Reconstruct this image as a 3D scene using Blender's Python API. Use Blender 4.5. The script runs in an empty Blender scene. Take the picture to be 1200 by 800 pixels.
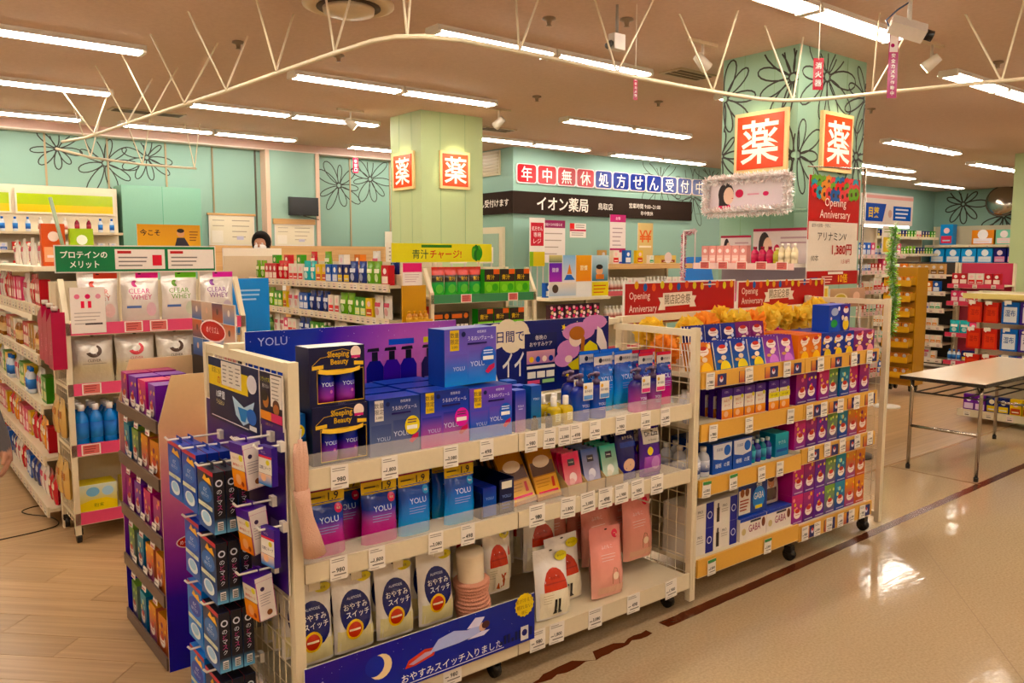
import bpy, math, random
from mathutils import Vector, Matrix, Euler
random.seed(11)
scene = bpy.context.scene
COL = scene.collection
PI = math.pi
# ------------------------------------------------------------------ camera, world, exposure
cd = bpy.data.cameras.new('camera'); cam = bpy.data.objects.new('camera', cd); COL.objects.link(cam)
cd.sensor_width = 36.0; cd.lens = 36.0 * 953 / 1200; cd.clip_start = 0.05; cd.clip_end = 100
cam.location = (0, 0, 1.65)
cam.rotation_euler = (PI / 2 - math.radians(5.99), 0, math.radians(51.39 - 90))
scene.camera = cam
w = bpy.data.worlds.new('world'); scene.world = w; w.use_nodes = True
w.node_tree.nodes['Background'].inputs[0].default_value = (1.0, 0.82, 0.62, 1)
w.node_tree.nodes['Background'].inputs[1].default_value = 0.02
vs = scene.view_settings
vs.view_transform = 'Standard'; vs.look = 'None'; vs.gamma = 1; vs.use_curve_mapping = False
vs.exposure = 0.72
TUBE_WATT = 26.0            # emission strength of one fluorescent tube
LIGHT_RGB = (1.0, 0.905, 0.785)
HC = 3.3                    # ceiling height

# ------------------------------------------------------------------ colour + materials
def lin(c):
    return tuple((x / 12.92 if x <= 0.04045 else ((x + 0.055) / 1.055) ** 2.4) for x in c)
_cc = {}
def H(h):
    """'#rrggbb' -> linear rgb"""
    if not isinstance(h, str): return h
    if h not in _cc:
        s = h.lstrip('#'); _cc[h] = lin(tuple(int(s[i:i + 2], 16) / 255 for i in (0, 2, 4)))
    return _cc[h]
def mixc(a, b, t):
    a = H(a); b = H(b); t = max(0, min(1, t)); return tuple(a[i] + (b[i] - a[i]) * t for i in range(3))
def ramp(stops, t):
    for (t0, c0), (t1, c1) in zip(stops, stops[1:]):
        if t <= t1: return mixc(c0, c1, (t - t0) / max(1e-6, t1 - t0))
    return H(stops[-1][1])

MATS = {}
def newmat(name):
    m = bpy.data.materials.new(name); m.use_nodes = True
    nt = m.node_tree; return m, nt, nt.nodes, nt.links, nt.nodes['Principled BSDF']
def attr_mat(name, rough, metal=0.0, bump=0.0, bscale=60.0, spec=0.5, var=0.05, coat=0.0, sat=1.0):
    """printed surface: the print comes from the mesh's colour attribute, procedural grain on top"""
    m, nt, N, L, b = newmat(name)
    a = N.new('ShaderNodeVertexColor'); a.layer_name = 'Col'
    nz = N.new('ShaderNodeTexNoise'); nz.inputs['Scale'].default_value = bscale; nz.inputs['Detail'].default_value = 3
    tc = N.new('ShaderNodeTexCoord'); L.new(tc.outputs['Object'], nz.inputs['Vector'])
    mr = N.new('ShaderNodeMapRange'); mr.inputs['To Min'].default_value = 1 - var; mr.inputs['To Max'].default_value = 1 + var
    L.new(nz.outputs['Fac'], mr.inputs['Value'])
    mx = N.new('ShaderNodeVectorMath'); mx.operation = 'SCALE'
    L.new(a.outputs['Color'], mx.inputs[0]); L.new(mr.outputs[0], mx.inputs['Scale'])
    hs = N.new('ShaderNodeHueSaturation'); hs.inputs['Saturation'].default_value = sat; L.new(mx.outputs[0], hs.inputs['Color'])
    L.new(hs.outputs[0], b.inputs['Base Color'])
    b.inputs['Roughness'].default_value = rough; b.inputs['Metallic'].default_value = metal
    b.inputs['Specular IOR Level'].default_value = spec
    if coat: b.inputs['Coat Weight'].default_value = coat; b.inputs['Coat Roughness'].default_value = 0.1
    if bump:
        bp = N.new('ShaderNodeBump'); bp.inputs['Strength'].default_value = bump; bp.inputs['Distance'].default_value = 0.01
        L.new(nz.outputs['Fac'], bp.inputs['Height']); L.new(bp.outputs[0], b.inputs['Normal'])
    MATS[name] = m; return m
attr_mat('paper', 0.65, sat=1.1)
attr_mat('carton', 0.33, spec=0.32, sat=1.2)
attr_mat('plastic', 0.2, spec=0.4, sat=1.15)
attr_mat('pouch', 0.17, bump=0.5, bscale=24, spec=0.55, sat=1.2)
attr_mat('foil', 0.22, metal=0.3, bump=0.7, bscale=22)
attr_mat('metal_paint', 0.42)
attr_mat('cloth', 0.9, bump=0.25, bscale=200, spec=0.2)
attr_mat('wallpaint', 0.6, bump=0.03, bscale=90, var=0.03)
attr_mat('tinsel', 0.3, metal=0.45, var=0.3, bscale=40)
attr_mat('chrome', 0.18, metal=1.0)
attr_mat('tissue_paper', 0.8, var=0.08)
_m = MATS['tissue_paper']; _n = _m.node_tree.nodes; _l = _m.node_tree.links
_t = _n.new('ShaderNodeBsdfTranslucent'); _x = _n.new('ShaderNodeMixShader'); _x.inputs[0].default_value = 0.45
_l.new(_n['Vector Math'].outputs[0], _t.inputs[0]); _l.new(_n['Principled BSDF'].outputs[0], _x.inputs[1]); _l.new(_t.outputs[0], _x.inputs[2]); _l.new(_x.outputs[0], _n['Material Output'].inputs['Surface'])
attr_mat('knit', 0.95, bump=0.6, bscale=260, spec=0.1)
def clear_mat(name, fac, tint=(1, 1, 1), rough=0.08):
    m, nt, N, L, b = newmat(name)
    t = N.new('ShaderNodeBsdfTransparent'); t.inputs[0].default_value = (*tint, 1)
    g = N.new('ShaderNodeBsdfPrincipled'); g.inputs['Base Color'].default_value = (0.8, 0.76, 0.72, 1); g.inputs['Roughness'].default_value = rough
    mx = N.new('ShaderNodeMixShader'); mx.inputs[0].default_value = fac
    L.new(t.outputs[0], mx.inputs[1]); L.new(g.outputs[0], mx.inputs[2])
    L.new(mx.outputs[0], N['Material Output'].inputs['Surface']); MATS[name] = m
clear_mat('clear', 0.2); clear_mat('glass', 0.16, (0.85, 0.95, 0.92), 0.03)
def emit_mat(name, rgb, s):
    m, nt, N, L, b = newmat(name)
    e = N.new('ShaderNodeEmission'); e.inputs[0].default_value = (*rgb, 1); e.inputs[1].default_value = s
    L.new(e.outputs[0], N['Material Output'].inputs['Surface']); MATS[name] = m
emit_mat('tube', LIGHT_RGB, TUBE_WATT)
emit_mat('bulb', (1.0, 0.78, 0.45), 30)
emit_mat('shoplight', (1.0, 0.9, 0.8), 5)

def floor_mat():
    m, nt, N, L, b = newmat('tile_floor')
    tc = N.new('ShaderNodeTexCoord')
    n1 = N.new('ShaderNodeTexNoise'); n1.inputs['Scale'].default_value = 90; n1.inputs['Detail'].default_value = 5
    n2 = N.new('ShaderNodeTexNoise'); n2.inputs['Scale'].default_value = 0.9; n2.inputs['Detail'].default_value = 4
    for n in (n1, n2): L.new(tc.outputs['Object'], n.inputs['Vector'])
    r1 = N.new('ShaderNodeValToRGB'); e = r1.color_ramp.elements
    e[0].position = 0.36; e[0].color = (*H('#a8906f'), 1); e[1].position = 0.64; e[1].color = (*H('#b9a17e'), 1)
    L.new(n1.outputs['Fac'], r1.inputs['Fac'])
    mr = N.new('ShaderNodeMapRange'); mr.inputs['To Min'].default_value = 0.9; mr.inputs['To Max'].default_value = 1.06
    L.new(n2.outputs['Fac'], mr.inputs['Value'])
    mx = N.new('ShaderNodeVectorMath'); mx.operation = 'SCALE'; L.new(r1.outputs[0], mx.inputs[0]); L.new(mr.outputs[0], mx.inputs['Scale'])
    L.new(mx.outputs[0], b.inputs['Base Color'])
    rr = N.new('ShaderNodeMapRange'); rr.inputs['To Min'].default_value = 0.04; rr.inputs['To Max'].default_value = 0.12
    L.new(n2.outputs['Fac'], rr.inputs['Value']); L.new(rr.outputs[0], b.inputs['Roughness'])
    n3 = N.new('ShaderNodeTexNoise'); n3.inputs['Scale'].default_value = 1; n3.inputs['Detail'].default_value = 3
    mp = N.new('ShaderNodeMapping'); mp.inputs['Rotation'].default_value = (0, 0, 0.7); mp.inputs['Scale'].default_value = (9, 30, 9)
    L.new(tc.outputs['Object'], mp.inputs['Vector']); L.new(mp.outputs[0], n3.inputs['Vector'])
    bp = N.new('ShaderNodeBump'); bp.inputs['Strength'].default_value = 0.16; bp.inputs['Distance'].default_value = 0.004
    L.new(n3.outputs['Fac'], bp.inputs['Height']); L.new(bp.outputs[0], b.inputs['Normal'])
    b.inputs['Specular IOR Level'].default_value = 0.35
    MATS['tile_floor'] = m
floor_mat()
def wood_mat(name, c0, c1, rough, axis=0):
    m, nt, N, L, b = newmat(name)
    tc = N.new('ShaderNodeTexCoord'); mp = N.new('ShaderNodeMapping')
    sc = [34.0, 34.0, 34.0]; sc[axis] = 0.9; mp.inputs['Scale'].default_value = sc
    oi = N.new('ShaderNodeObjectInfo'); L.new(tc.outputs['Object'], mp.inputs['Vector'])
    ad = N.new('ShaderNodeVectorMath'); L.new(mp.outputs[0], ad.inputs[0]); L.new(oi.outputs['Location'], ad.inputs[1])
    n = N.new('ShaderNodeTexNoise'); n.inputs['Scale'].default_value = 1.0; n.inputs['Detail'].default_value = 6; n.inputs['Roughness'].default_value = 0.6
    L.new(ad.outputs[0], n.inputs['Vector'])
    r = N.new('ShaderNodeValToRGB'); e = r.color_ramp.elements
    e[0].position = 0.3; e[0].color = (*H(c0), 1); e[1].position = 0.72; e[1].color = (*H(c1), 1)
    L.new(n.outputs['Fac'], r.inputs['Fac'])
    mr = N.new('ShaderNodeMapRange'); mr.inputs['To Min'].default_value = 0.88; mr.inputs['To Max'].default_value = 1.08
    L.new(oi.outputs['Random'], mr.inputs['Value'])
    mx = N.new('ShaderNodeVectorMath'); mx.operation = 'SCALE'; L.new(r.outputs[0], mx.inputs[0]); L.new(mr.outputs[0], mx.inputs['Scale'])
    L.new(mx.outputs[0], b.inputs['Base Color']); b.inputs['Roughness'].default_value = rough
    bp = N.new('ShaderNodeBump'); bp.inputs['Strength'].default_value = 0.06; bp.inputs['Distance'].default_value = 0.004
    L.new(n.outputs['Fac'], bp.inputs['Height']); L.new(bp.outputs[0], b.inputs['Normal'])
    MATS[name] = m
wood_mat('plank', '#94734b', '#b8956a', 0.3)
wood_mat('wood', '#b98a52', '#d3a76c', 0.45)
def ceil_mat():
    m, nt, N, L, b = newmat('ceiling_board')
    tc = N.new('ShaderNodeTexCoord'); n = N.new('ShaderNodeTexNoise'); n.inputs['Scale'].default_value = 35; n.inputs['Detail'].default_value = 6
    L.new(tc.outputs['Object'], n.inputs['Vector'])
    r = N.new('ShaderNodeValToRGB'); e = r.color_ramp.elements
    e[0].color = (*H('#c4a794'), 1); e[1].color = (*H('#d8beac'), 1); L.new(n.outputs['Fac'], r.inputs['Fac'])
    L.new(r.outputs[0], b.inputs['Base Color']); b.inputs['Roughness'].default_value = 0.95
    bp = N.new('ShaderNodeBump'); bp.inputs['Strength'].default_value = 0.2; bp.inputs['Distance'].default_value = 0.01
    L.new(n.outputs['Fac'], bp.inputs['Height']); L.new(bp.outputs[0], b.inputs['Normal']); MATS['ceiling_board'] = m
ceil_mat()

# ------------------------------------------------------------------ text outlines (built-in font)
_tx = {}
def glyphs(s, bold=0.0):
    k = (s, bold)
    if k not in _tx:
        cu = bpy.data.curves.new('t', 'FONT'); cu.body = s; cu.resolution_u = 2; cu.offset = bold; cu.fill_mode = 'FRONT'
        ob = bpy.data.objects.new('t', cu); COL.objects.link(ob)
        dg = bpy.context.evaluated_depsgraph_get(); me = ob.evaluated_get(dg).to_mesh()
        vv = [tuple(v.co[:2]) for v in me.vertices]; ff = [tuple(p.vertices) for p in me.polygons]
        ob.evaluated_get(dg).to_mesh_clear(); bpy.data.objects.remove(ob); bpy.data.curves.remove(cu)
        if vv:
            x0 = min(v[0] for v in vv); x1 = max(v[0] for v in vv); y0 = min(v[1] for v in vv); y1 = max(v[1] for v in vv)
            h = max(y1 - y0, 1e-4); vv = [((x - x0) / h, (y - y0) / h) for x, y in vv]; wd = (x1 - x0) / h
        else: wd = 0
        _tx[k] = (vv, ff, wd)
    return _tx[k]

# ------------------------------------------------------------------ mesh builder
class MB:
    def __init__(s): s.v = []; s.f = []; s.c = []; s.m = []; s.sm = []
    def face(s, pts, col, m=0):
        n = len(s.v); s.v += [tuple(p) for p in pts]; s.f.append(tuple(range(n, n + len(pts))))
        s.c.append([H(c) for c in col] if isinstance(col, list) else H(col)); s.m.append(m); s.sm.append(False)
    def raw(s, vv, ff, col, m=0, smooth=False):
        """col: one colour or a list of per-vertex colours"""
        n = len(s.v); s.v += [tuple(p) for p in vv]
        pv = isinstance(col, list); c1 = None if pv else H(col)
        for f in ff:
            s.f.append(tuple(n + i for i in f)); s.c.append([H(col[i]) for i in f] if pv else c1); s.m.append(m); s.sm.append(smooth)
    def box(s, x0, x1, y0, y1, z0, z1, col, m=0, top=None, front=None, side=None, ftop=None):
        t = top or col; fr = front or col; sd = side or col
        p = [(x0, y0, z0), (x1, y0, z0), (x1, y1, z0), (x0, y1, z0), (x0, y0, z1), (x1, y0, z1), (x1, y1, z1), (x0, y1, z1)]
        if x1 < x0 or y1 < y0 or z1 < z0: raise ValueError('box order')
        q = lambda ids, c: s.face([p[i] for i in ids], c, m)
        if ftop: q((0, 1, 5, 4), [fr, fr, ftop, ftop]); q((1, 2, 6, 5), [sd, sd, ftop, ftop]); q((3, 0, 4, 7), [sd, sd, ftop, ftop])
        else: q((0, 1, 5, 4), fr); q((1, 2, 6, 5), sd); q((3, 0, 4, 7), sd)
        q((2, 3, 7, 6), col); q((4, 5, 6, 7), t); q((3, 2, 1, 0), col)
    def bar(s, a, b, r, col, m=0, n=4, r2=None):
        a = Vector(a); b = Vector(b); d = (b - a)
        if d.length < 1e-6: return
        d.normalize(); u = d.orthogonal().normalized(); w_ = d.cross(u); r2 = r if r2 is None else r2
        vv = []
        for p, rr in ((a, r), (b, r2)):
            for i in range(n):
                t = 2 * PI * (i + 0.5) / n; vv.append(p + (u * math.cos(t) + w_ * math.sin(t)) * rr)
        ff = [(i, (i + 1) % n, n + (i + 1) % n, n + i) for i in range(n)] + [tuple(range(n - 1, -1, -1)), tuple(range(n, 2 * n))]
        s.raw(vv, ff, col, m, smooth=n > 5)
    def tube(s, pts, r, col, m=0, n=6, closed=False):
        pts = [Vector(p) for p in pts]; vv = []; prev = None
        K = len(pts)
        for i, p in enumerate(pts):
            d = (pts[(i + 1) % K] - pts[i - 1]) if (closed or 0 < i < K - 1) else (pts[1] - pts[0] if i == 0 else pts[-1] - pts[-2])
            d.normalize()
            u = d.orthogonal().normalized() if prev is None else (prev - d * prev.dot(d)).normalized()
            prev = u; w_ = d.cross(u); rr = r[i] if isinstance(r, (list, tuple)) else r
            vv += [p + (u * math.cos(2 * PI * k / n) + w_ * math.sin(2 * PI * k / n)) * rr for k in range(n)]
        ff = []
        for i in range(K if closed else K - 1):
            j = (i + 1) % K
            ff += [(i * n + k, i * n + (k + 1) % n, j * n + (k + 1) % n, j * n + k) for k in range(n)]
        if not closed: ff += [tuple(range(n - 1, -1, -1)), tuple((K - 1) * n + k for k in range(n))]
        s.raw(vv, ff, col, m, smooth=True)
    def lathe(s, prof, cols, m=0, n=14, c=(0, 0, 0), sx=1.0, sy=1.0, sq=0.0):
        """prof: [(r,z)...]; cols: one colour or one per ring. sq>0 squares the section"""
        vv = []; cc = []
        for k, (r, z) in enumerate(prof):
            for i in range(n):
                t = 2 * PI * i / n; cx_, sy_ = math.cos(t), math.sin(t)
                g = 1.0 if not sq else 1.0 / max(abs(cx_), abs(sy_)) ** sq
                vv.append((c[0] + r * cx_ * g * sx, c[1] + r * sy_ * g * sy, c[2] + z)); cc.append(cols[k] if isinstance(cols, list) else cols)
        ff = []
        for k in range(len(prof) - 1):
            ff += [(k * n + i, k * n + (i + 1) % n, (k + 1) * n + (i + 1) % n, (k + 1) * n + i) for i in range(n)]
        ff += [tuple(range(n - 1, -1, -1)), tuple((len(prof) - 1) * n + i for i in range(n))]
        s.raw(vv, ff, cc, m, smooth=True)
    def prism(s, poly, fn, d, col, m=0, edge=None):
        """poly of (u,v); fn(u,v,n)->point; extruded from n=0 to n=d (front at n=d)"""
        k = len(poly); e = edge or col
        s.face([fn(u, v, d) for u, v in poly], col, m); s.face([fn(u, v, 0) for u, v in reversed(poly)], e, m)
        for i in range(k):
            a, b = poly[i], poly[(i + 1) % k]; s.face([fn(*a, 0), fn(*b, 0), fn(*b, d), fn(*a, d)], e, m)
    def mesh(s, name, mats):
        me = bpy.data.meshes.new(name); me.from_pydata(s.v, [], s.f)
        ca = me.color_attributes.new('Col', 'FLOAT_COLOR', 'CORNER'); data = []
        for f, c in zip(s.f, s.c):
            if isinstance(c, list):
                for x in c: data += [x[0], x[1], x[2], 1.0]
            else: data += [c[0], c[1], c[2], 1.0] * len(f)
        ca.data.foreach_set('color', data)
        me.polygons.foreach_set('material_index', s.m); me.polygons.foreach_set('use_smooth', s.sm)
        for m in ([mats] if isinstance(mats, str) else mats): me.materials.append(MATS[m])
        me.update(); return me

class Pan:
    """print laid on a surface; fn(u,v,n) -> point; every layer lies a hair above the last"""
    def __init__(s, mb, fn, m=0, curved=False, step=0.00035):
        if curved: step = 0.0007
        s.mb = mb; s.fn = fn; s.m = m; s.n = step; s.st = step; s.cv = curved
    def up(s): s.n += s.st
    def rect(s, u0, v0, u1, v1, col, col2=None):
        k = 10 if s.cv else 1; k2 = k
        vv = []; cc = []
        for j in range(k2 + 1):
            for i in range(k + 1):
                vv.append(s.fn(u0 + (u1 - u0) * i / k, v0 + (v1 - v0) * j / k2, s.n)); cc.append(mixc(col, col2 or col, j / k2))
        ff = [(j * (k + 1) + i, j * (k + 1) + i + 1, (j + 1) * (k + 1) + i + 1, (j + 1) * (k + 1) + i) for j in range(k2) for i in range(k)]
        s.mb.raw(vv, ff, cc, s.m); s.up()
    def poly(s, pts, col):
        s.mb.face([s.fn(u, v, s.n) for u, v in pts], col, s.m); s.up()
    def disc(s, u, v, r, col, ry=None, n=18, a0=0.0, a1=2 * PI, star=0.0):
        ry = ry or r; P_ = [(u, v)]
        for i in range(n + 1):
            t = a0 + (a1 - a0) * i / n; k = 1 - (star if (i % 2) else 0); P_.append((u + r * k * math.cos(t), v + ry * k * math.sin(t)))
        if s.cv:
            K = 5; vv = [s.fn(u, v, s.n)]; ff = []
            for q in range(1, K + 1): vv += [s.fn(u + (a - u) * q / K, v + (b - v) * q / K, s.n) for a, b in P_[1:]]
            w1 = n + 1; ff = [(0, 1 + i, 2 + i) for i in range(n)]
            for q in range(1, K): ff += [(1 + (q - 1) * w1 + i, 1 + q * w1 + i, 2 + q * w1 + i, 2 + (q - 1) * w1 + i) for i in range(n)]
            s.mb.raw(vv, ff, col, s.m); s.up(); return
        s.mb.raw([s.fn(a, b, s.n) for a, b in P_], [(0, i, i + 1) for i in range(1, n + 1)], col, s.m); s.up()
    def text(s, t, u, v, h, col, al='c', bold=0.0, maxw=None, slant=0.0, rot=0.0):
        vv, ff, wd = glyphs(t, bold); wx = h
        if not vv: return
        if maxw and wd * h > maxw: wx = maxw / wd
        off = -wd * wx / 2 if al == 'c' else (0 if al == 'l' else -wd * wx)
        cr, sr = math.cos(rot), math.sin(rot)
        pts = []
        for x, y in vv:
            a = off + x * wx + slant * y * h; b = (y - 0.5) * h; pts.append(s.fn(u + a * cr - b * sr, v + a * sr + b * cr, s.n))
        s.mb.raw(pts, ff, col, s.m); s.up()
    def lines(s, u0, v0, u1, n, pitch, th, col, seed=0):
        rn = random.Random(seed)
        for i in range(n):
            s.rect(u0, v0 - i * pitch - th, u0 + (u1 - u0) * (0.6 + 0.4 * rn.random()), v0 - i * pitch, col); s.n -= s.st
        s.up()
    def line(s, pts, w_, col, closed=False):
        K = len(pts); vv = []
        for i, (x, y) in enumerate(pts):
            a = pts[i - 1] if (i > 0 or closed) else pts[i]; b = pts[(i + 1) % K] if (i < K - 1 or closed) else pts[i]
            dx, dy = b[0] - a[0], b[1] - a[1]; l = math.hypot(dx, dy) or 1; nx, ny = -dy / l * w_ / 2, dx / l * w_ / 2
            vv += [s.fn(x + nx, y + ny, s.n), s.fn(x - nx, y - ny, s.n)]
        ff = [(2 * i, 2 * i + 1, 2 * ((i + 1) % K) + 1, 2 * ((i + 1) % K)) for i in range(K if closed else K - 1)]
        s.mb.raw(vv, ff, col, s.m); s.up()
def flat(O, U, V):
    O = Vector(O); U = Vector(U).normalized(); V = Vector(V).normalized(); N_ = U.cross(V)
    return lambda u, v, n=0.0: O + U * u + V * v + N_ * n
XF = lambda x, y, z: flat((x, y, z), (1, 0, 0), (0, 0, 1))      # surface facing -Y, u to the right
YF = lambda x, y, z: flat((x, y, z), (0, -1, 0), (0, 0, 1))     # surface facing -X, u to the right

# ------------------------------------------------------------------ objects
def tagp(o, label=None, cat=None, group=None, kind=None):
    if label: o['label'] = label
    if cat: o['category'] = cat
    if group: o['group'] = group
    if kind: o['kind'] = kind
    return o
def mkobj(name, me, parent=None, loc=(0, 0, 0), rot=(0, 0, 0)):
    o = bpy.data.objects.new(name, me); COL.objects.link(o); o.location = loc; o.rotation_euler = rot
    if parent: o.parent = parent
    return o
def thing(name, label, cat, loc=(0, 0, 0), rz=0.0, group=None, me=None, rot=None):
    return tagp(mkobj(name, me, None, loc, rot or (0, 0, rz)), label, cat, group)
def struct(name, me, loc=(0, 0, 0), label=None):
    return tagp(mkobj(name, me, None, loc), label, None, None, 'structure')
def part(name, me, parent, loc=(0, 0, 0), rot=(0, 0, 0), label=None, kind=None):
    return tagp(mkobj(name, me, parent, loc, rot), label, None, None, kind)
class Proto:
    """a kind of product: one mesh, or an Empty with parts [(name, mesh, [subparts])]; front at y=0 facing -Y, base z=0"""
    def __init__(s, name, cat, desc, w, h, d, me=None, parts=None):
        s.name = name; s.cat = cat; s.desc = desc; s.w = w; s.h = h; s.d = d; s.me = me; s.parts = parts or []
def put(p, loc, rot=(0, 0, 0), where='', label=None, group=None):
    lab = label or (p.desc + ' ' + where)
    if rot[0] or rot[1]:      # a leaning thing rests on its lowest corner
        R3 = Euler(rot).to_matrix(); loc = Vector(loc)
        loc.z -= min((R3 @ Vector((sx * p.w / 2, yy, 0))).z for sx in (-1, 1) for yy in (0, p.d))
    o = thing(p.name, lab, p.cat, loc, 0, group or lab, p.me, rot)
    for nm, me, subs in p.parts:
        c = part(nm, me, o)
        for n2, m2 in subs: part(n2, m2, c)
    return o
# ================================================================== THE ROOM
MINT = '#83a697'; CREAM = '#d8c9a9'
mb = MB(); mb.face([(-3.5, -3, 0), (22, -3, 0), (22, 3.06, 0), (2.03, 3.06, 0), (2.03, 2.47, 0), (-3.5, 2.47, 0)], '#ffffff')
FLOOR = struct('floor', mb.mesh('floor', 'tile_floor'), label='speckled beige sheet floor of the main passage')
mb = MB(); mb.face([(-3.5, 2.47, -0.004), (2.03, 2.47, -0.004), (2.03, 5.3, -0.004), (-3.5, 5.3, -0.004)], '#5c4630')
mb.face([(-3.5, 5.3, 0), (22, 5.3, 0), (22, 12, 0), (-3.5, 12, 0)], '#ffffff', 1)
mb.face([(2.03, 3.06, 0), (22, 3.06, 0), (22, 5.3, 0), (2.03, 5.3, 0)], '#ffffff', 1)
FW = struct('floor_wood', mb.mesh('floor_wood', ['wallpaint', 'plank']), label='light oak plank floor of the drugstore area')
pw, pl = 0.18, 0.92
def clip_poly(P_, inside, cut):
    out = []
    for i in range(len(P_)):
        a, b = P_[i - 1], P_[i]
        if inside(b):
            if not inside(a): out.append(cut(a, b))
            out.append(b)
        elif inside(a): out.append(cut(a, b))
    return out
def clip_rect(P_, x0, x1, y0, y1):
    for ax, v, sg in ((0, x0, 1), (0, x1, -1), (1, y0, 1), (1, y1, -1)):
        P_ = clip_poly(P_, lambda p: sg * (p[ax] - v) >= 0, lambda a, b: tuple(a[k] + (b[k] - a[k]) * (v - a[ax]) / (b[ax] - a[ax]) for k in (0, 1)))
        if not P_: return []
    return P_
# planks run diagonally to the shelving; u along the plank, v across
ud = Vector((-math.sqrt(.5), math.sqrt(.5))); vd = Vector((math.sqrt(.5), math.sqrt(.5)))
for r in range(0, 44):
    for k in range(-9, 10):
        u0 = k * pl + (r * 0.37) % pl; v0 = r * pw - 0.8
        Q = [ud * a + vd * b for a, b in ((u0, v0), (u0 + pl - .0025, v0), (u0 + pl - .0025, v0 + pw - .0025), (u0, v0 + pw - .0025))]
        Q = clip_rect([tuple(q) for q in reversed(Q)], -1.3, 2.03, 2.47, 5.3)
        if len(Q) < 3: continue
        area = abs(sum(Q[i - 1][0] * Q[i][1] - Q[i][0] * Q[i - 1][1] for i in range(len(Q)))) / 2
        if area < .0008: continue
        o_ = ud * u0 + vd * v0; ca_, sa_ = ud.x, ud.y
        L2 = [((x - o_.x) * ca_ + (y - o_.y) * sa_, -(x - o_.x) * sa_ + (y - o_.y) * ca_) for x, y in Q]
        mb = MB(); mb.prism(L2 if sum(L2[i - 1][0] * L2[i][1] - L2[i][0] * L2[i - 1][1] for i in range(len(L2))) > 0 else L2[::-1], lambda u, v, n: Vector((u, v, n - .01)), .01, '#ffffff'); part('plank', mb.mesh('plank', 'plank'), FW, (o_.x, o_.y, 0), (0, 0, math.atan2(sa_, ca_)))
# worn dark red floor stripe, in two lengths
def stripe(x0, x1, seed):
    rn = random.Random(seed); mb = MB(); n = int((x1 - x0) / 0.04); top = []; bot = []
    for i in range(n + 1):
        x = x0 + (x1 - x0) * i / n; yc = 2.30 + (x - 2) * 0.018
        rag = 0.018 if x < 2.75 else 0.003
        top.append((x, yc + 0.032 - abs(rn.gauss(0, rag)), 0.0012)); bot.append((x, yc - 0.03 + abs(rn.gauss(0, rag * 0.5)), 0.0012))
    for i in range(n): mb.face([bot[i], bot[i + 1], top[i + 1], top[i]], '#5a3024')
    return mb.mesh('stripe', 'plastic')
struct('trim_1', stripe(0.6, 2.62, 3), label='worn dark red tape line on the floor')
struct('trim_2', stripe(2.72, 20, 4), label='dark red tape line running along the passage')
mb = MB(); mb.box(6.24, 6.262, 2.38, 3.06, -0.001, 0.0015, '#8d7457'); mb.box(2.03, 22, 3.05, 3.075, -0.001, 0.002, '#a98c6c')
struct('trim_3', mb.mesh('trim', 'plastic'), label='thin metal joint strips in the floor')
mb = MB(); mb.box(8.0, 8.5, 2.5, 2.58, 0, 0.004, '#5d5348'); struct('trim_4', mb.mesh('trim', 'plastic'), label='grey tape patch on the floor')

sd = (Vector((4.983, 2.31, 0)) - Vector((3.2, .92, 0))).normalized(); sn = Vector((-sd.y, sd.x, 0)) * .0025
mb = MB(); a_ = Vector((1.5, -.4, .0008)); b_ = Vector((4.983, 2.31, .0008)); mb.face([a_ - sn, b_ - sn, b_ + sn, a_ + sn], '#8d7556'); struct('trim_6', mb.mesh('trim', 'paper'), label='fine diagonal seam in the sheet floor')
# ceiling and walls
mb = MB(); mb.face([(-3.5, -3, HC), (-3.5, 12, HC), (22, 12, HC), (22, -3, HC)], '#ffffff')
CEIL = struct('ceiling', mb.mesh('ceiling', 'ceiling_board'), label='beige textured ceiling')
def wallquad(name, pts, col, label):
    mb = MB(); mb.face(pts, col); return struct(name, mb.mesh(name, 'wallpaint'), label=label)
WB = wallquad('wall_back', [(-3.5, 11.8, 0), (7.85, 11.8, 0), (7.85, 11.8, HC), (-3.5, 11.8, HC)], MINT, 'mint green back wall')
WS = wallquad('wall_side', [(7.85, 11.8, 0), (7.85, 9.8, 0), (7.85, 9.8, HC), (7.85, 11.8, HC)], MINT, 'mint green return wall beside the pharmacy')
WP = wallquad('wall_pharmacy', [(7.85, 9.8, 0), (22, 9.8, 0), (22, 9.8, HC), (7.85, 9.8, HC)], MINT, 'mint green wall with the pharmacy fascia')
WR = wallquad('wall_right', [(21.8, 9.8, 0), (21.8, -3, 0), (21.8, -3, HC), (21.8, 9.8, HC)], MINT, 'mint green end wall far behind the shelves')
wallquad('wall_front', [(-3.5, -3, 0), (-3.5, -3, HC), (22, -3, HC), (22, -3, 0)], '#d8c8b0', 'beige wall')
wallquad('wall_left', [(-3.5, -3, 0), (-3.5, 12, 0), (-3.5, 12, HC), (-3.5, -3, HC)], '#d8c8b0', 'beige wall')
# pinkish soffit strip, vertical joint strips and the framed wall panel
mb = MB(); mb.box(-3.5, 7.85, 11.62, 11.8, 3.2, HC + 0.01, '#c9a493'); mb.box(-3.5, 7.85, 11.6, 11.8, 3.185, 3.2, '#e6d2c6')
struct('trim_5', mb.mesh('trim', 'metal_paint'), label='pinkish soffit strip along the top of the back wall')
for x, c in ((1.9, '#a58e6a'), (2.62, '#9c8a66'), (3.35, '#a58e6a'), (3.98, '#8b7a55'), (4.6, '#4e4636'), (6.13, '#a58e6a'), (6.85, '#a58e6a')):
    mb = MB(); mb.box(x, x + 0.022, 11.785, 11.801, 0, 3.19, c); part('joint_strip', mb.mesh('strip', 'metal_paint'), WB)
mb = MB(); mb.box(4.72, 5.5, 11.62, 11.8, 0, 3.19, '#93b5a6'); PAN = part('wall_panel', mb.mesh('panel', 'wallpaint'), WB)
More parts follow.
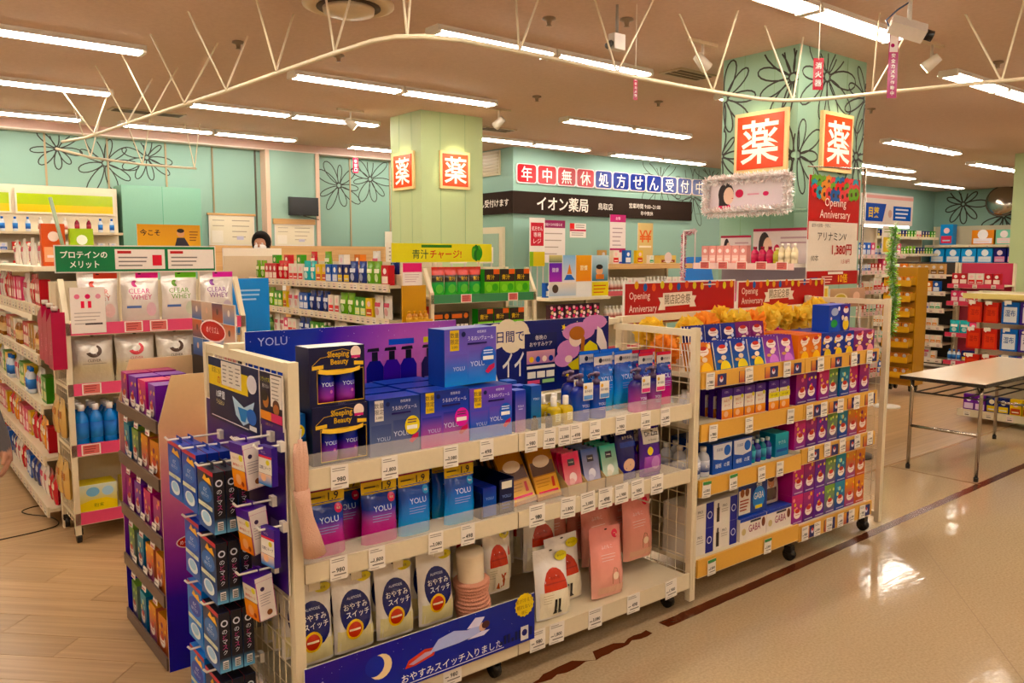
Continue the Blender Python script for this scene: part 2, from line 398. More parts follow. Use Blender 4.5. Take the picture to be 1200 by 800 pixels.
for x in (4.69, 5.47):
    mb = MB(); mb.box(x, x + 0.06, 11.6, 11.8, 0, 3.19, '#d9b8a0'); part('panel_frame', mb.mesh('frame', 'metal_paint'), PAN)
# black line flowers on walls and columns
def flower(p, cu, cv, R_, n, rn, wd):
    c = '#2e2b24'
    for i in range(n):
        a = 2 * PI * i / n + rn.uniform(-0.15, 0.15); L_ = R_ * rn.uniform(0.75, 1.1); b = L_ * rn.uniform(0.13, 0.2)
        pts = []
        for k in range(17):
            t = 2 * PI * k / 16; x = L_ * (0.55 - 0.45 * math.cos(t)); y = b * math.sin(t) * (0.6 + 0.5 * x / L_)
            pts.append((cu + x * math.cos(a) - y * math.sin(a), cv + x * math.sin(a) + y * math.cos(a)))
        p.line(pts, wd, c)
    p.line([(cu + R_ * 0.09 * math.cos(2 * PI * k / 10), cv + R_ * 0.09 * math.sin(2 * PI * k / 10)) for k in range(10)], wd, c, True)
def flowers(name, parent, fn, specs, wd=0.014, clip=None):
    rn = random.Random(len(name) * 5 + ord(name[0]) + ord(name[-1])); mb = MB(); p = Pan(mb, fn, step=0.00008)
    for cu, cv, R_, n in specs: flower(p, cu, cv, R_, n, rn, wd)
    if clip:
        u0, u1, v0, v1 = clip; O = fn(0, 0, 0); U = fn(1, 0, 0) - O; V = fn(0, 1, 0) - O
        keep = [i for i, f in enumerate(mb.f) if all(u0 <= (Vector(mb.v[k]) - O).dot(U) <= u1 and v0 <= (Vector(mb.v[k]) - O).dot(V) <= v1 for k in f)]
        mb.f = [mb.f[i] for i in keep]; mb.c = [mb.c[i] for i in keep]; mb.m = [mb.m[i] for i in keep]; mb.sm = [mb.sm[i] for i in keep]
    part('flower_drawing', mb.mesh('flower_drawing', 'paper'), parent, label='black outline drawing of flowers')
flowers('fb', WB, XF(0, 11.799, 0), [(2.60, 2.86, 0.42, 9), (3.12, 2.97, 0.34, 9), (2.05, 3.0, 0.3, 8), (5.95, 2.75, 0.42, 9), (6.5, 2.88, 0.4, 9)], clip=(-3, 7.8, 1.5, 3.18))
flowers('fp', WP, XF(0, 9.799, 0), [(11.2, 3.0, 0.6, 10), (12.1, 2.75, 0.55, 10), (12.6, 3.1, 0.45, 9)], clip=(7.9, 21, 1, 3.28))
flowers('fr', WR, YF(21.799, 0, 0), [(-9.1, 2.95, 0.55, 9), (-8.15, 2.62, 0.5, 9)], wd=0.03, clip=(-9.78, 0, 1, 3.28))

# columns with flower outlines
def column(name, x0, x1, y0, y1, label, fl=None, col='#9cc79c'):
    mb = MB(); mb.box(x0, x1, y0, y1, 0, HC + 0.01, col)
    for d in (0.3, 0.7):
        xx = x0 + (x1 - x0) * d; mb.box(xx, xx + 0.004, y0 - 0.002, y0, 0, HC, '#7ea37c')
        yy = y0 + (y1 - y0) * d; mb.box(x0 - 0.002, x0, yy, yy + 0.004, 0, HC, '#7ea37c')
    o = struct(name, mb.mesh(name, 'wallpaint'), label=label)
    if fl:
        flowers('a' + name, o, YF(x0 - 0.002, 0, 0), [(-y1 + 0.02, 2.98, 0.36, 10), (-y0 - 0.05, 3.05, 0.4, 11), (-y1, 2.5, 0.25, 8), (-y0 - 0.02, 2.45, 0.34, 9)], clip=(-y1, -y0, 1, HC))
        flowers('b' + name, o, XF(0, y0 - 0.002, 0), [(x0 + 0.4, 3.1, 0.42, 10), (x0 + 0.02, 2.45, 0.36, 10), (x1 - 0.12, 2.5, 0.36, 9), (x1, 3.0, 0.35, 9)], clip=(x0, x1, 1, HC))
    return o
C1 = column('pillar_1', 5.08, 5.95, 8.02, 8.7, 'plain pale green square pillar', col='#abbb88')
C2 = column('pillar_2', 5.85, 6.87, 3.72, 4.44, 'mint green square pillar drawn over with flower outlines', True, col='#90b399')
C3 = column('pillar_3', 14.75, 15.6, 4.5, 5.4, 'pale green pillar behind the hanging packet rack', col='#aabb86')
def yaku(fn, w, h, label, big):
    o = thing('medicine_sign', label, 'sign', fn(0, 0, 0), group=None)
    base = Vector(fn(0, 0, 0)); f2 = lambda u, v, n: fn(u, v, n) - base
    mb = MB(); mb.prism([(-w / 2, -h / 2), (w / 2, -h / 2), (w / 2, h / 2), (-w / 2, h / 2)], f2, 0.03, '#e8c88a'); part('frame', mb.mesh('frame', 'metal_paint'), o)
    mb = MB(); f3 = lambda u, v, n: f2(u, v, n + 0.03); b = 0.03
    mb.prism([(-w / 2 + b, -h / 2 + b), (w / 2 - b, -h / 2 + b), (w / 2 - b, h / 2 - b), (-w / 2 + b, h / 2 - b)], f3, 0.006, '#d9431c')
    p = Pan(mb, lambda u, v, n: f3(u, v, n + 0.006)); p.text('薬', 0, 0, h * 0.72, '#fff6ea', bold=0.012); part('panel', mb.mesh('panel', 'plastic'), o)
yaku(YF(5.848, 4.035, 2.58), 0.5, 0.49, 'large orange medicine sign above the tinsel framed photo', 1)
yaku(XF(6.405, 3.718, 2.585), 0.47, 0.48, 'orange medicine sign on the flowered pillar above the anniversary poster', 1)
yaku(YF(5.078, 8.375, 2.64), 0.46, 0.43, 'orange medicine sign on plain green pillar, face towards the staff counter', 0)
yaku(XF(5.53, 8.018, 2.65), 0.42, 0.43, 'orange medicine sign on plain green pillar, face towards the green juice display', 0)

# pharmacy fascia band and the individual letter tiles
FAS = thing('fascia_band', 'dark brown pharmacy fascia with white lettering below the letter tiles', 'sign', (7.811, 9.799, 2.3))
mb = MB(); mb.box(0, 4.22, -0.04, 0.0, 0, 0.34, '#2a1b13'); p = Pan(mb, XF(0, -0.04, 0))
p.text('イオン薬局', 1.03, 0.17, 0.22, '#f3e9dd', bold=0.015, maxw=1.1); p.text('鳥取店', 1.98, 0.17, 0.11, '#f3e9dd')
p.text('営業時間 9:00~21:00', 2.95, 0.21, 0.085, '#f3e9dd'); p.text('年中無休', 3.0, 0.09, 0.075, '#f3e9dd')
part('front_band', mb.mesh('band', 'cloth'), FAS)
FAS = thing('fascia_band', 'dark brown fascia with white lettering on the pharmacy return wall', 'sign', (7.849, 9.801, 2.3))
mb = MB(); mb.box(-0.04, 0, 0, 1.99, 0, 0.34, '#2a1b13'); p = Pan(mb, YF(-0.04, 0, 0)); p.text('処方せん受付けます', -0.62, 0.17, 0.12, '#f3e9dd', bold=0.01)
part('side_band', mb.mesh('band', 'cloth'), FAS)
LT = thing('letter_tile_sign', 'row of red and blue rounded letter tiles above the brown pharmacy fascia', 'sign', (7.9, 9.7985, 2.765))
for i, ch in enumerate('年中無休処方せん受付中'):
    mb = MB(); c = '#a8262c' if i < 4 else '#1a2c78'; s_ = 0.40; g = 0.05
    P_ = []
    for (cx_, cy_, a) in ((s_ - g, s_ - g - 0.11, 0), (g, s_ - g - 0.11, 1), (g, g, 2), (s_ - g, g, 3)):
        for k in range(4): t = PI / 2 * a + PI / 2 * k / 3; P_.append((cx_ + g * math.cos(t), cy_ + g * math.sin(t)))
    mb.prism([(u * 1.02 - 0.004, v * 1.03 - 0.004) for u, v in P_], XF(0, 0, 0), 0.02, '#e8d6d6')
    f0 = XF(0, -0.02, 0); mb.face([f0(0.012 + u * 0.94, 0.012 + v * 0.94, 0.0006) for u, v in P_], c)
    p = Pan(mb, lambda u, v, n: f0(u, v, n + 0.001)); p.text(ch, 0.2, 0.145, 0.22, '#f6efe6', bold=0.006)
    part('letter_tile', mb.mesh('tile', 'plastic'), LT, (i * 0.415, 0, 0))
# vent, door and notices beside the pharmacy
VT = thing('wall_vent', 'beige louvred vent high on the return wall', 'vent', (7.8495, 10.35, 2.9))
mb = MB(); mb.box(-0.03, 0, -0.24, 0.24, 0, 0.38, '#c7b795'); part('frame', mb.mesh('f', 'metal_paint'), VT)
for k in range(7):
    mb = MB(); mb.box(-0.042, -0.03, -0.21, 0.21, 0.02 + k * 0.05, 0.052 + k * 0.05, '#b5a482'); part('slat', mb.mesh('slat', 'metal_paint'), VT)
mb = MB(); mb.box(7.79, 7.849, 10.0, 10.9, 0, 2.1, '#d9cdb5'); mb.box(7.78, 7.79, 10.08, 10.82, 0.9, 2.0, '#9fb4a4', 0)
D1 = struct('door_1', mb.mesh('door', 'plastic'), label='pale pharmacy door with glass pane')

# ================================================================== CEILING FITTINGS
tub = MB()
def tubes_mesh(L_):
    mb = MB()
    for yy in (-0.04, 0.04): mb.bar((0.03, yy, -0.045), (L_ - 0.03, yy, -0.045), 0.016, '#ffffff', n=8)
    return mb.mesh('tube', 'tube')
def pan_mesh(L_):
    mb = MB(); c = '#e9e2d6'
    mb.box(0, L_, -0.08, 0.08, -0.012, 0.0, c)
    mb.face([(0, -0.08, -0.012), (L_, -0.08, -0.012), (L_, -0.095, -0.045), (0, -0.095, -0.045)], c)
    mb.face([(0, 0.08, -0.012), (0, 0.095, -0.045), (L_, 0.095, -0.045), (L_, 0.08, -0.012)], c)
    mb.box(0, 0.03, -0.085, 0.085, -0.06, -0.01, c); mb.box(L_ - 0.03, L_, -0.085, 0.085, -0.06, -0.01, c)
    return mb.mesh('pan', 'metal_paint')
TM, PM = tubes_mesh(1.13), pan_mesh(1.13)
vis = [(3.33, 5.1), (3.13, 7.1), (-0.4, 7.05), (-0.2, 9.03), (2.85, 9.1), (-0.1, 10.95), (2.6, 10.98), (6.65, 7.35), (3.87, 3.12), (7.68, 3.4),
       (11.4, 5.85), (15.3, 6.3), (18.4, 8.7), (9.45, 9.3), (6.55, 9.2), (15.1, 8.3), (5.75, 11.1)]
hid = [(-0.4, 5.1), (-3.4, 7.1), (0.2, 3.1), (-3.2, 3.1), (-3.2, 5.1), (-3, 1.1), (0.6, 1.1), (4.2, 1.1), (7.8, 1.1), (11.4, 1.1), (15, 1.1),
       (-3, -1.2), (0.6, -1.2), (4.2, -1.2), (7.8, -1.2), (11.4, 3.4), (15, 3.6), (18.6, 5), (18.6, 2.5), (6.95, 5.3), (10.2, 7.4), (13.6, 7.6)]
LW = ['between the round diffuser and the flowered pillar', 'between the green juice rack and the plain pillar', 'over the left aisle rack', 'just behind the one over the left aisle rack', 'over the person in the white coat', 'nearest the back wall above the lime header shelving', 'nearest the back wall above the mint cupboard',
      'above the poster collage rack', 'beside the security camera', 'over the folding table', 'over the tall medicine rack', 'over the far pale green pillar', 'nearest the convex mirror', 'against the pharmacy letter tiles', 'behind the plain pillar by the wall vent', 'above the far side rack', 'at the corner of the back wall flowers']
for i, (x, y) in enumerate(vis + hid):
    lab_ = 'twin tube fluorescent ceiling light ' + LW[i] if i < len(vis) else 'twin tube fluorescent ceiling light over the unseen rest of the shop'
    o = thing('ceiling_light', lab_, 'light', (x, y, HC), group='fluorescent ceiling lights')
    for k in (0, 1):
        pn = part('reflector', PM, o, (k * 1.15, 0, 0)); part('tube', TM, pn)
# round ceiling speaker
o = thing('ceiling_diffuser', 'round beige ceiling air diffuser', 'diffuser', (2.63, 5.02, HC))
mb = MB(); mb.lathe([(0.30, 0.0), (0.30, -0.012), (0.25, -0.03), (0.22, -0.02)], '#cdb793', n=28); part('rim', mb.mesh('rim', 'metal_paint'), o)
mb = MB(); mb.lathe([(0.02, -0.018), (0.21, -0.019), (0.21, -0.026), (0.02, -0.0261)], '#4a3826', n=28); part('gap', mb.mesh('gap', 'paper'), o)
mb = MB(); mb.lathe([(0.05, -0.02), (0.17, -0.027), (0.165, -0.06), (0.06, -0.075)], '#cdb793', n=28); part('cone', mb.mesh('cone', 'metal_paint'), o)
# slim vents, sprinklers and detectors
for x, y, l, nm in ((6.6, 8.6, 0.5, 'beside the plain pillar'), (2.7, 10.1, 0.8, 'near the back wall'), (6.0, 4.95, 0.5, 'behind the flowered pillar')):
    o = thing('ceiling_vent', 'dark slotted ceiling vent ' + nm, 'vent', (x, y, HC))
    mb = MB(); mb.box(-l / 2, l / 2, -0.13, 0.13, -0.015, 0, '#b8a07c'); part('frame', mb.mesh('frame', 'metal_paint'), o)
    for k in range(3): mb = MB(); mb.box(-l / 2 + 0.03, l / 2 - 0.03, -0.1 + k * 0.07, -0.06 + k * 0.07, -0.019, -0.014, '#5a4a35'); part('slot', mb.mesh('slot', 'paper'), o)
for i, (x, y) in enumerate(((3.86, 4.42), (4.3, 4.1), (5.6, 6.6), (2.4, 6.4), (7.7, 3.0), (9.0, 4.8), (3.2, 6.3), (6.8, 6.0))):
    mb = MB(); mb.lathe([(0.045, 0), (0.05, -0.012), (0.02, -0.022), (0.014, -0.05), (0.022, -0.055), (0.0, -0.056)], '#8a7356', n=12)
    thing('sprinkler_head', 'small round fire sprinkler on the ceiling', 'sprinkler', (x, y, HC), group='fire sprinklers', me=mb.mesh('sprinkler', 'metal_paint'))
# spotlights that light the medicine signs
def spot(x, y, tgt, label, watt):
    o = thing('spotlight', label, 'spotlight', (x, y, HC)); h = Vector((0, 0, -0.16)); d = (Vector(tgt) - Vector((x, y, HC)) - h).normalized()
    mb = MB(); mb.box(-0.16, 0.16, -0.02, 0.02, -0.025, 0, '#c9b390'); part('track', mb.mesh('track', 'metal_paint'), o)
    mb = MB(); mb.bar((0, 0, -0.02), (0, 0, -0.15), 0.012, '#d9ccb8', n=8); part('arm', mb.mesh('arm', 'metal_paint'), o)
    mb = MB(); mb.bar(h - d * 0.07, h + d * 0.06, 0.035, '#e0d6c4', n=12, r2=0.05); hd = part('head', mb.mesh('head', 'metal_paint'), o)
    mb = MB(); mb.bar(h + d * 0.06, h + d * 0.063, 0.04, '#ffffff', n=12); part('bulb', mb.mesh('bulb', 'bulb'), hd)
    l = bpy.data.lights.new('spot', 'SPOT'); l.energy = watt; l.color = (1.0, 0.84, 0.45); l.spot_size = math.radians(44); l.spot_blend = 0.7; l.shadow_soft_size = 0.04
    lo = bpy.data.objects.new('spot_beam', l); COL.objects.link(lo); lo.parent = o; lo.location = h + d * 0.08; lo.rotation_euler = d.to_track_quat('-Z', 'Y').to_euler()
spot(5.2, 4.15, (5.85, 4.03, 2.62), 'white spotlight aimed at the sign above the tinsel frame', 14)
spot(6.6, 3.05, (6.42, 3.72, 2.62), 'white spotlight aimed at the sign above the red poster', 18)
spot(4.45, 8.5, (5.08, 8.37, 2.7), 'white spotlight at the counter side of the plain pillar', 16)
spot(5.72, 7.4, (5.53, 8.02, 2.7), 'white spotlight at the aisle side of the plain pillar', 22)

# suspended curved rail with V shaped rods
RL = [(1.68, 9.4), (1.81, 8.9), (1.95, 7.2), (2.08, 5.86), (2.19, 4.4), (2.235, 4.0), (2.29, 3.85), (2.40, 3.75), (2.6, 3.69), (3.2, 3.685), (4.0, 3.73), (4.5, 3.72), (5.0, 3.69), (5.25, 3.66), (5.45, 3.58), (5.58, 3.45), (5.66, 3.25), (5.75, 2.95), (5.9, 2.5), (6.2, 1.7), (6.5, 0.6)]
o = thing('curved_rail', 'cream curved rail hung below the ceiling on V rods', 'rail', (2.08, 5.86, 2.8)); B0 = Vector((2.08, 5.86, 2.8))
def smoothpts(P_, k=4):
    out = []
    for i in range(len(P_) - 1):
        p0 = Vector(P_[max(i - 1, 0)]); p1 = Vector(P_[i]); p2 = Vector(P_[i + 1]); p3 = Vector(P_[min(i + 2, len(P_) - 1)])
        for j in range(k):
            t = j / k; out.append(0.5 * ((2 * p1) + (p2 - p0) * t + (2 * p0 - 5 * p1 + 4 * p2 - p3) * t * t + (3 * p1 - p0 - 3 * p2 + p3) * t ** 3))
    return out + [Vector(P_[-1])]
mb = MB(); mb.tube([Vector((a, b, 2.8)) - B0 for a, b in RL], 0.014, CREAM, n=6); part('rail', mb.mesh('rail', 'metal_paint'), o)
mb = MB(); mb.tube([Vector((1.66, 9.6, 2.75)) - B0, Vector((2.1, 10.2, 2.75)) - B0, Vector((2.75, 10.6, 2.75)) - B0, Vector((3.4, 10.65, 2.75)) - B0], 0.014, CREAM, n=6); part('rail', mb.mesh('rail', 'metal_paint'), o)
for (bx, by), (ax, ay), (cx_, cy_) in (((2.11, 5.0), (2.12, 5.31), (2.44, 5.46)), ((2.07, 5.78), (1.85, 5.84), (2.4, 6.2)), ((2.0, 6.48), (1.81, 6.6), (2.29, 6.53)), ((1.93, 7.1), (1.78, 7.35), (2.3, 7.6)),
      ((1.89, 7.7), (1.72, 7.97), (2.25, 8.2)), ((1.81, 8.6), (1.65, 9.2), (2.1, 9.27)), ((2.19, 4.36), (2.35, 4.8), (2.5, 4.7)), ((2.33, 3.8), (2.5, 4.15), (2.56, 4.1)), ((3.0, 3.69), (3.3, 4.1), (3.4, 3.95)),
      ((3.82, 3.72), (3.83, 3.94), (4.13, 3.7)), ((4.76, 3.7), (4.5, 3.8), (4.75, 3.5)), ((5.5, 3.54), (5.2, 3.6), (5.7, 3.6)), ((5.72, 3.05), (5.55, 2.93), (6.0, 2.92)), ((5.98, 2.3), (6.04, 2.58), (6.0, 2.2)), ((2.1, 10.2), (2.0, 10.4), (2.25, 10.2)), ((2.75, 10.6), (2.6, 10.7), (2.85, 10.55)), ((3.38, 10.65), (3.3, 10.7), (3.45, 10.6))):
    zb = 2.75 if by > 10 else 2.8
    for tx, ty in ((ax, ay), (cx_, cy_)):
        mb = MB(); mb.bar(Vector((bx, by, zb)) - B0, Vector((tx, ty, HC + 0.005)) - B0, 0.007, CREAM, n=5); part('rod', mb.mesh('rod', 'metal_paint'), o)
# security camera on its stem
o = thing('security_camera', 'white box security camera hung on a ceiling stem', 'camera', (5.30, 2.60, HC))
mb = MB(); mb.bar((0, 0, 0.002), (0, 0, -0.2), 0.014, '#c9c2b8', n=8); mb.lathe([(0.05, 0), (0.05, -0.02), (0.02, -0.03)], '#d8d0c4', n=12); part('stem', mb.mesh('stem', 'metal_paint'), o)
f0 = flat((0, 0, -0.24), (0.62, -0.72, -0.3), (0.2, 0.1, 0.95)); ax = Vector((0.62, -0.72, -0.34)).normalized()
mb = MB(); mb.bar(Vector((0, 0, -0.22)) - ax * 0.12, Vector((0, 0, -0.22)) + ax * 0.1, 0.062, '#d9d1c6', n=4); part('housing', mb.mesh('housing', 'plastic'), o)
mb = MB(); mb.bar(Vector((0, 0, -0.22)) + ax * 0.1, Vector((0, 0, -0.22)) + ax * 0.15, 0.034, '#1d1a18', n=12); part('lens', mb.mesh('lens', 'plastic'), o)
mb = MB(); mb.tube([(0, 0, -0.05), (-0.06, 0.05, -0.1), (-0.1, 0.1, -0.16), (-0.07, 0.09, -0.2)], 0.006, '#4a5a78'); part('cable', mb.mesh('cable', 'plastic'), o)
def hangtag(x, y, z0, z1, w_, rz, txt, label, col='#a81e62', head=None):
    o = thing('hanging_tag', label, 'sign', (x, y, z1), rz)
    mb = MB(); mb.box(-w_ / 2, w_ / 2, -0.001, 0.001, z0 - z1, 0, col); p = Pan(mb, XF(0, -0.001, 0)); hh = z1 - z0; top = -0.02
    if head: p.rect(-w_ * 0.42, -hh * 0.3, w_ * 0.42, -0.02, '#f2e6e4'); p.disc(-w_ * 0.12, -hh * 0.2, w_ * 0.2, '#a81e62'); top = -hh * 0.31
    n = len(txt); pit = (hh + top - 0.015) / n
    for i, ch in enumerate(txt): p.text(ch, 0, top - pit * (i + 0.5), min(pit * 0.8, w_ * 0.62), '#fbeef0', bold=0.02)
    part('card', mb.mesh('card', 'plastic'), o)
    mb = MB(); mb.bar((0, 0, -0.01), (0, 0, HC - z1 + 0.003), 0.003, '#d8cfc0'); part('string', mb.mesh('string', 'paper'), o)
hangtag(5.55, 2.82, 2.716, 3.15, 0.066, math.radians(-38), '安全カメラ作動中', 'long magenta hanging tag below the security camera', head=True)
hangtag(4.92, 2.99, 2.72, 2.92, 0.066, math.radians(-38), '消火器', 'short red hanging tag in front of the flowered pillar', '#c3283a')
hangtag(4.11, 3.83, 2.684, 2.85, 0.03, math.radians(-20), '安全カメラ', 'narrow dark red tag hanging from the curved rail', '#a31f3e')
hangtag(6.09, 11.5, 2.93, 3.16, 0.09, 0, '非常口', 'small pink red tag hanging by the back wall flowers', '#d8425a')
# ceiling mounted sensor above the rail
o = thing('ceiling_sensor', 'grey sensor on a short stem beside the narrow red tag', 'sensor', (4.02, 3.92, HC))
mb = MB(); mb.bar((0, 0, 0.002), (0, 0, -0.2), 0.01, '#8d8478', n=6); part('stem', mb.mesh('stem', 'metal_paint'), o)
mb = MB(); mb.box(-0.05, 0.05, -0.03, 0.03, -0.29, -0.19, '#cfc6ba'); mb.bar((-0.05, 0, -0.25), (-0.09, 0, -0.28), 0.02, '#332c26', n=8); part('housing', mb.mesh('housing', 'metal_paint'), o)
# convex security mirror in the far corner
o = thing('convex_mirror', 'round convex mirror high on the far end wall', 'mirror', (21.55, 8.1, 2.97), rot=(0, 0, 0))
mb = MB(); mb.lathe([(0.36, 0.0), (0.34, 0.05), (0.26, 0.1), (0.14, 0.14), (0.02, 0.15)], '#b9b2a6', n=28)
dm = mb.mesh('dome', 'chrome'); part('dome', dm, o, rot=(0, -PI / 2 + 0.2, 0)); mb = MB(); mb.tube([(0.37 * math.cos(2 * PI * k / 28), 0.37 * math.sin(2 * PI * k / 28), 0) for k in range(28)], 0.018, '#5c5348', closed=True)
part('rim', mb.mesh('rim', 'plastic'), o, rot=(0, -PI / 2 + 0.2, 0)); mb = MB(); mb.bar((0, 0, 0), (0.26, 0, 0.05), 0.02, '#777'+'777'); part('bracket', mb.mesh('br', 'metal_paint'), o)
# ================================================================== PRODUCT KINDS
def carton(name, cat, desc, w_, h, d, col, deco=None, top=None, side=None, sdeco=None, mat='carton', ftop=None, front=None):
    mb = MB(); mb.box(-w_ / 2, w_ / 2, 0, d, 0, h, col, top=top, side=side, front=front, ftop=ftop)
    if deco: deco(Pan(mb, XF(-w_ / 2, 0, 0)), w_, h)
    if sdeco:  # left side, faces -X, u runs from back to front
        sdeco(Pan(mb, YF(-w_ / 2, d, 0)), d, h)
    return Proto(name, cat, desc, w_, h, d, mb.mesh(name, mat))
def pouchfn(w_, h, d, seal=0.14, stand=True, waist=0.06):
    def prof(t):
        if t > 1 - seal: return 0.03
        q = t / (1 - seal)
        return (0.55 + 0.45 * math.sin(PI * min(q * 1.6, 1) / 2 + 0) if stand else math.sin(PI * (0.06 + 0.94 * q)) ** 0.7) * (1 - q ** 3) ** 0.6 + 0.03
    def fn(u, v, n=0.0, sgn=-1):
        t = max(0, min(1, v / h)); s_ = max(-1, min(1, 2 * u / w_))
        nar = 1 - waist * math.sin(PI * min(1, t * 1.05)) ** 2
        b = d / 2 * prof(t) * (1 - s_ ** 4) ** 0.5 + 0.0006
        b += 0.0016 * math.sin(s_ * 9 + t * 7) * math.sin(t * 11 + s_ * 4) * (1 if 0.06 < t < 1 - seal and abs(s_) < 0.95 else 0)
        return Vector((u * nar, d / 2 + sgn * (b + n), v))
    return fn
def pouch(name, cat, desc, w_, h, d, colfn, deco=None, seal=0.14, stand=True, hole=True, mat='pouch', waist=0.06, nu=10, nv=16, head=None):
    fn = pouchfn(w_, h, d, seal, stand, waist); mb = MB()
    for sgn in (-1, 1):
        vv = []; cc = []
        for j in range(nv + 1):
            for i in range(nu + 1):
                u = -w_ / 2 + w_ * i / nu; v = h * j / nv; vv.append(fn(u, v, 0, sgn)); cc.append(H(colfn(i / nu, j / nv)))
        ff = [(j * (nu + 1) + i, j * (nu + 1) + i + 1, (j + 1) * (nu + 1) + i + 1, (j + 1) * (nu + 1) + i) for j in range(nv) for i in range(nu)]
        if sgn > 0: ff = [f[::-1] for f in ff]
        mb.raw(vv, ff, cc, 0, smooth=True)
    vv = [fn(-w_ / 2 + w_ * i / nu, 0, 0, s_) for s_ in (-1, 1) for i in range(nu + 1)]
    mb.raw(vv, [(i, nu + 1 + i, nu + 2 + i, i + 1) for i in range(nu)], colfn(0.5, 0.0))
    parts = []
    if head:      # header band is its own part
        hb = MB(); p = Pan(hb, lambda u, v, n: fn(u, v, n + 0.0006), curved=True); head(p, w_, h); parts.append(('header_band', hb.mesh('header_band', 'carton'), []))
    p = Pan(mb, lambda u, v, n: fn(u, v, n), curved=True)
    if deco: deco(p, w_, h)
    if hole: p.disc(0, h * 0.965, w_ * 0.05, '#33'+'2b2a', ry=h * 0.012, n=8)
    if parts: return Proto(name, cat, desc, w_, h, d, None, [('body', mb.mesh('body', mat), [])] + parts)
    return Proto(name, cat, desc, w_, h, d, mb.mesh(name, mat))
def vgrad(stops): return lambda u, v: ramp(stops, v)

# ---- night care shampoo range
def d_giftbox(stops, stk, tag):
    def f(p, w_, h):
        for i in range(6):
            p.rect(0, h * i / 6, w_, h * (i + 1) / 6, ramp(stops, i / 6), ramp(stops, (i + 1) / 6)); p.n -= p.st
        p.up()
        p.rect(w_ * 0.03, 0.004, w_ * 0.42, h * 0.55, ramp(stops, 0.0), ramp(stops, 0.75)); p.n -= p.st
        p.rect(w_ * 0.46, 0.004, w_ * 0.97, h * 0.6, mixc(ramp(stops, 0), '#b8a8d8', 0.1), ramp(stops, 0.8))
        p.rect(w_ * 0.1, h * 0.62, w_ * 0.27, h * 0.98, tag); p.text('数量', w_ * 0.185, h * 0.89, h * 0.09, '#2b2430'); p.text('限定', w_ * 0.185, h * 0.78, h * 0.09, '#2b2430'); p.text('3,080', w_ * 0.185, h * 0.68, h * 0.05, '#2b2430')
        p.text('YOLU', w_ * 0.26, h * 0.3, h * 0.07, '#cfd6f2'); p.text('YOLU', w_ * 0.62, h * 0.36, h * 0.09, '#dfe4fa')
        p.disc(w_ * 0.35, h * 0.9, w_ * 0.04, '#1c2352'); p.text('夜間美容', w_ * 0.7, h * 0.93, h * 0.05, '#d6d6ee'); p.text('うるおいヴェール', w_ * 0.68, h * 0.82, h * 0.075, '#e6e6fa', maxw=w_ * 0.5); p.rect(w_ * 0.42, h * 0.71, w_ * 0.8, h * 0.74, '#241f58')
        p.disc(w_ * 0.83, h * 0.48, w_ * 0.15, stk, ry=h * 0.17); p.rect(w_ * 0.72, h * 0.41, w_ * 0.93, h * 0.48, '#f3f1ea'); p.lines(w_ * 0.73, h * 0.59, w_ * 0.93, 2, h * 0.045, h * 0.02, '#5a3a52' if stk != '#2f62c8' else '#dfe8fb')
        p.poly([(w_ * 0.76, h * 0.2), (w_ * 0.82, h * 0.16), (w_ * 0.95, h * 0.26), (w_ * 0.95, h * 0.34), (w_ * 0.84, h * 0.3)], '#c14a68')
    return f
def giftbox(name, desc, stops, stk, tag, w_=0.2, h=0.198):
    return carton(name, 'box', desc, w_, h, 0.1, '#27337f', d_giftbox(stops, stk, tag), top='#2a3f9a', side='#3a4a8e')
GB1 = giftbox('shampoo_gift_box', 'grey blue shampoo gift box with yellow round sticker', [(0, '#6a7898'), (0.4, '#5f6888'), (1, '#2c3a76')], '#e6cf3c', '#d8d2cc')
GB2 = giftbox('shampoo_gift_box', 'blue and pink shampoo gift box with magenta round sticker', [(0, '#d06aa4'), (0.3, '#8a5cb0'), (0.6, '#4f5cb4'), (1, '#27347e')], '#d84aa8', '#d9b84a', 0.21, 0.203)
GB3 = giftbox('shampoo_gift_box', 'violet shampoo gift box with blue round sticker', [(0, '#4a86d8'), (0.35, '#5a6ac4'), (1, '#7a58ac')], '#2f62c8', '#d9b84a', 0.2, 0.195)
GB4 = giftbox('shampoo_gift_box', 'larger violet shampoo gift box with blue round sticker', [(0, '#4a92e0'), (0.3, '#6a7ac8'), (0.6, '#7a6ab8'), (1, '#6a64b0')], '#2f62c8', '#d9b84a', 0.25, 0.212)
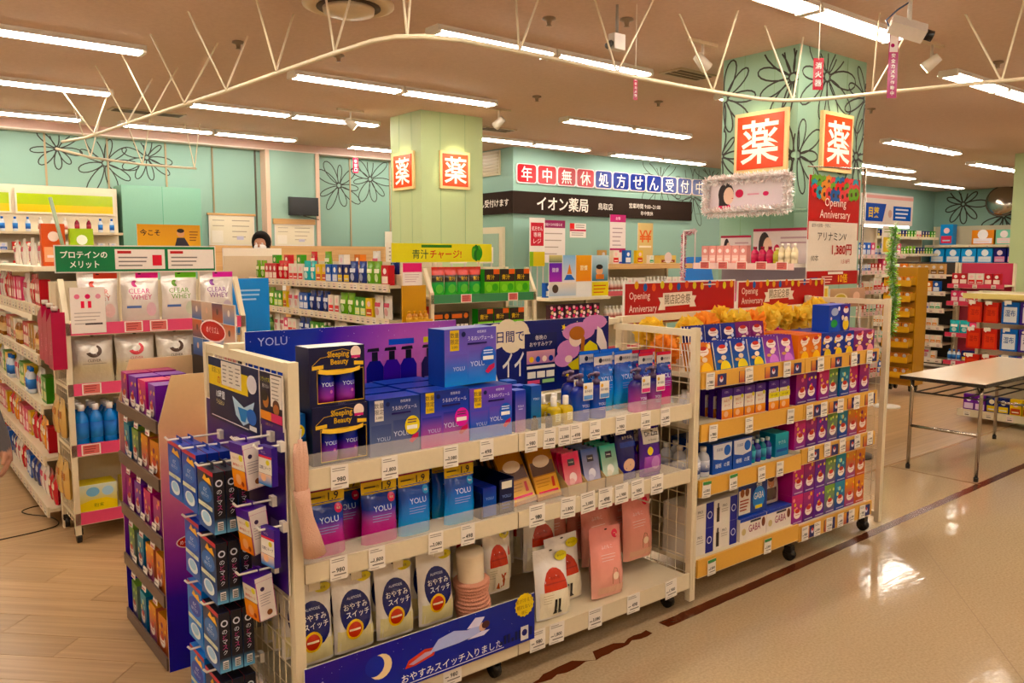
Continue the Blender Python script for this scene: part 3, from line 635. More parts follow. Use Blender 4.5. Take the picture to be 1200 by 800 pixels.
def sleeping_box():
    w_, h, d = 0.2, 0.195, 0.1; navy = '#171838'; wn0, wn1, z0, z1 = -0.072, 0.094, 0.012, 0.118; mb = MB()
    # shell with a real window opening
    for x0, x1, a, b in ((-w_ / 2, wn0, 0, h), (wn1, w_ / 2, 0, h), (wn0, wn1, 0, z0), (wn0, wn1, z1, h)): mb.box(x0, x1, 0, 0.003, a, b, navy)
    mb.box(-w_ / 2, -w_ / 2 + 0.003, 0.003, d, 0, h, navy); mb.box(w_ / 2 - 0.003, w_ / 2, 0.003, d, 0, h, navy); mb.box(-w_ / 2, w_ / 2, d - 0.003, d, 0, h, navy)
    mb.box(-w_ / 2, w_ / 2, 0.003, d - 0.003, 0, 0.003, navy); mb.box(-w_ / 2, w_ / 2, 0.003, d - 0.003, h - 0.003, h, navy, top='#c9c4c0')
    p = Pan(mb, XF(0, 0, 0)); g = '#d2ab58'
    p.line([(wn0, z0), (wn1, z0), (wn1, z1), (wn0, z1)], 0.003, g, True)
    p.text('Sleeping', 0.004, 0.167, 0.026, g, bold=0.02, maxw=0.078); p.text('Beauty', 0.008, 0.142, 0.024, g, bold=0.02, maxw=0.064)
    p.line([(-0.09, 0.135), (-0.06, 0.16), (-0.035, 0.163), (-0.02, 0.18), (0.02, 0.185), (0.045, 0.178)], 0.0016, g)
    p.poly([(-0.09, 0.122), (-0.09, 0.134), (-0.05, 0.137), (-0.05, 0.125)], '#e4bf6a'); p.poly([(0.06, 0.13), (0.06, 0.143), (0.094, 0.14), (0.094, 0.128)], '#e4bf6a')
    p.poly([(-0.07, 0.11), (-0.066, 0.124), (-0.03, 0.118), (0.02, 0.116), (0.06, 0.12), (0.082, 0.126), (0.08, 0.112), (0.05, 0.105), (0, 0.102), (-0.04, 0.104)], '#ecc972')
    p.disc(0.066, 0.172, 0.019, '#f0dccf', ry=0.021); p.rect(0.05, 0.153, 0.082, 0.162, '#c83a7a'); p.text('YOLU', 0.01, 0.006, 0.007, '#6d6a90')
    bot = MB()
    for cx_ in (-0.03, 0.046):
        bot.lathe([(0.035, 0), (0.036, 0.03), (0.036, 0.07), (0.035, 0.1), (0.03, 0.108)], ['#a8448c', '#8a44a0', '#3c3f9a', '#26307c', '#1b2056'], n=14, c=(cx_, 0.045, 0.004))
        q = Pan(bot, lambda u, v, n, c=cx_: Vector((c + 0.036 * math.sin(u / 0.036), 0.045 - (0.0362 + n) * math.cos(u / 0.036), v)), curved=True); q.text('YOLU', 0.002, 0.07, 0.013, '#d8def8'); q.disc(0.012, 0.045, 0.006, '#c06ab0', n=8)
    return Proto('shampoo_window_box', 'box', 'navy window gift box with gold ribbon showing two bottles', w_, h, d, None, [('carton', mb.mesh('carton', 'carton'), []), ('bottle_pair', bot.mesh('bottles', 'plastic'), [])])
SLB = sleeping_box()
def d_bluebox(p, w_, h):
    p.rect(0, 0, w_, h * 0.55, '#3f8f7a', '#27406e'); p.rect(w_ * 0.1, 0.003, w_ * 0.9, h * 0.5, '#6fae8c', '#3a5a88'); p.disc(w_ * 0.62, h * 0.68, w_ * 0.33, '#e8cf3a'); p.disc(w_ * 0.2, h * 0.75, w_ * 0.12, '#e8cf3a'); p.lines(w_ * 0.42, h * 0.75, w_ * 0.85, 3, h * 0.05, h * 0.02, '#a07a20')
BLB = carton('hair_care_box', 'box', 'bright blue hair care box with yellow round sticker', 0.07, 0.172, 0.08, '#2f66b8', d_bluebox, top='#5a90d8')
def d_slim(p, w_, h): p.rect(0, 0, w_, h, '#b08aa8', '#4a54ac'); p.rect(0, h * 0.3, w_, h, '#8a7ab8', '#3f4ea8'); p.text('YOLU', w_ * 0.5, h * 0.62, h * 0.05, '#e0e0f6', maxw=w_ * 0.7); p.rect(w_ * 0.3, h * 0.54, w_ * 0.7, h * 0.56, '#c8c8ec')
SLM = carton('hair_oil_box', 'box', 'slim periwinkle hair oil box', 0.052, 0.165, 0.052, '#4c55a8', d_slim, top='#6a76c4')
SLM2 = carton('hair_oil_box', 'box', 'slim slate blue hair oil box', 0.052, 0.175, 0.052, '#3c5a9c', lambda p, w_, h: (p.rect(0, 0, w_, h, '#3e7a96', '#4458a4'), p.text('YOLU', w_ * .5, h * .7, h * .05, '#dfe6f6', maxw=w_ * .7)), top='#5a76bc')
def bottle_oil():
    b = MB(); b.lathe([(0.026, 0), (0.027, 0.01), (0.027, 0.06), (0.024, 0.072), (0.012, 0.078)], ['#a08a20', '#b89c28', '#c4a830', '#b8a040', '#b8a040'], n=14, sq=0.6)
    p = Pan(b, XF(0, -0.0275, 0)); p.rect(-0.014, 0.018, 0.014, 0.05, '#e9dfae'); p.lines(-0.011, 0.045, 0.011, 4, 0.007, 0.002, '#7a6a30')
    c = MB(); c.lathe([(0.012, 0.077), (0.013, 0.08), (0.013, 0.112), (0.011, 0.115)], '#efe9df', n=12)
    return Proto('hair_oil_bottle', 'bottle', 'small golden oil bottle with white cap', 0.056, 0.115, 0.054, None, [('body', b.mesh('body', 'plastic'), []), ('cap', c.mesh('cap', 'plastic'), [])])
OIL = bottle_oil()
def bottle_small(col, cap, nm, desc, r=0.02, h=0.075):
    b = MB(); b.lathe([(r, 0), (r, h * 0.7), (r * 0.8, h * 0.78), (r * 0.45, h * 0.8)], col, n=12); c = MB(); c.lathe([(r * 0.5, h * 0.79), (r * 0.5, h), (r * 0.4, h * 1.01)], cap, n=10)
    return Proto(nm, 'bottle', desc, 2 * r, h, 2 * r, None, [('body', b.mesh('body', 'plastic'), []), ('cap', c.mesh('cap', 'plastic'), [])])
TST = bottle_small('#1a1716', '#1a1716', 'tester_bottle', 'tiny black tester bottle', 0.014, 0.06)
JAR = bottle_small('#3a2f2c', '#b8a890', 'styling_bottle', 'short dark styling bottle with pale cap', 0.028, 0.12)
def pump(c0, c1, tagc, name, desc, h=0.2, r=0.042):
    b = MB(); hb = h * 0.72
    b.lathe([(r * 0.95, 0), (r, 0.01), (r, hb * 0.35), (r, hb * 0.8), (r * 0.75, hb * 0.94), (r * 0.35, hb)], [c0, c0, mixc(c0, c1, 0.4), mixc(c0, c1, 0.9), c1, c1], n=16)
    q = Pan(b, lambda u, v, n: Vector((r * math.sin(u / r), -(r + 0.0003 + n) * math.cos(u / r), v)), curved=True); q.text('YOLU', 0, hb * 0.45, 0.012, '#dfe3fa'); q.lines(-0.018, hb * 0.35, 0.018, 2, 0.008, 0.002, '#b8b4dc')
    pm = MB(); pm.lathe([(r * 0.42, hb), (r * 0.42, hb + 0.018), (r * 0.2, hb + 0.02), (r * 0.2, hb + 0.034), (r * 0.36, hb + 0.036), (r * 0.36, hb + 0.05), (r * 0.1, hb + 0.053)], '#55435e', n=12)
    pm.bar((0, 0, hb + 0.045), (-r * 1.1, -0.004, hb + 0.043), 0.006, '#55435e', n=6); pm.bar((-r * 1.05, -0.004, hb + 0.045), (-r * 1.15, -0.004, hb + 0.03), 0.005, '#55435e', n=6)
    tg = MB(); tg.box(-r * 0.55, r * 0.75, -r - 0.004, -r - 0.003, hb * 0.62, hb * 1.12, '#e9e3da'); p = Pan(tg, XF(0, -r - 0.004, hb * 0.6)); p.disc(-r * 0.25, hb * 0.4, 0.008, '#d7a030'); p.rect(-r * 0.5, 0.006, r * 0.7, hb * 0.16, tagc); p.text('集中補修', r * 0.1, hb * 0.28, 0.012, '#4a4254', maxw=r)
    return Proto(name, 'bottle', desc, 2 * r, h, 2 * r, None, [('body', b.mesh('body', 'plastic'), []), ('pump', pm.mesh('pump', 'plastic'), []), ('tag', tg.mesh('tag', 'paper'), [])])
PB1 = pump('#2b62c8', '#2a2f7c', '#6a9ad8', 'pump_bottle', 'blue shampoo pump bottle with hanging tag')
PB2 = pump('#c65a9c', '#2b2a6c', '#d84a86', 'pump_bottle', 'pink to navy shampoo pump bottle with hanging tag')
def d_refill(dot, dc='#e6e2f2'):
    def f(p, w_, h):
        p.text('YOLU', 0, h * 0.56, h * 0.085, '#d5e0f8'); p.lines(-w_ * 0.3, h * 0.46, w_ * 0.28, 3, h * 0.04, h * 0.01, '#9aa8e0'); p.disc(w_ * 0.28, h * 0.7, w_ * 0.11, dot); p.text('限定', w_ * 0.28, h * 0.7, h * 0.03, '#f6e6ea')
    return f
def yhead(p, w_, h):
    p.rect(-w_ * 0.49, h * 0.78, w_ * 0.49, h * 0.995, '#d9b52e'); p.rect(-w_ * 0.49, h * 0.965, w_ * 0.49, h * 0.998, '#8a1f3a'); p.text('1.9', w_ * 0.2, h * 0.875, h * 0.12, '#1e1a1a', bold=0.01); p.rect(-w_ * 0.42, h * 0.87, -w_ * 0.1, h * 0.895, '#4a3a16'); p.text('約', -w_ * .05, h * .88, h * .05, '#3a2c10')
RFP = pouch('refill_pouch', 'pouch', 'blue to pink shampoo refill pouch with yellow 1.9 header', 0.14, 0.226, 0.07, vgrad([(0, '#c2528e'), (0.35, '#b0508f'), (0.55, '#3a4a9c'), (1, '#24357e')]), d_refill('#c8305c'), seal=0.2, hole=False, head=yhead)
RFB = pouch('refill_pouch', 'pouch', 'sky blue shampoo refill pouch with yellow 1.9 header', 0.135, 0.226, 0.07, vgrad([(0, '#5ab4e0'), (0.3, '#3f8ede'), (0.6, '#2a55b4'), (1, '#243f8e')]), d_refill('#4a9ad8'), seal=0.2, hole=False, head=yhead)
def whead(c): 
    def f(p, w_, h): p.rect(-w_ * 0.49, h * 0.78, w_ * 0.49, h * 0.98, '#cdc6c4'); p.rect(-w_ * 0.49, h * 0.94, w_ * 0.49, h * 0.998, c); p.disc(-w_ * 0.16, h * 0.87, w_ * 0.09, '#1f2030'); p.text('夜間美容', w_ * 0.16, h * 0.87, h * 0.05, '#4a4652', maxw=w_ * .5)
    return f
BGP = pouch('large_refill_pouch', 'pouch', 'tall blue refill pouch with white header', 0.125, 0.26, 0.07, vgrad([(0, '#5fb6e2'), (0.4, '#3a86dc'), (0.75, '#2247a4'), (1, '#2247a4')]), d_refill('#3a7ad0'), seal=0.24, hole=False, head=whead('#2e6ad0'))
PKP = pouch('large_refill_pouch', 'pouch', 'tall pink to blue refill pouch with red topped header', 0.1, 0.245, 0.06, vgrad([(0, '#d45a8a'), (0.35, '#b84a8c'), (0.62, '#2c459c'), (1, '#24357e')]), d_refill('#d0507e'), seal=0.24, hole=False, head=whead('#c8283e'))
SBX = carton('hair_mask_box', 'box', 'small deep blue hair mask box', 0.062, 0.112, 0.03, '#22308a', lambda p, w_, h: (p.rect(0, 0, w_, h, '#2f6ac0', '#26308c'), p.text('YOLU', w_ * .5, h * .62, h * .09, '#a8c0ec', maxw=w_ * .7)), top='#2c3a98')
def tray():
    mb = MB(); n = '#141a3c'; mb.box(-0.08, 0.08, 0, 0.22, 0, 0.004, n); mb.box(-0.08, -0.077, 0, 0.22, 0.004, 0.10, n); mb.box(0.077, 0.08, 0, 0.22, 0.004, 0.14, n); mb.box(-0.077, 0.077, 0.217, 0.22, 0.004, 0.14, n); mb.box(0.01, 0.077, 0, 0.003, 0.004, 0.135, n)
    p = Pan(mb, XF(0, 0, 0)); p.rect(0.02, 0.1, 0.07, 0.128, '#e0d8c8'); p.text('YOLU', 0.044, 0.07, 0.012, '#8aa0d8'); p.lines(0.02, 0.05, 0.066, 3, 0.012, 0.004, '#4a5a9a')
    return Proto('display_tray', 'tray', 'navy cardboard display tray holding small hair mask boxes', 0.16, 0.14, 0.22, mb.mesh('tray', 'carton'))
TRY = tray()
# ---- leg warmers and sleep goods
def d_kraft(p, w_, h):
    p.text('レッグウォーマー', 0, h * 0.86, h * 0.075, '#7a2f20', bold=0.02, maxw=w_ * 0.8, rot=0.04); p.rect(-w_ * 0.46, h * 0.4, w_ * 0.46, h * 0.62, '#5a3a2a'); p.disc(0, h * 0.62, w_ * 0.34, '#d8c0a4', ry=h * 0.1)
    p.rect(-w_ * 0.47, h * 0.06, w_ * 0.47, h * 0.38, '#dba85a'); p.lines(-w_ * 0.4, h * 0.33, w_ * 0.2, 3, h * 0.05, h * 0.014, '#b8803c'); p.poly([(w_ * .2, h * .18), (w_ * .32, h * .18), (w_ * .34, h * .34), (w_ * .24, h * .34)], '#c8402c'); p.rect(-w_ * 0.4, h * 0.1, w_ * 0.4, h * 0.14, '#d85a6a')
KRF = carton('legwarmer_pack', 'pack', 'flat kraft brown leg warmer pack', 0.13, 0.25, 0.012, '#a8743e', lambda p, w_, h: d_kraft(Pan(p.mb, XF(0, 0, 0)), w_, h), mat='plastic')
KRD = carton('legwarmer_pack', 'pack', 'flat dark brown leg warmer pack', 0.13, 0.245, 0.012, '#4b372c', lambda p, w_, h: p.rect(0, h * 0.8, w_, h, '#8a5c34'), mat='plastic')
def slotpack(c0, c1, name, desc):
    def dd(p, w_, h): p.rect(0, 0, w_, h, c0, c1); p.rect(w_ * 0.3, h * 0.68, w_ * 0.7, h * 0.84, '#2a2430'); p.text('kneipp', w_ * 0.5, h * 0.76, h * 0.05, '#f2ece4', maxw=w_ * .34); p.disc(w_ * 0.5, h * 0.4, w_ * 0.22, mixc(c0, '#ffffff', 0.4)); p.disc(w_ * 0.4, h * 0.3, w_ * 0.16, c0); p.rect(0, 0, w_, h * 0.12, mixc(c1, '#3a2040', 0.5))
    return carton(name, 'sachet', desc, 0.094, 0.175, 0.006, c1, dd, mat='pouch')
SP1 = slotpack('#e8b8b8', '#d8305c', 'bath_sachet', 'pink bath salt sachet with red fruit print'); SP2 = slotpack('#c8c4d8', '#39508e', 'bath_sachet', 'dark blue bath salt sachet'); SP3 = slotpack('#dcdccc', '#3c9c88', 'bath_sachet', 'white and teal bath salt sachet')
def slotbox():
    mb = MB(); c = '#bfa67e'; mb.box(-0.0525, 0.0525, 0, 0.2, 0, 0.003, c); mb.box(-0.0525, 0.0525, 0, 0.003, 0.003, 0.05, c); mb.box(-0.0525, 0.0525, 0.197, 0.2, 0.003, 0.18, c)
    for x in (-0.0525, 0.0495):
        mb.prism([(0, 0.003), (0, 0.05), (0.197, 0.18), (0.197, 0.003)], (lambda x0: (lambda u, v, n: Vector((x0 + 0.003 - n if False else x0 + n, u, v))))(x), 0.003, c)
    return Proto('sachet_holder', 'holder', 'open kraft sachet holder box with sloping sides', 0.105, 0.18, 0.2, mb.mesh('holder', 'carton'))
SLT = slotbox()
PUR = pouch('sleep_pouch', 'pouch', 'navy sleep aid pouch with a sleeping face print', 0.125, 0.235, 0.05, vgrad([(0, '#2b2a78'), (1, '#1d2258')]), lambda p, w_, h: (p.disc(0, h * .28, w_ * .3, '#d8b49c', ry=h * .12), p.rect(-w_ * .4, h * .62, w_ * .4, h * .72, '#3a4aa0'), p.text('おやすみ', 0, h * .8, h * .06, '#e6e0f0')), seal=0.12)
def d_drz(p, w_, h):
    p.rect(-w_ * .42, h * .62, w_ * .42, h * .9, '#d9d2cc'); p.text('Dr.Zzz', 0, h * .8, h * .09, '#1f1a24', bold=0.01, maxw=w_ * .75); p.text("It's Sleeping", 0, h * .68, h * .045, '#4a4250', maxw=w_ * .7); p.disc(-w_ * .16, h * .48, w_ * .14, '#e4c84a'); p.rect(-w_ * .42, h * .08, w_ * .42, h * .38, '#8a4a9c', '#a868b4'); p.disc(w_ * .1, h * .25, w_ * .22, '#c08ac4')
DRZ = pouch('sleep_pouch', 'pouch', 'purple sleep supplement pouch with white title panel', 0.135, 0.24, 0.055, vgrad([(0, '#6a3a90'), (0.5, '#54348a'), (1, '#2d2a6c')]), d_drz, seal=0.1)
def d_switch(p, w_, h):
    p.poly([(-w_ * .47, h * .03), (w_ * .47, h * .03), (w_ * .47, h * .44), (0, h * .3), (-w_ * .47, h * .36)], '#e3d7a4') if False else None
    p.rect(-w_ * .46, h * .04, w_ * .46, h * .3, '#ddd3a6'); p.disc(0.0, h * .5, w_ * .4, '#22265e', ry=h * .27, n=24); p.text('ALAMODE', 0, h * .68, h * .03, '#cfd4ec'); p.text('おやすみ', 0, h * .585, h * .075, '#f0f0f8', maxw=w_ * .62); p.text('スイッチ', w_ * .03, h * .49, h * .075, '#f0f0f8', maxw=w_ * .6)
    p.disc(-w_ * .08, h * .3, w_ * .22, '#e0b43a', ry=h * .13); p.disc(-w_ * .08, h * .3, w_ * .17, '#b83a2c', ry=h * .1); p.rect(-w_ * .22, h * .29, w_ * .06, h * .315, '#f2e2c0'); p.disc(w_ * .3, h * .9, w_ * .2, '#d6c83e', ry=h * .06); p.text('夜用', w_ * .3, h * .9, h * .035, '#5a5016')
SWI = pouch('sleep_sock_pack', 'pack', 'white sleep sock pack with navy oval print', 0.15, 0.275, 0.07, lambda u, v: '#e2dcd6', d_switch, seal=0.16, stand=False, waist=0.03)
SWG = pouch('plain_grey_pack', 'pack', 'plain grey backed sock pack hanging behind the white packs', 0.14, 0.26, 0.03, lambda u, v: '#8d8782', None, seal=0.16, stand=False, waist=0.03)
def d_redsock(p, w_, h):
    p.disc(0, h * .42, w_ * .36, '#c2341f', ry=h * .3, n=20); p.rect(-w_ * .46, h * .03, w_ * .46, h * .4, '#e6ddc6'); p.text('遠赤外線', 0, h * .58, h * .04, '#8a2012'); p.rect(-w_ * .3, h * .5, w_ * .3, h * .52, '#a02a18')
    p.rect(-w_ * .08, h * .1, -w_ * .01, h * .28, '#262220'); p.rect(w_ * .03, h * .1, w_ * .1, h * .28, '#262220'); p.poly([(-w_ * .13, h * .07), (w_ * .0, h * .07), (-w_ * .0, h * .11), (-w_ * .08, h * .11)], '#262220'); p.poly([(w_ * .02, h * .07), (w_ * .16, h * .07), (w_ * .1, h * .11), (w_ * .03, h * .11)], '#262220')
    p.lines(-w_ * .4, h * .36, -w_ * .1, 4, h * .035, h * .008, '#b8ac90'); p.disc(w_ * .3, h * .86, w_ * .19, '#d6c83e', ry=h * .07); p.text('あったか', w_ * .3, h * .86, h * .03, '#5a5016', maxw=w_ * .28)
RSK = pouch('warm_sock_pack', 'pack', 'white warm sock pack with red dome and boot print', 0.18, 0.285, 0.07, lambda u, v: '#e6e0da', d_redsock, seal=0.14, stand=False, waist=0.03)
def d_redsock2(p, w_, h):
    d_redsock(p, w_, h); p.rect(-w_ * .2, h * .05, w_ * .2, h * .3, '#e6ddc6'); p.poly([(-w_ * .16, h * .08), (-w_ * .02, h * .06), (w_ * .1, h * .26), (w_ * .02, h * .3)], '#b5624c'); p.poly([(0, h * .08), (w_ * .14, h * .1), (w_ * .2, h * .3), (w_ * .12, h * .3)], '#a8503c')
RSK2 = pouch('warm_sock_pack', 'pack', 'white warm sock pack with red dome and brown sock print', 0.13, 0.27, 0.05, lambda u, v: '#e6e0da', d_redsock2, seal=0.14, stand=False, waist=0.03)
def d_pink(p, w_, h):
    p.disc(w_ * .3, h * .88, w_ * .1, '#e86a78'); p.text('ふわもこ', -w_ * .05, h * .72, h * .05, '#f4dcd8', maxw=w_ * .6); p.lines(-w_ * .3, h * .62, w_ * .2, 3, h * .04, h * .008, '#f0d2cc')
    p.line([(w_ * .02, h * .18), (w_ * .0, h * .32), (w_ * .06, h * .42), (w_ * .14, h * .4), (w_ * .2, h * .28), (w_ * .26, h * .16)], w_ * .02, '#a07a62'); p.rect(-w_ * .4, h * .06, w_ * .42, h * .16, '#e4b8a4'); p.disc(w_ * .1, h * .3, w_ * .09, '#efd8c4')
PNK = pouch('pink_sock_pack', 'pack', 'pale pink room sock pack', 0.19, 0.3, 0.08, vgrad([(0, '#e6b4a6'), (0.5, '#e8a69c'), (1, '#e29a96')]), d_pink, seal=0.12, stand=False, waist=0.04)
# ---- eye masks and night masks on the hooks
def d_mask(c0, c1, logo):
    def f(p, w_, h):
        p.rect(0, 0, w_, h, c1, c0); p.poly([(0, h * .93), (w_, h * .93), (w_, h), (0, h)], '#b83a4a') ; p.disc(w_ * .5, h * .62, w_ * .42, logo, ry=h * .16); p.text('のど', w_ * .5, h * .66, h * .08, '#eef4fb', bold=0.01); p.text('ぬれマスク', w_ * .5, h * .57, h * .06, '#eef4fb', maxw=w_ * .7)
        p.poly([(w_ * .35, h * .82), (w_ * .5, h * .92), (w_ * .62, h * .86), (w_ * .8, h * .9), (w_ * .95, h * .78), (w_ * .6, h * .8)], '#e8b040'); p.rect(w_ * .05, h * .36, w_ * .95, h * .43, '#d9dcc0'); p.text('ハーブの香り', w_ * .5, h * .395, h * .04, '#2a5a9a', maxw=w_ * .7)
        p.disc(w_ * .55, h * .2, w_ * .34, '#dfe8ee', ry=h * .12); p.disc(w_ * .55, h * .22, w_ * .24, '#a8cce4', ry=h * .08)
    return f
def maskbox(name, desc, c0, c1, sc, logo):
    w_, h, d = 0.15, 0.2, 0.036; mb = MB(); mb.box(-w_ / 2, w_ / 2, 0, d, 0, h, c0, side=c1, top=c0); d_mask(c0, c1, logo)(Pan(mb, XF(-w_ / 2, 0, 0)), w_, h)
    # narrow right-hand side faces +X before turning: print bar code, round mark and vertical title
    p = Pan(mb, flat((w_ / 2, 0, 0), (0, 1, 0), (0, 0, 1))); p.rect(0, 0, d, h * .25, '#7fb4dc', sc); p.rect(0, h * .25, d, h, sc); p.disc(d * .5, h * .82, d * .32, '#d8dce8'); p.disc(d * .5, h * .82, d * .2, sc)
    for i, ch in enumerate('のどマスク'): p.text(ch, d * .5, h * (.68 - i * .085), d * .4, '#c86a9a' if i % 2 else '#e0e4f0')
    p.rect(d * .25, h * .06, d * .75, h * .2, '#dcdcdc')
    for i in range(4): p.rect(d * .3, h * (.07 + .03 * i), d * .7, h * (.085 + .03 * i), '#2a2a2e')
    mb.box(-0.03, 0.03, d * .5 - .0006, d * .5 + .0006, h - 0.002, h + 0.02, c0)
    return Proto(name, 'mask box', desc, w_, h, d, mb.mesh(name, 'carton'))
MKB = maskbox('throat_mask_box', 'royal blue throat mask box', '#1f3aa0', '#2a62c0', '#1c2c86', '#2f6ac4'); MKK = maskbox('throat_mask_box', 'black topped throat mask box', '#15131f', '#2a5aa0', '#16141f', '#2c6ab4'); MKL = maskbox('throat_mask_box', 'light blue throat mask box', '#2a78cc', '#2f86d8', '#2a6ec4', '#3a4aa8')
def d_tape(p, w_, h):
    p.rect(0, h * .78, w_, h, '#4a2a8a'); p.rect(0, h * .42, w_, h * .78, '#e8e0d4'); p.text('鼻呼吸テープ', w_ * .5, h * .52, h * .07, '#c8402c', maxw=w_ * .8, bold=0.01); p.text('ねむりの', w_ * .4, h * .67, h * .06, '#b06a20', maxw=w_ * .6); p.disc(w_ * .8, h * .7, w_ * .14, '#d8cf3a', ry=h * .07); p.rect(0, 0, w_, h * .42, '#d8722c', '#e8a050'); p.disc(w_ * .45, h * .2, w_ * .2, '#e8b48c', ry=h * .12); p.disc(w_ * .75, h * .12, w_ * .1, '#8a2a1c')
def tapebox(w_, h, d):
    mb = MB(); mb.box(-w_ / 2, w_ / 2, 0, d, 0, h, '#4a2a8a', side='#e4dcd8'); d_tape(Pan(mb, XF(-w_ / 2, 0, 0)), w_, h)
    p = Pan(mb, flat((w_ / 2, 0, 0), (0, 1, 0), (0, 0, 1))); p.rect(0, 0, d, h * .92, '#e4dcd8'); p.line([(0.001, .002), (d - .001, .002), (d - .001, h * .9), (.001, h * .9)], .002, '#b03a8a', True); p.disc(d * .35, h * .72, d * .12, '#3a2a4a'); p.lines(d * .15, h * .6, d * .85, 5, h * .06, h * .012, '#8a8490'); p.disc(d * .6, h * .15, d * .16, '#8a5a40')
    mb.box(-.02, .02, d * .5 - .0006, d * .5 + .0006, h - .002, h + .02, '#4a2a8a')
    return Proto('mouth_tape_box', 'box', 'purple and orange mouth tape box', w_, h, d, mb.mesh('tape', 'carton'))
TPB = tapebox(0.085, 0.145, 0.06)
def d_small(p, w_, h): p.rect(0, h * .7, w_, h, '#4a2a8a'); p.rect(0, h * .7, w_, h * .76, '#d84a5a'); p.rect(0, h * .3, w_, h * .7, '#e4e0d8'); p.text('口閉じテープ', w_ * .5, h * .45, h * .09, '#20285a', maxw=w_ * .85, bold=.01); p.disc(w_ * .72, h * .6, w_ * .14, '#d8cf3a', ry=h * .07); p.text('つくし', w_ * .4, h * .85, h * .07, '#f0e6f4', maxw=w_ * .6); p.rect(0, 0, w_, h * .3, '#2a7ac8', '#e8c8b0'); p.disc(w_ * .4, h * .2, w_ * .2, '#e8bc9c', ry=h * .1)
SMT = carton('mouth_tape_pack', 'pack', 'small white and blue mouth tape pack', 0.075, 0.12, 0.02, '#3a2a7c', d_small)
# ---- warming eye mask range (white oval badge with red cap)
def d_eye(c0, c1, accents, flatp=False):
    def f(p, w_, h):
        p.rect(0, 0, w_, h, c0, c1); rn = random.Random(len(c0 + c1) + int(w_ * 1e4) + int(c1[1:3], 16))
        for i in range(5): p.disc(w_ * rn.uniform(.12, .88), h * rn.uniform(.5, .92), w_ * rn.uniform(.05, .12), rn.choice(accents), n=10)
        cy_ = .36 if not flatp else .72
        p.disc(w_ * .5, h * cy_, w_ * .33, '#f0e4dc', ry=h * .16); p.disc(w_ * .5, h * (cy_ + .1), w_ * .22, '#c03428', ry=h * .075, n=14); p.rect(w_ * .3, h * (cy_ - .04), w_ * .7, h * (cy_ - .015), '#c48a80')
        if flatp: p.disc(w_ * .55, h * .015, w_ * .32, accents[0], ry=h * .3, a1=PI); p.disc(w_ * .25, h * .3, w_ * .16, '#d8a878', ry=h * .06); p.disc(w_ * .5, h * .42, w_ * .16, '#e8d4c0', ry=h * .09)
        else: p.rect(w_ * .12, h * .06, w_ * .88, h * .1, mixc(c0, '#ffffff', .4))
    return f
def eyebox(k, c0, c1, acc, desc, w_=0.105, h=0.165, d=0.1, top=None, flatp=False):
    return carton('eye_mask_box', 'box', desc, w_, h, d, c1, d_eye(c0, c1, acc, flatp), top=top or mixc(c1, '#000000', .15), side=mixc(c0, c1, .5))
EY = dict(
    plum=eyebox(0, '#4a2a78', '#a83a70', ['#e08a9a', '#e8b46a'], 'plum warming eye mask box'), violet=eyebox(1, '#5a2f86', '#7a4aa0', ['#e06a9a', '#e8d06a'], 'violet warming eye mask box'),
    rose=eyebox(2, '#7a3a8a', '#d0567a', ['#f0a0a8', '#e8c06a'], 'rose warming eye mask box'), green=eyebox(3, '#5a3a86', '#7aa04a', ['#a8d06a', '#e0e08a'], 'green warming eye mask box'),
    teal=eyebox(4, '#3a3f92', '#3a8ca0', ['#8ad0d8', '#e0d88a'], 'teal warming eye mask box'), yellow=eyebox(5, '#8a3a80', '#e09a3a', ['#f0d06a', '#e86a4a'], 'yellow warming eye mask box'), amber=eyebox(6, '#b84a3a', '#d88a2a', ['#f0c860', '#7a2a60'], 'amber warming eye mask box'),
    orangeb=eyebox(7, '#e08a3a', '#d8602a', ['#f4c048', '#f0e0c0'], 'orange warming patch box', .11, .13, .12, flatp=True), blueb=eyebox(8, '#2a3a98', '#28388c', ['#e8c85a', '#c8d4f0'], 'navy warming patch box', .112, .125, .12, top='#3a4a9c', flatp=True), plumb=eyebox(9, '#6a2f70', '#8a3a6a', ['#e8a0a8', '#e8c05a'], 'dark plum warming patch box', .115, .12, .12, flatp=True))
def flatpack(c0, c1, acc, desc, w_=0.125, h=0.135): return carton('eye_mask_pack', 'pack', desc, w_, h, 0.007, c1, d_eye(c0, c1, acc, True), side='#e6dfd8', top='#e6dfd8')
FPO = flatpack('#e0a030', '#d8702c', ['#f4c040', '#f0e0c0'], 'thin orange warming patch pack'); FPB = flatpack('#2a62a8', '#2a3a98', ['#e8d050', '#c8d4f0'], 'thin blue warming patch pack'); FPP = flatpack('#a86ac0', '#6a3a86', ['#d08ad8', '#f0c0d8'], 'thin lilac warming patch pack')
FBK = flatpack('#232a6e', '#262f80', ['#2a3a98', '#c8d4f0'], 'thin navy warming patch pack'); FPK = flatpack('#6a2a5c', '#7a2f66', ['#9a4a80', '#e8c0d0'], 'thin plum warming patch pack')
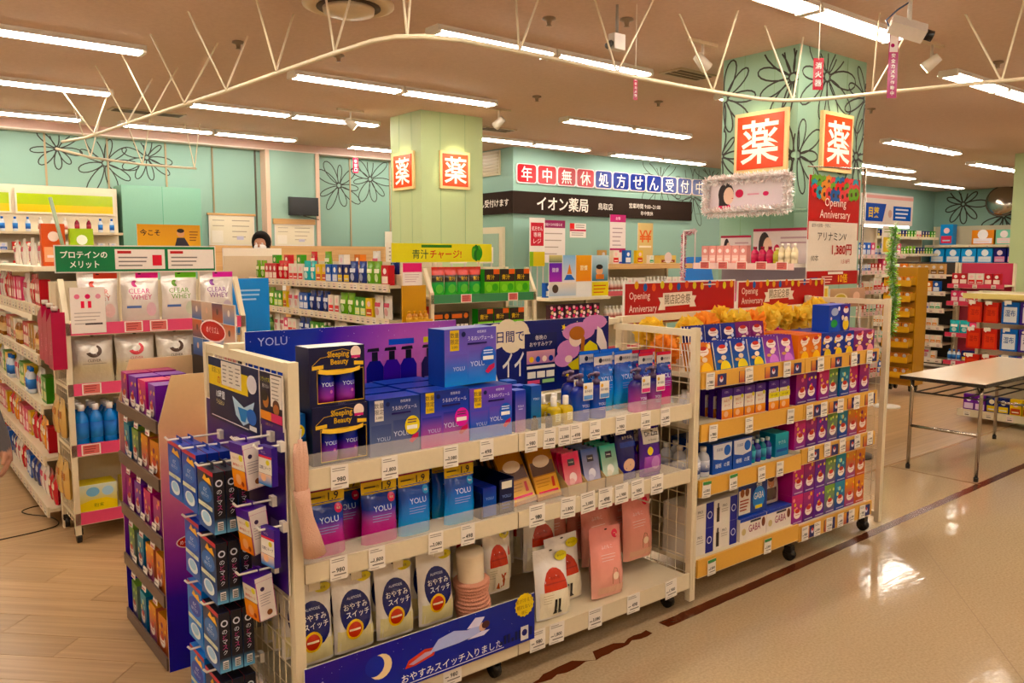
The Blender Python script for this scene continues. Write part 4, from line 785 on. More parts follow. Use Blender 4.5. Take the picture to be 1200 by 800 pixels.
def d_tall(p, w_, h):
    p.rect(0, 0, w_, h, '#2350b4', '#2a3a9c'); p.disc(w_ * .27, h * .74, w_ * .17, '#a8b4d0', ry=h * .15); p.disc(w_ * .25, h * .3, w_ * .16, '#3a9a4a', ry=h * .15); p.disc(w_ * .1, h * .5, w_ * .04, '#e8c8d0'); p.disc(w_ * .46, h * .85, w_ * .05, '#e8e0f0'); p.rect(w_ * .56, 0, w_, h, '#2a3a8c', '#4a3a8c'); p.disc(w_ * .8, h * .78, w_ * .13, '#f0e4dc', ry=h * .12); p.disc(w_ * .8, h * .88, w_ * .09, '#c03428', ry=h * .05); p.disc(w_ * .8, h * .235, w_ * .15, '#e8c85a', ry=h * .22); p.disc(w_ * .8, h * .45, w_ * .09, '#e8d4c0', ry=h * .09); p.disc(w_ * .64, h * .5, w_ * .06, '#e8d4c0')
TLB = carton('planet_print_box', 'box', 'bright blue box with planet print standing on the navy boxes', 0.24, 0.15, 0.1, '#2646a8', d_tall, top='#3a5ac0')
def d_tp(yel):
    def f(p, w_, h):
        p.rect(0, h * .72, w_, h, '#4a2a86'); p.text('口閉じ', w_ * .45, h * .88, h * .07, '#d0b8e4', maxw=w_ * .7); p.rect(0, h * .3, w_, h * .72, '#e6ddd0'); p.text('ねむり', w_ * .45, h * .6, h * .09, '#c05a28', bold=.01, maxw=w_ * .7); p.text('テープ', w_ * .5, h * .44, h * .09, '#c0402c', bold=.01, maxw=w_ * .8); p.disc(w_ * .82, h * .68, w_ * .12, '#d8cf3a', ry=h * .07); p.rect(0, 0, w_, h * .3, '#d8722c', '#e8a868'); p.disc(w_ * .4, h * .16, w_ * .2, '#e8bc9c', ry=h * .1)
        if yel: p.rect(-w_ * .02, h * .42, w_ * 1.02, h * .6, '#ddd23a'); p.text('お一人様', w_ * .5, h * .51, h * .08, '#2a2618', maxw=w_ * .8)
    return f
TP1 = carton('sleep_tape_pack', 'pack', 'purple and orange sleep tape pack', 0.085, 0.15, 0.03, '#4a2a86', d_tp(False), side='#3a2470'); TP2 = carton('sleep_tape_pack', 'pack', 'sleep tape pack with yellow notice band', 0.09, 0.155, 0.03, '#4a2a86', d_tp(True), side='#3a2470')
# ---- drinks and boxes of the lower shelves
def pet(name, desc, c, lab, cap, r=0.032, h=0.145, txt=None, mat='plastic'):
    b = MB(); b.lathe([(r * .92, 0), (r, .008), (r, h * .6), (r * .85, h * .72), (r * .42, h * .82), (r * .42, h * .86)], c, n=14)
    l = MB(); l.lathe([(r * 1.012, h * .18), (r * 1.012, h * .56)], lab, n=14)
    if txt: Pan(l, lambda u, v, n: Vector((r * math.sin(u / r), -(r * 1.02 + n) * math.cos(u / r), v)), curved=True).text(txt, 0, h * .38, h * .12, '#f0ece4')
    k = MB(); k.lathe([(r * .5, h * .85), (r * .5, h * .99), (r * .44, h)], cap, n=12)
    return Proto(name, 'bottle', desc, 2 * r, h, 2 * r, None, [('body', b.mesh('body', mat), []), ('label_wrap', l.mesh('label', 'paper'), []), ('cap', k.mesh('cap', 'plastic'), [])])
WBT = pet('drink_bottle', 'white capped mouthwash bottle with blue label', '#c9ccd6', ['#26489c', '#dfe0e6'], '#e4dfd8', txt='KT')
TEA = pet('drink_bottle', 'small teal tonic bottle', '#3a8aa0', ['#2a6a9c', '#4ab0b8'], '#bcd0d4', r=.022, h=.115); VIO = pet('drink_bottle', 'small violet tonic bottle', '#4a4a9c', ['#3a3a8c', '#6a9ad0'], '#bcd0d4', r=.022, h=.115)
def d_bc(p, w_, h):
    p.rect(0, 0, w_, h, '#2a56b4', '#1d3f94'); p.poly([(w_ * .06, h * .5), (w_ * .5, h * .42), (w_ * .94, h * .5), (w_ * .98, h * .96), (w_ * .02, h * .96)], '#d8dae4'); p.text('乳酸菌', w_ * .35, h * .78, h * .1, '#2a4a9c', maxw=w_ * .5); p.disc(w_ * .74, h * .72, w_ * .17, '#3a6ac8'); p.text('睡眠', w_ * .3, h * .25, h * .15, '#dfe4f4', bold=.01); p.text('の質', w_ * .72, h * .25, h * .15, '#dfe4f4', bold=.01)
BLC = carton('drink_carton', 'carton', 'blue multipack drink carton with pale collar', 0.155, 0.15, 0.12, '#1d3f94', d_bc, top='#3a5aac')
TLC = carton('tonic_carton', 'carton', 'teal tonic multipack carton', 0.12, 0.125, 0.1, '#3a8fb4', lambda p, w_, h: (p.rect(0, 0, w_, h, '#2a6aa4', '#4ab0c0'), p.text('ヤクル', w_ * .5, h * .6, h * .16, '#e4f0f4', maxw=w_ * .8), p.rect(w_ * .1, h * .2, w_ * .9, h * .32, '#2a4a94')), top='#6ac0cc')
def d_wn(p, w_, h):
    p.rect(w_ * .0, 0, w_ * .68, h, '#ddd6cc'); p.rect(w_ * .68, 0, w_, h, '#2a2f86'); p.disc(w_ * .84, h * .5, w_ * .1, '#d8d8ec'); p.disc(w_ * .84, h * .5, w_ * .075, '#2a2f86'); p.rect(w_ * .1, h * .12, w_ * .22, h * .7, '#2a1e1c'); p.rect(w_ * .13, h * .7, w_ * .19, h * .88, '#2a1e1c'); p.text('PRO', w_ * .44, h * .72, h * .11, '#3a342e'); p.lines(w_ * .3, h * .6, w_ * .6, 2, h * .09, h * .03, '#a89e94')
WNB = carton('white_navy_box', 'box', 'white and navy drink box with dark bottle print', 0.185, 0.125, 0.16, '#d8d0c6', d_wn, top='#d9d2c8', side='#cfc8be')
def d_nd(p, w_, h):
    p.rect(0, 0, w_, h, '#27408e', '#1f2f74'); p.rect(w_ * .03, h * .08, w_ * .42, h * .78, '#d8d0c4'); p.disc(w_ * .14, h * .7, w_ * .07, '#8a4a20', ry=h * .12); p.disc(w_ * .3, h * .7, w_ * .07, '#7a3f1c', ry=h * .12); p.lines(w_ * .06, h * .5, w_ * .38, 4, h * .09, h * .04, '#9a4a3a'); p.disc(w_ * .7, h * .45, w_ * .22, '#3f86d0', ry=h * .34); p.text('GABA', w_ * .7, h * .52, h * .2, '#f0eee8', bold=.01, maxw=w_ * .34); p.text('快眠', w_ * .7, h * .84, h * .13, '#f0eee8'); p.rect(w_ * .58, h * .14, w_ * .82, h * .24, '#d8c84a')
NDB = carton('supplement_box', 'box', 'navy and white supplement box with blue round emblem', 0.25, 0.18, 0.16, '#e0dad0', d_nd, top='#2a3a80')
def d_rd(p, w_, h): p.rect(0, 0, w_, h, '#e2dad2'); p.rect(0, h * .86, w_, h, '#3a4a9c'); p.text('GABA', w_ * .55, h * .48, h * .34, '#8a2f58', bold=.01, maxw=w_ * .45); p.disc(w_ * .14, h * .4, w_ * .08, '#c8b88a'); p.rect(w_ * .38, h * .74, w_ * .78, h * .84, '#2a2a3a'); p.disc(w_ * .88, h * .6, w_ * .07, '#6a3420', ry=h * .22)
RDB = carton('supplement_box', 'box', 'white supplement box with dark red lettering', 0.225, 0.115, 0.16, '#ddd5cd', d_rd, top='#3a4a9c')
def d_ph(p, w_, h): p.disc(0, h * .48, w_ * .16, '#a87a60', ry=h * .12); p.disc(w_ * .02, h * .58, w_ * .17, '#4a3024', ry=h * .08); p.rect(-w_ * .22, h * .08, w_ * .25, h * .36, '#55483e'); p.poly([(w_ * .02, h * .72), (w_ * .46, h * .74), (w_ * .46, h * .97), (w_ * .06, h * .95)], '#c8284e'); p.text('新発売', w_ * .26, h * .86, h * .07, '#f6e0e6', rot=.1)
PHP = pouch('photo_pouch', 'pouch', 'silver grey pouch with portrait print and red flash', 0.188, 0.235, 0.06, vgrad([(0, '#b0a294'), (1, '#b8aca0')]), d_ph, seal=.06)
def price_card(n, w_=.062, h=.078, big=False):
    mb = MB(); mb.box(-w_ / 2, w_ / 2, -.0012, 0, 0, h, '#e9e2d8'); p = Pan(mb, XF(0, -.0012, 0)); p.lines(-w_ * .42, h * .9, w_ * .38, 2, h * .09, h * .035, '#8a827c', n); p.text(('980', '1,800', '3,080', '498', '1,980')[n % 5], w_ * .08, h * .42, h * .2, '#231f1e', bold=.02, maxw=w_ * .62); p.rect(-w_ * .42, h * .37, -w_ * .22, h * .41, '#4a4440'); p.rect(-w_ * .3, h * .2, w_ * .4, h * .25, '#6a625c'); p.rect(-w_ * .42, h * .08, w_ * .1, h * .11, '#a29a92')
    if n >= 5: p.rect(-w_ / 2, h * .82, w_ / 2, h, '#3f8a4a')
    return mb.mesh('price_card', 'paper')
CARDS = [price_card(i) for i in range(5)]; CARDS_W = [price_card(i, .08, .085) for i in range(5)]; CARD_G = price_card(6); CARD_R = None
def cards(parent, items, y, z, wide=False):
    for i, it in enumerate(items):
        x, rz, m = (it if isinstance(it, tuple) else (it, 0, None))
        part('price_card', m or (CARDS_W if wide else CARDS)[i % 5], parent, (x, y, z), (0.0, rz, 0))
# ================================================================== FRONT GONDOLA (night care)
def wires(mb, fn, w_, h, v0, du=.05, dv=.075, r=.0022, col=CREAM):
    n = max(1, round(w_ / du)); k = max(1, round((h - v0) / dv))
    for i in range(n + 1): mb.bar(fn(w_ * i / n, v0), fn(w_ * i / n, h), r, col)
    for j in range(k + 1): mb.bar(fn(0, v0 + (h - v0) * j / k), fn(w_, v0 + (h - v0) * j / k), r, col)
def caster():
    mb = MB(); mb.bar((-.012, 0, .035), (.012, 0, .035), .035, '#1c1917', n=14); mb.box(-.02, .02, -.02, .02, .05, .085, '#2a2522'); return mb.mesh('caster', 'plastic')
CST = caster()
def shelf_mesh(L_, d, lip, th=.02, col=CREAM, strip=None, clear=0, front=0.0):
    """origin: left end, front face at y=0, lip bottom z=0, product floor at z=lip-.012"""
    mb = MB(); mb.box(0, L_, .012, d, lip - .012 - th, lip - .012, col); mb.box(0, L_, 0, .012, 0, lip, strip or col); mb.box(0, L_, .0, .014, -.003, 0, mixc(col, '#8a7a5a', .25))
    return mb.mesh('shelf', 'metal_paint')
GX, GY = 1.0, 2.35
G1 = thing('shelf_gondola', 'cream wire ended gondola of night care goods on casters', 'shelf', (GX, GY, 0))
L1 = 1.98; SP = .52
for x, y in ((0, 0), (0, .76), (L1 - .035, 0)):
    mb = MB(); mb.box(0, .035, 0, .03, .035, 1.325, CREAM); part('post', mb.mesh('post', 'metal_paint'), G1, (x, y, 0))
mb = MB(); mb.box(.002, .033, .031, .758, 1.29, 1.322, CREAM); part('top_rail', mb.mesh('rail', 'metal_paint'), G1)
mb = MB(); wires(mb, YF(.015, .77, 0), .75, 1.3, .09); part('wire_grid', mb.mesh('wires', 'metal_paint'), G1)
mb = MB(); wires(mb, YF(L1 - .018, SP, 0), SP, 1.29, .09); part('wire_grid', mb.mesh('wires', 'metal_paint'), G1)
for z in (1.285, .07): mb = MB(); mb.box(L1 - .033, L1 - .002, .031, SP, z, z + .03, CREAM); part('side_rail', mb.mesh('rail', 'metal_paint'), G1)
mb = MB(); mb.box(.035, L1 - .035, SP, SP + .03, .1, 1.0, '#cdbd9a'); mb.box(.0, L1, SP - .01, SP + .04, 1.31, 1.34, CREAM); mb.box(L1 / 2 - .02, L1 / 2 + .02, SP - .012, SP + .035, .06, 1.32, CREAM); part('back_panel', mb.mesh('back', 'metal_paint'), G1)
for x, y in ((.1, .08), (.85, .08), (L1 - .1, .08), (.1, .7), (L1 - .1, .7)): part('caster', CST, G1, (x, y, 0))
for k, z in enumerate((.16, .5, .85)):
    mb = MB(); mb.box(.035, L1 - .035, SP + .03, .78, z - .03, z, CREAM); part('rear_shelf', mb.mesh('rear', 'metal_paint'), G1)
B1 = (.04, .905); B2 = (.91, 1.93)
SH = {}
for bay, (x0, x1) in enumerate((B1, B2)):
    for lv, (z, lip, d) in enumerate(((.915, .065, .5), (.615, .06, .51), (.105, .07, .52))):
        s_ = part('shelf', shelf_mesh((x1 if lv < 2 or bay == 0 else L1 - .04) - x0, d, lip), G1, (x0, 0, z)); SH[bay, lv] = s_
for b, (x0, x1) in enumerate((B1, B2)):
    for lv, h in ((0, .05), (1, .045)):
        mb = MB(); mb.box(0, x1 - x0, .013, .015, .0, .06 + h, '#ffffff'); part('clear_lip', mb.mesh('lip', 'clear'), SH[b, lv], (0, 0, .003), label='clear plastic shelf lip')
def gcards(b, lv, xs, z=-.012, wide=False):
    x0 = (B1, B2)[b][0] + GX
    cards(SH[b, lv], [(x - x0, random.uniform(-.06, .06) if i % 3 else 0, None) for i, x in enumerate(xs)], -.002, z, wide)
gcards(0, 0, (1.164, 1.349, 1.597, 1.756)); gcards(1, 0, (1.969, 2.06, 2.14, 2.205, 2.311, 2.461, 2.616, 2.745))
gcards(0, 1, (1.154, 1.294, 1.529, 1.669)); gcards(1, 1, (2.0, 2.162, 2.276, 2.375, 2.473, 2.574, 2.697), wide=True)
gcards(0, 2, (1.596,), wide=True); gcards(1, 2, (2.005, 2.105, 2.322, 2.557, 2.809), wide=True)
ZT, ZM, ZB = .967, .662, .162
on1 = 'on the night care gondola'
# top shelf, bay 1
put(BLB, (1.068, 2.46, ZT), (0, 0, .03), where='by the wire end post')
put(SLB, (1.208, 2.42, ZT), label='navy window gift box with gold ribbon, lower of the stacked pair'); put(SLB, (1.202, 2.423, ZT + .195), label='navy window gift box with gold ribbon, upper of the stacked pair')
for p, x in ((GB1, 1.412), (GB2, 1.62), (GB3, 1.828)):
    put(p, (x, 2.415, ZT), (0, 0, 0), where='in the front row')
    put(p, (x, 2.54, ZT), where='in the second row behind'); 
    put(p, (x, 2.66, ZT), where='in the rear row')
put(GB4, (1.775, 2.47, ZT + .203), (0, 0, .06), where='on top')
# poster boards at the back of the top shelf
def board(name, label, x0, x1, z0, z1, y, draw, tilt=0.0, cat='sign', th=.008, feet=ZT):
    o = thing(name, label, cat, ((x0 + x1) / 2, y, z0), rot=(tilt, 0, 0)); w_ = x1 - x0; h = z1 - z0
    mb = MB(); mb.box(-w_ / 2, w_ / 2, 0, th, 0, h, '#d9d2cc'); draw(Pan(mb, XF(-w_ / 2, 0, 0), step=.00012), w_, h); part('printed_board', mb.mesh('board', 'carton'), o)
    if feet is not None and z0 > feet + .004:
        for sx in (-.4, .4): mb = MB(); mb.box(sx * w_ - .01, sx * w_ + .01, .001, th - .001, feet - z0 - .001, .004, '#bdb6ae'); part('foot', mb.mesh('foot', 'plastic'), o)
    return o
def draw_yolu(p, w_, h):
    st = [(0, '#26328c'), (.3, '#2b3aa0'), (.5, '#7a52ac'), (.75, '#b868b0'), (1, '#8a56a8')]; st2 = [(0, '#2a56b0'), (.25, '#4a56b0'), (.45, '#b06ab4'), (.75, '#d890bc'), (1, '#c484b8')]
    n = 10
    for i in range(n):
        for j in range(4):
            u0, u1, v0, v1 = w_ * i / n, w_ * (i + 1) / n, h * j / 4, h * (j + 1) / 4
            c = lambda a, b: mixc(ramp(st2, a), ramp(st, a), b)
            p.mb.face([p.fn(u0, v0, p.n), p.fn(u1, v0, p.n), p.fn(u1, v1, p.n), p.fn(u0, v1, p.n)], [c(i / n, j / 4), c((i + 1) / n, j / 4), c((i + 1) / n, (j + 1) / 4), c(i / n, (j + 1) / 4)])
    p.up(); rn = random.Random(2)
    for k in range(70): p.disc(rn.uniform(0, w_), h * (1 - rn.random() ** 1.5 * .7), rn.uniform(.0008, .002), '#d8c8ec', n=5); p.n -= p.st
    p.up(); p.text('YOLU', .045, h * .9, .03, '#b9bfe8', al='l'); p.text('ゆうべの、うるおい', .05, h * .52, .035, '#cfc8ee', al='l', maxw=.26); p.lines(.05, h * .36, .26, 2, .025, .007, '#a8a8dc')
    p.rect(w_ * .64, h * .78, w_ * .77, h * .84, '#4a62c0'); p.rect(w_ * .82, h * .78, w_ * .96, h * .84, '#d0c04a')
    for i, t in enumerate((.57, .655, .74, .85, .94)):
        c = ('#2a2a78', '#4a3a94', '#3f3a94', '#262050', '#241e4c')[i]; x = w_ * t; b = h * .33; s_ = .038
        p.poly([(x - s_, b), (x + s_, b), (x + s_, b + .09), (x + s_ * .6, b + .115), (x - s_ * .6, b + .115), (x - s_, b + .09)], c); p.rect(x - .013, b + .115, x + .013, b + .15, '#15131f'); p.poly([(x - .034, b + .152), (x + .02, b + .152), (x + .018, b + .166), (x - .03, b + .164)], '#15131f'); p.rect(x - .025, b + .03, x + .025, b + .034, '#8a86c8')
    p.rect(0, 0, w_, h * .3, '#20348c', '#3a5ab4')
board('shampoo_poster', 'wide blue to pink starry shampoo poster behind the gift boxes', 1.038, 1.935, 1.0, 1.385, 2.80, draw_yolu)
def draw_night(p, w_, h):
    p.rect(0, 0, w_, h, '#232868', '#1e235c'); rn = random.Random(5)
    for k in range(16): p.disc(rn.uniform(0, w_), rn.uniform(h * .3, h), .003, '#e8dfae', n=6); p.n -= p.st
    p.up()
    for u, v, r_ in ((.14, .82, .075), (.22, .86, .08), (.3, .84, .075), (.1, .74, .06), (.25, .76, .08), (.33, .76, .06)): p.disc(w_ * u, h * v, r_ * .8, '#ddd0b8', ry=r_ * .75)
    p.text('3日間で', w_ * .22, h * .8, .05, '#232868', bold=.01, maxw=w_ * .3); p.poly([(w_ * .05, h * .55), (w_ * .1, h * .62), (w_ * .17, h * .1), (w_ * .12, h * .02)], '#e6dcc8'); p.text('イイ', w_ * .26, h * .42, .11, '#d8d4d0', bold=.015, al='c', maxw=w_ * .15)
    p.rect(w_ * .34, h * .1, w_ * .58, h * .82, '#1a2050'); p.text('毎晩の', w_ * .46, h * .76, .022, '#e8dcd8'); p.text('おやすみケア', w_ * .46, h * .67, .02, '#e8dcd8', maxw=w_ * .2); p.rect(w_ * .355, h * .4, w_ * .565, h * .58, '#a87898', '#c898a0')
    for k in range(4): p.disc(w_ * (.39 + k * .048), h * .46, .014, ('#e0b03a', '#3a5ab0', '#e8d0c0', '#2a3a88')[k])
    p.rect(w_ * .355, h * .33, w_ * .565, h * .37, '#e0d8cc')
    for k in range(3): p.rect(w_ * (.36 + k * .07), h * .2, w_ * (.42 + k * .07), h * .29, '#e4ddd2')
    p.rect(w_ * .36, h * .12, w_ * .45, h * .17, '#d8708a'); p.rect(w_ * .47, h * .12, w_ * .56, h * .17, '#9ac08a')
    # sleeping woman in yellow on a lilac cushion
    for u, v, a, b in ((.67, .55, .09, .16), (.75, .8, .13, .15), (.88, .92, .1, .12), (.63, .42, .07, .12)): p.disc(w_ * u, h * v, w_ * a, '#c58ab4', ry=h * b * .9)
    p.poly([(w_ * .72, h * .28), (w_ * .76, h * .52), (w_ * .84, h * .66), (w_ * .9, h * .58), (w_ * .93, h * .3), (w_ * .86, h * .0), (w_ * .76, h * .0), (w_ * .8, h * .2)], '#d8c83a'); p.poly([(w_ * .66, h * .34), (w_ * .74, h * .42), (w_ * .84, h * .36), (w_ * .8, h * .25), (w_ * .7, h * .26)], '#cdbd34')
    p.disc(w_ * .725, h * .7, w_ * .052, '#ecd2c0', ry=h * .115); p.disc(w_ * .735, h * .78, w_ * .062, '#a8642e', ry=h * .1); p.poly([(w_ * .77, h * .78), (w_ * .8, h * .7), (w_ * .79, h * .48), (w_ * .765, h * .5)], '#a8642e'); p.disc(w_ * .67, h * .42, w_ * .03, '#ecd2c0', ry=h * .05)
    p.poly([(w_ * .9, h * .86), (w_ * .94, h * .8), (w_ * .98, h * .6), (w_ * .99, h * .35), (w_ * .955, h * .3), (w_ * .935, h * .5), (w_ * .895, h * .62)], '#e2d6ce')
    for u, v in ((.63, .88), (.75, .16), (.06, .9), (.66, .2)): p.disc(w_ * u, h * v, .016, '#e6c23a', n=10, star=.55)
board('night_poster', 'navy night poster with a sleeping woman in yellow', 2.04, 2.85, 1.03, 1.36, 2.81, draw_night)
# top shelf, bay 2
for i, x in enumerate((1.975, 2.055)): put((SLM, SLM2)[i], (x, 2.42, ZT), where='in the front row'); put(SLM, (x - .004, 2.50, ZT), where='standing behind'); put(SLM2, (x + .004, 2.58, ZT), where='at the rear of the row')
put(TST, (2.03, 2.40, ZT), where='beside the slim blue boxes'); put(TST, (2.105, 2.40, ZT), where='beside the oil bottles'); put(JAR, (2.12, 2.60, ZT), where='behind the oil bottles'); put(JAR, (2.19, 2.61, ZT), where='behind the oil bottles')
for x in (2.165, 2.23): put(OIL, (x, 2.44, ZT), where='in the front row')
for x in (2.165, 2.23): put(OIL, (x, 2.51, ZT), where='in the row behind')
for x, y in ((2.32, 2.45), (2.41, 2.445), (2.36, 2.55)): put(PB1, (x, y, ZT), where='beside the oil bottles')
for x, y in ((2.54, 2.50), (2.668, 2.50)): put(BGP, (x, y, ZT), (0, 0, random.uniform(-.08, .08)), where='on the top shelf'); put(BGP, (x, y + .09, ZT), where='on the top shelf')
for x, y in ((2.645, 2.425), (2.735, 2.42)): put(PB2, (x, y, ZT), where='beside the pink pouches')
for x, y in ((2.782, 2.475), (2.878, 2.45), (2.79, 2.57), (2.885, 2.56)): put(PKP, (x, y, ZT), (0, 0, random.uniform(-.06, .06)), where='on the top shelf')
# middle shelf
rz_ = lambda: random.uniform(-.03, .03)
for x, y in ((1.152, 2.40), (1.352, 2.40), (1.108, 2.49), (1.262, 2.49), (1.11, 2.585), (1.258, 2.585), (1.405, 2.585)): put(RFP, (x, y, ZM), (0, 0, rz_()), where='on the middle shelf')
for x, y in ((1.495, 2.40), (1.69, 2.40), (1.553, 2.49), (1.695, 2.49), (1.548, 2.585), (1.69, 2.585)): put(RFB, (x, y, ZM), (0, 0, rz_()), where='on the middle shelf')
put(TRY, (1.846, 2.40, ZM))
for k in range(6): put(SBX, (1.812, 2.405 + k * .032, ZM + .004), where='in the navy display tray')
for k in range(6): put(KRF if k % 2 == 0 else KRD, (2.003, 2.425 + k * .026, ZM), (math.radians(-30), math.radians(-4), 0), where='leaning in a stack by the navy tray')
for k in range(6): put(KRF if k % 2 == 0 else KRD, (2.138, 2.425 + k * .026, ZM), (math.radians(-22), math.radians(-2), 0), where='leaning in a stack beside the sachet holders')
for i, (p, x) in enumerate(((SP1, 2.264), (SP2, 2.374), (SP3, 2.484))):
    put(SLT, (x, 2.40, ZM), label='open kraft sachet holder with ' + ('pink', 'dark blue', 'white and teal')[i] + ' sachets')
    for k in range(4): put(p, (x, 2.41 + k * .03, ZM + .003), (math.radians(-14), 0, 0), where='in its holder')
for k in range(3): put(PUR, (2.604, 2.42 + k * .07, ZM), (math.radians(-5), 0, 0), where='on the middle shelf')
for k in range(3): put(DRZ, (2.738, 2.40 + k * .07, ZM), (math.radians(-4), 0, 0), where='on the middle shelf')
# bottom shelf: sleep sock packs on hooks behind the night banner
def hook(x, y, z, l, rz=0.0, parent=None, tip=True):
    mb = MB(); mb.bar((0, l, 0), (0, 0, 0), .0035, '#e6dfd4', n=5); mb.bar((0, 0, 0), (0, -.006, .02), .0035, '#e6dfd4', n=5)
    if tip: mb.box(-.02, .02, -.012, -.009, -.004, .036, '#e3dac6')
    return part('hook', mb.mesh('hook', 'plastic'), parent, (x, y, z), (0, 0, rz))
for i, x in enumerate((1.104, 1.258, 1.422, 1.597)):
    hook(x - GX, .09, .555, .42, 0, G1)
    put(SWI, (x, 2.42, .29), (math.radians(-4), 0, 0), where=('hanging in front beside the wire end post', 'hanging in front, second from the end post', 'hanging in front, third from the end post', 'hanging in front next to the leg form')[i])
    for k in range(1, 4): put(SWI, (x, 2.42 + .078 * k, .29), (math.radians(-4), 0, 0), where='hanging deeper on its hook')
    put(SWG, (x, 2.775, .31), (0, 0, 0))
def draw_banner(p, w_, h):
    for i in range(8): p.rect(w_ * i / 8, 0, w_ * (i + 1) / 8, h, ramp([(0, '#1c2f86'), (.3, '#2433a0'), (.6, '#2a2f94'), (1, '#26308c')], i / 8), ramp([(0, '#3a2a86'), (.3, '#2c2a90'), (.6, '#22308e'), (1, '#202a80')], i / 8)); p.n -= p.st
    p.up(); rn = random.Random(8)
    for k in range(30): p.disc(rn.uniform(0, w_), rn.uniform(h * .3, h), .0012, '#c8c8f0', n=5); p.n -= p.st
    p.up(); p.disc(w_ * .285, h * .58, h * .24, '#efd9b0'); p.disc(w_ * .262, h * .62, h * .2, '#2733a0')
    p.text('おやすみスイッチ入りました', w_ * .60, h * .17, h * .17, '#f2eef0', maxw=w_ * .46, bold=.005); p.line([(w_ * .4, h * .05), (w_ * .84, h * .06)], .003, '#e8e4f0')
    p.text('足もとから変える。', w_ * .16, h * .32, h * .09, '#e0dcea', maxw=w_ * .16); p.text('おやすみ前の', w_ * .16, h * .15, h * .12, '#e0dcea', maxw=w_ * .18); p.disc(w_ * .06, h * .62, h * .07, '#c8c4dc', n=10, star=.3)
    # reclining woman with a warm red glow round the legs
    p.poly([(w_ * .385, h * .36), (w_ * .40, h * .5), (w_ * .47, h * .62), (w_ * .52, h * .58), (w_ * .51, h * .44), (w_ * .43, h * .36)], '#c8402c'); p.poly([(w_ * .40, h * .42), (w_ * .47, h * .55), (w_ * .51, h * .54), (w_ * .50, h * .48), (w_ * .42, h * .39)], '#b8a0b8')
    p.poly([(w_ * .49, h * .5), (w_ * .53, h * .72), (w_ * .6, h * .78), (w_ * .66, h * .7), (w_ * .73, h * .74), (w_ * .72, h * .54), (w_ * .62, h * .5)], '#b4bce8'); p.poly([(w_ * .66, h * .72), (w_ * .7, h * .9), (w_ * .745, h * .86), (w_ * .72, h * .7)], '#d8d4f0'); p.disc(w_ * .735, h * .66, h * .09, '#d8b4a4'); p.disc(w_ * .75, h * .69, h * .1, '#4a2a2c', ry=h * .08); p.poly([(w_ * .66, h * .5), (w_ * .74, h * .48), (w_ * .77, h * .56), (w_ * .73, h * .58)], '#d8d4f0')
    for k in range(9): x = w_ * (.82 + k * .019); hh = h * (.08 + .12 * abs(math.sin(k * 2.1))); p.rect(x, h * .12, x + w_ * .013, h * .12 + hh, '#141a4c'); p.n -= p.st
    p.up(); p.disc(w_ * .945, h * .82, h * .26, '#d9bb2e', n=32, star=.1); p.text('足が冷えて', w_ * .945, h * .92, h * .09, '#6a4a10', maxw=w_ * .09); p.text('眠れない', w_ * .945, h * .78, h * .09, '#6a4a10', maxw=w_ * .085); p.text('夜に', w_ * .945, h * .66, h * .08, '#6a4a10'); p.rect(w_ * .925, h * .06, w_ * .965, h * .36, '#d8d4d4'); p.disc(w_ * .945, h * .22, w_ * .014, '#2a2a66')
board('sleep_banner', 'long navy banner with a reclining woman along the bottom shelf', 1.022, 1.98, .155, .34, 2.338, draw_banner, th=.006, feet=None)
def leg():
    a = MB(); a.lathe([(.05, 0), (.048, .1), (.05, .2), (.055, .35), (.053, .365)], '#e6d6bc', n=18)
    k = MB(); pr = []; n = 26
    n = 60
    for i in range(n + 1): z = .03 + .22 * i / n; pr.append((.060 + (0, .006, .009, .006)[i % 4] + .004 * math.sin(i * .25), z))
    k.lathe(pr, '#d9977c', n=22)
    return Proto('leg_mannequin', 'mannequin', 'cream leg form wearing a peach knitted warmer', .14, .365, .12, None, [('leg_form', a.mesh('leg', 'plastic'), []), ('knit_warmer', k.mesh('knit', 'knit'), [])])
put(leg(), (1.785, 2.47, ZB), (math.radians(2), math.radians(-5), 0))
def hang(p, x, y, z, rot, where):
    put(p, (x, y, z), rot, where=where)
    hook(x - GX, y - GY - .03, z + p.h * .95, SP - (y - GY - .03), 0, G1, tip=False)
for x, y in ((1.93, 2.49), (2.001, 2.57), (2.001, 2.645), (1.93, 2.725)): hang(RSK2, x, y, .30, (math.radians(-3), 0, 0), 'behind the leg form')
for k in range(3): put(RSK2, (2.085 + .056 * k, 2.775, .30), (0, 0, math.radians(-80)), where='turned sideways on a hook')
for k in range(3): hook(2.11 + .056 * k - GX, .33, .556, .19, 0, G1, tip=False)
hang(RSK, 2.225, 2.565, .30, (0, 0, 0), 'hanging on a hook behind')
put(RSK, (2.15, 2.385, .1575), (math.radians(-8), math.radians(2), 0), where='standing at the front'); put(RSK, (2.30, 2.475, .1585), (math.radians(-6), math.radians(-2), -.05), where='leaning behind the front one')
put(PNK, (2.475, 2.39, .1575), (math.radians(-7), math.radians(3), 0), where='standing in front of the others'); hang(PNK, 2.578, 2.56, .235, (math.radians(-3), 0, 0), 'hanging behind the front one'); hang(PNK, 2.775, 2.49, .235, (math.radians(-3), 0, 0), 'hanging next to the wire divider'); hang(PNK, 2.385, 2.66, .255, (math.radians(-2), 0, 0), 'hanging behind the red dome packs')
hang(PNK, 2.578, 2.665, .235, (0, 0, 0), 'hanging at the back'); hang(PNK, 2.775, 2.60, .235, (0, 0, 0), 'hanging at the back')

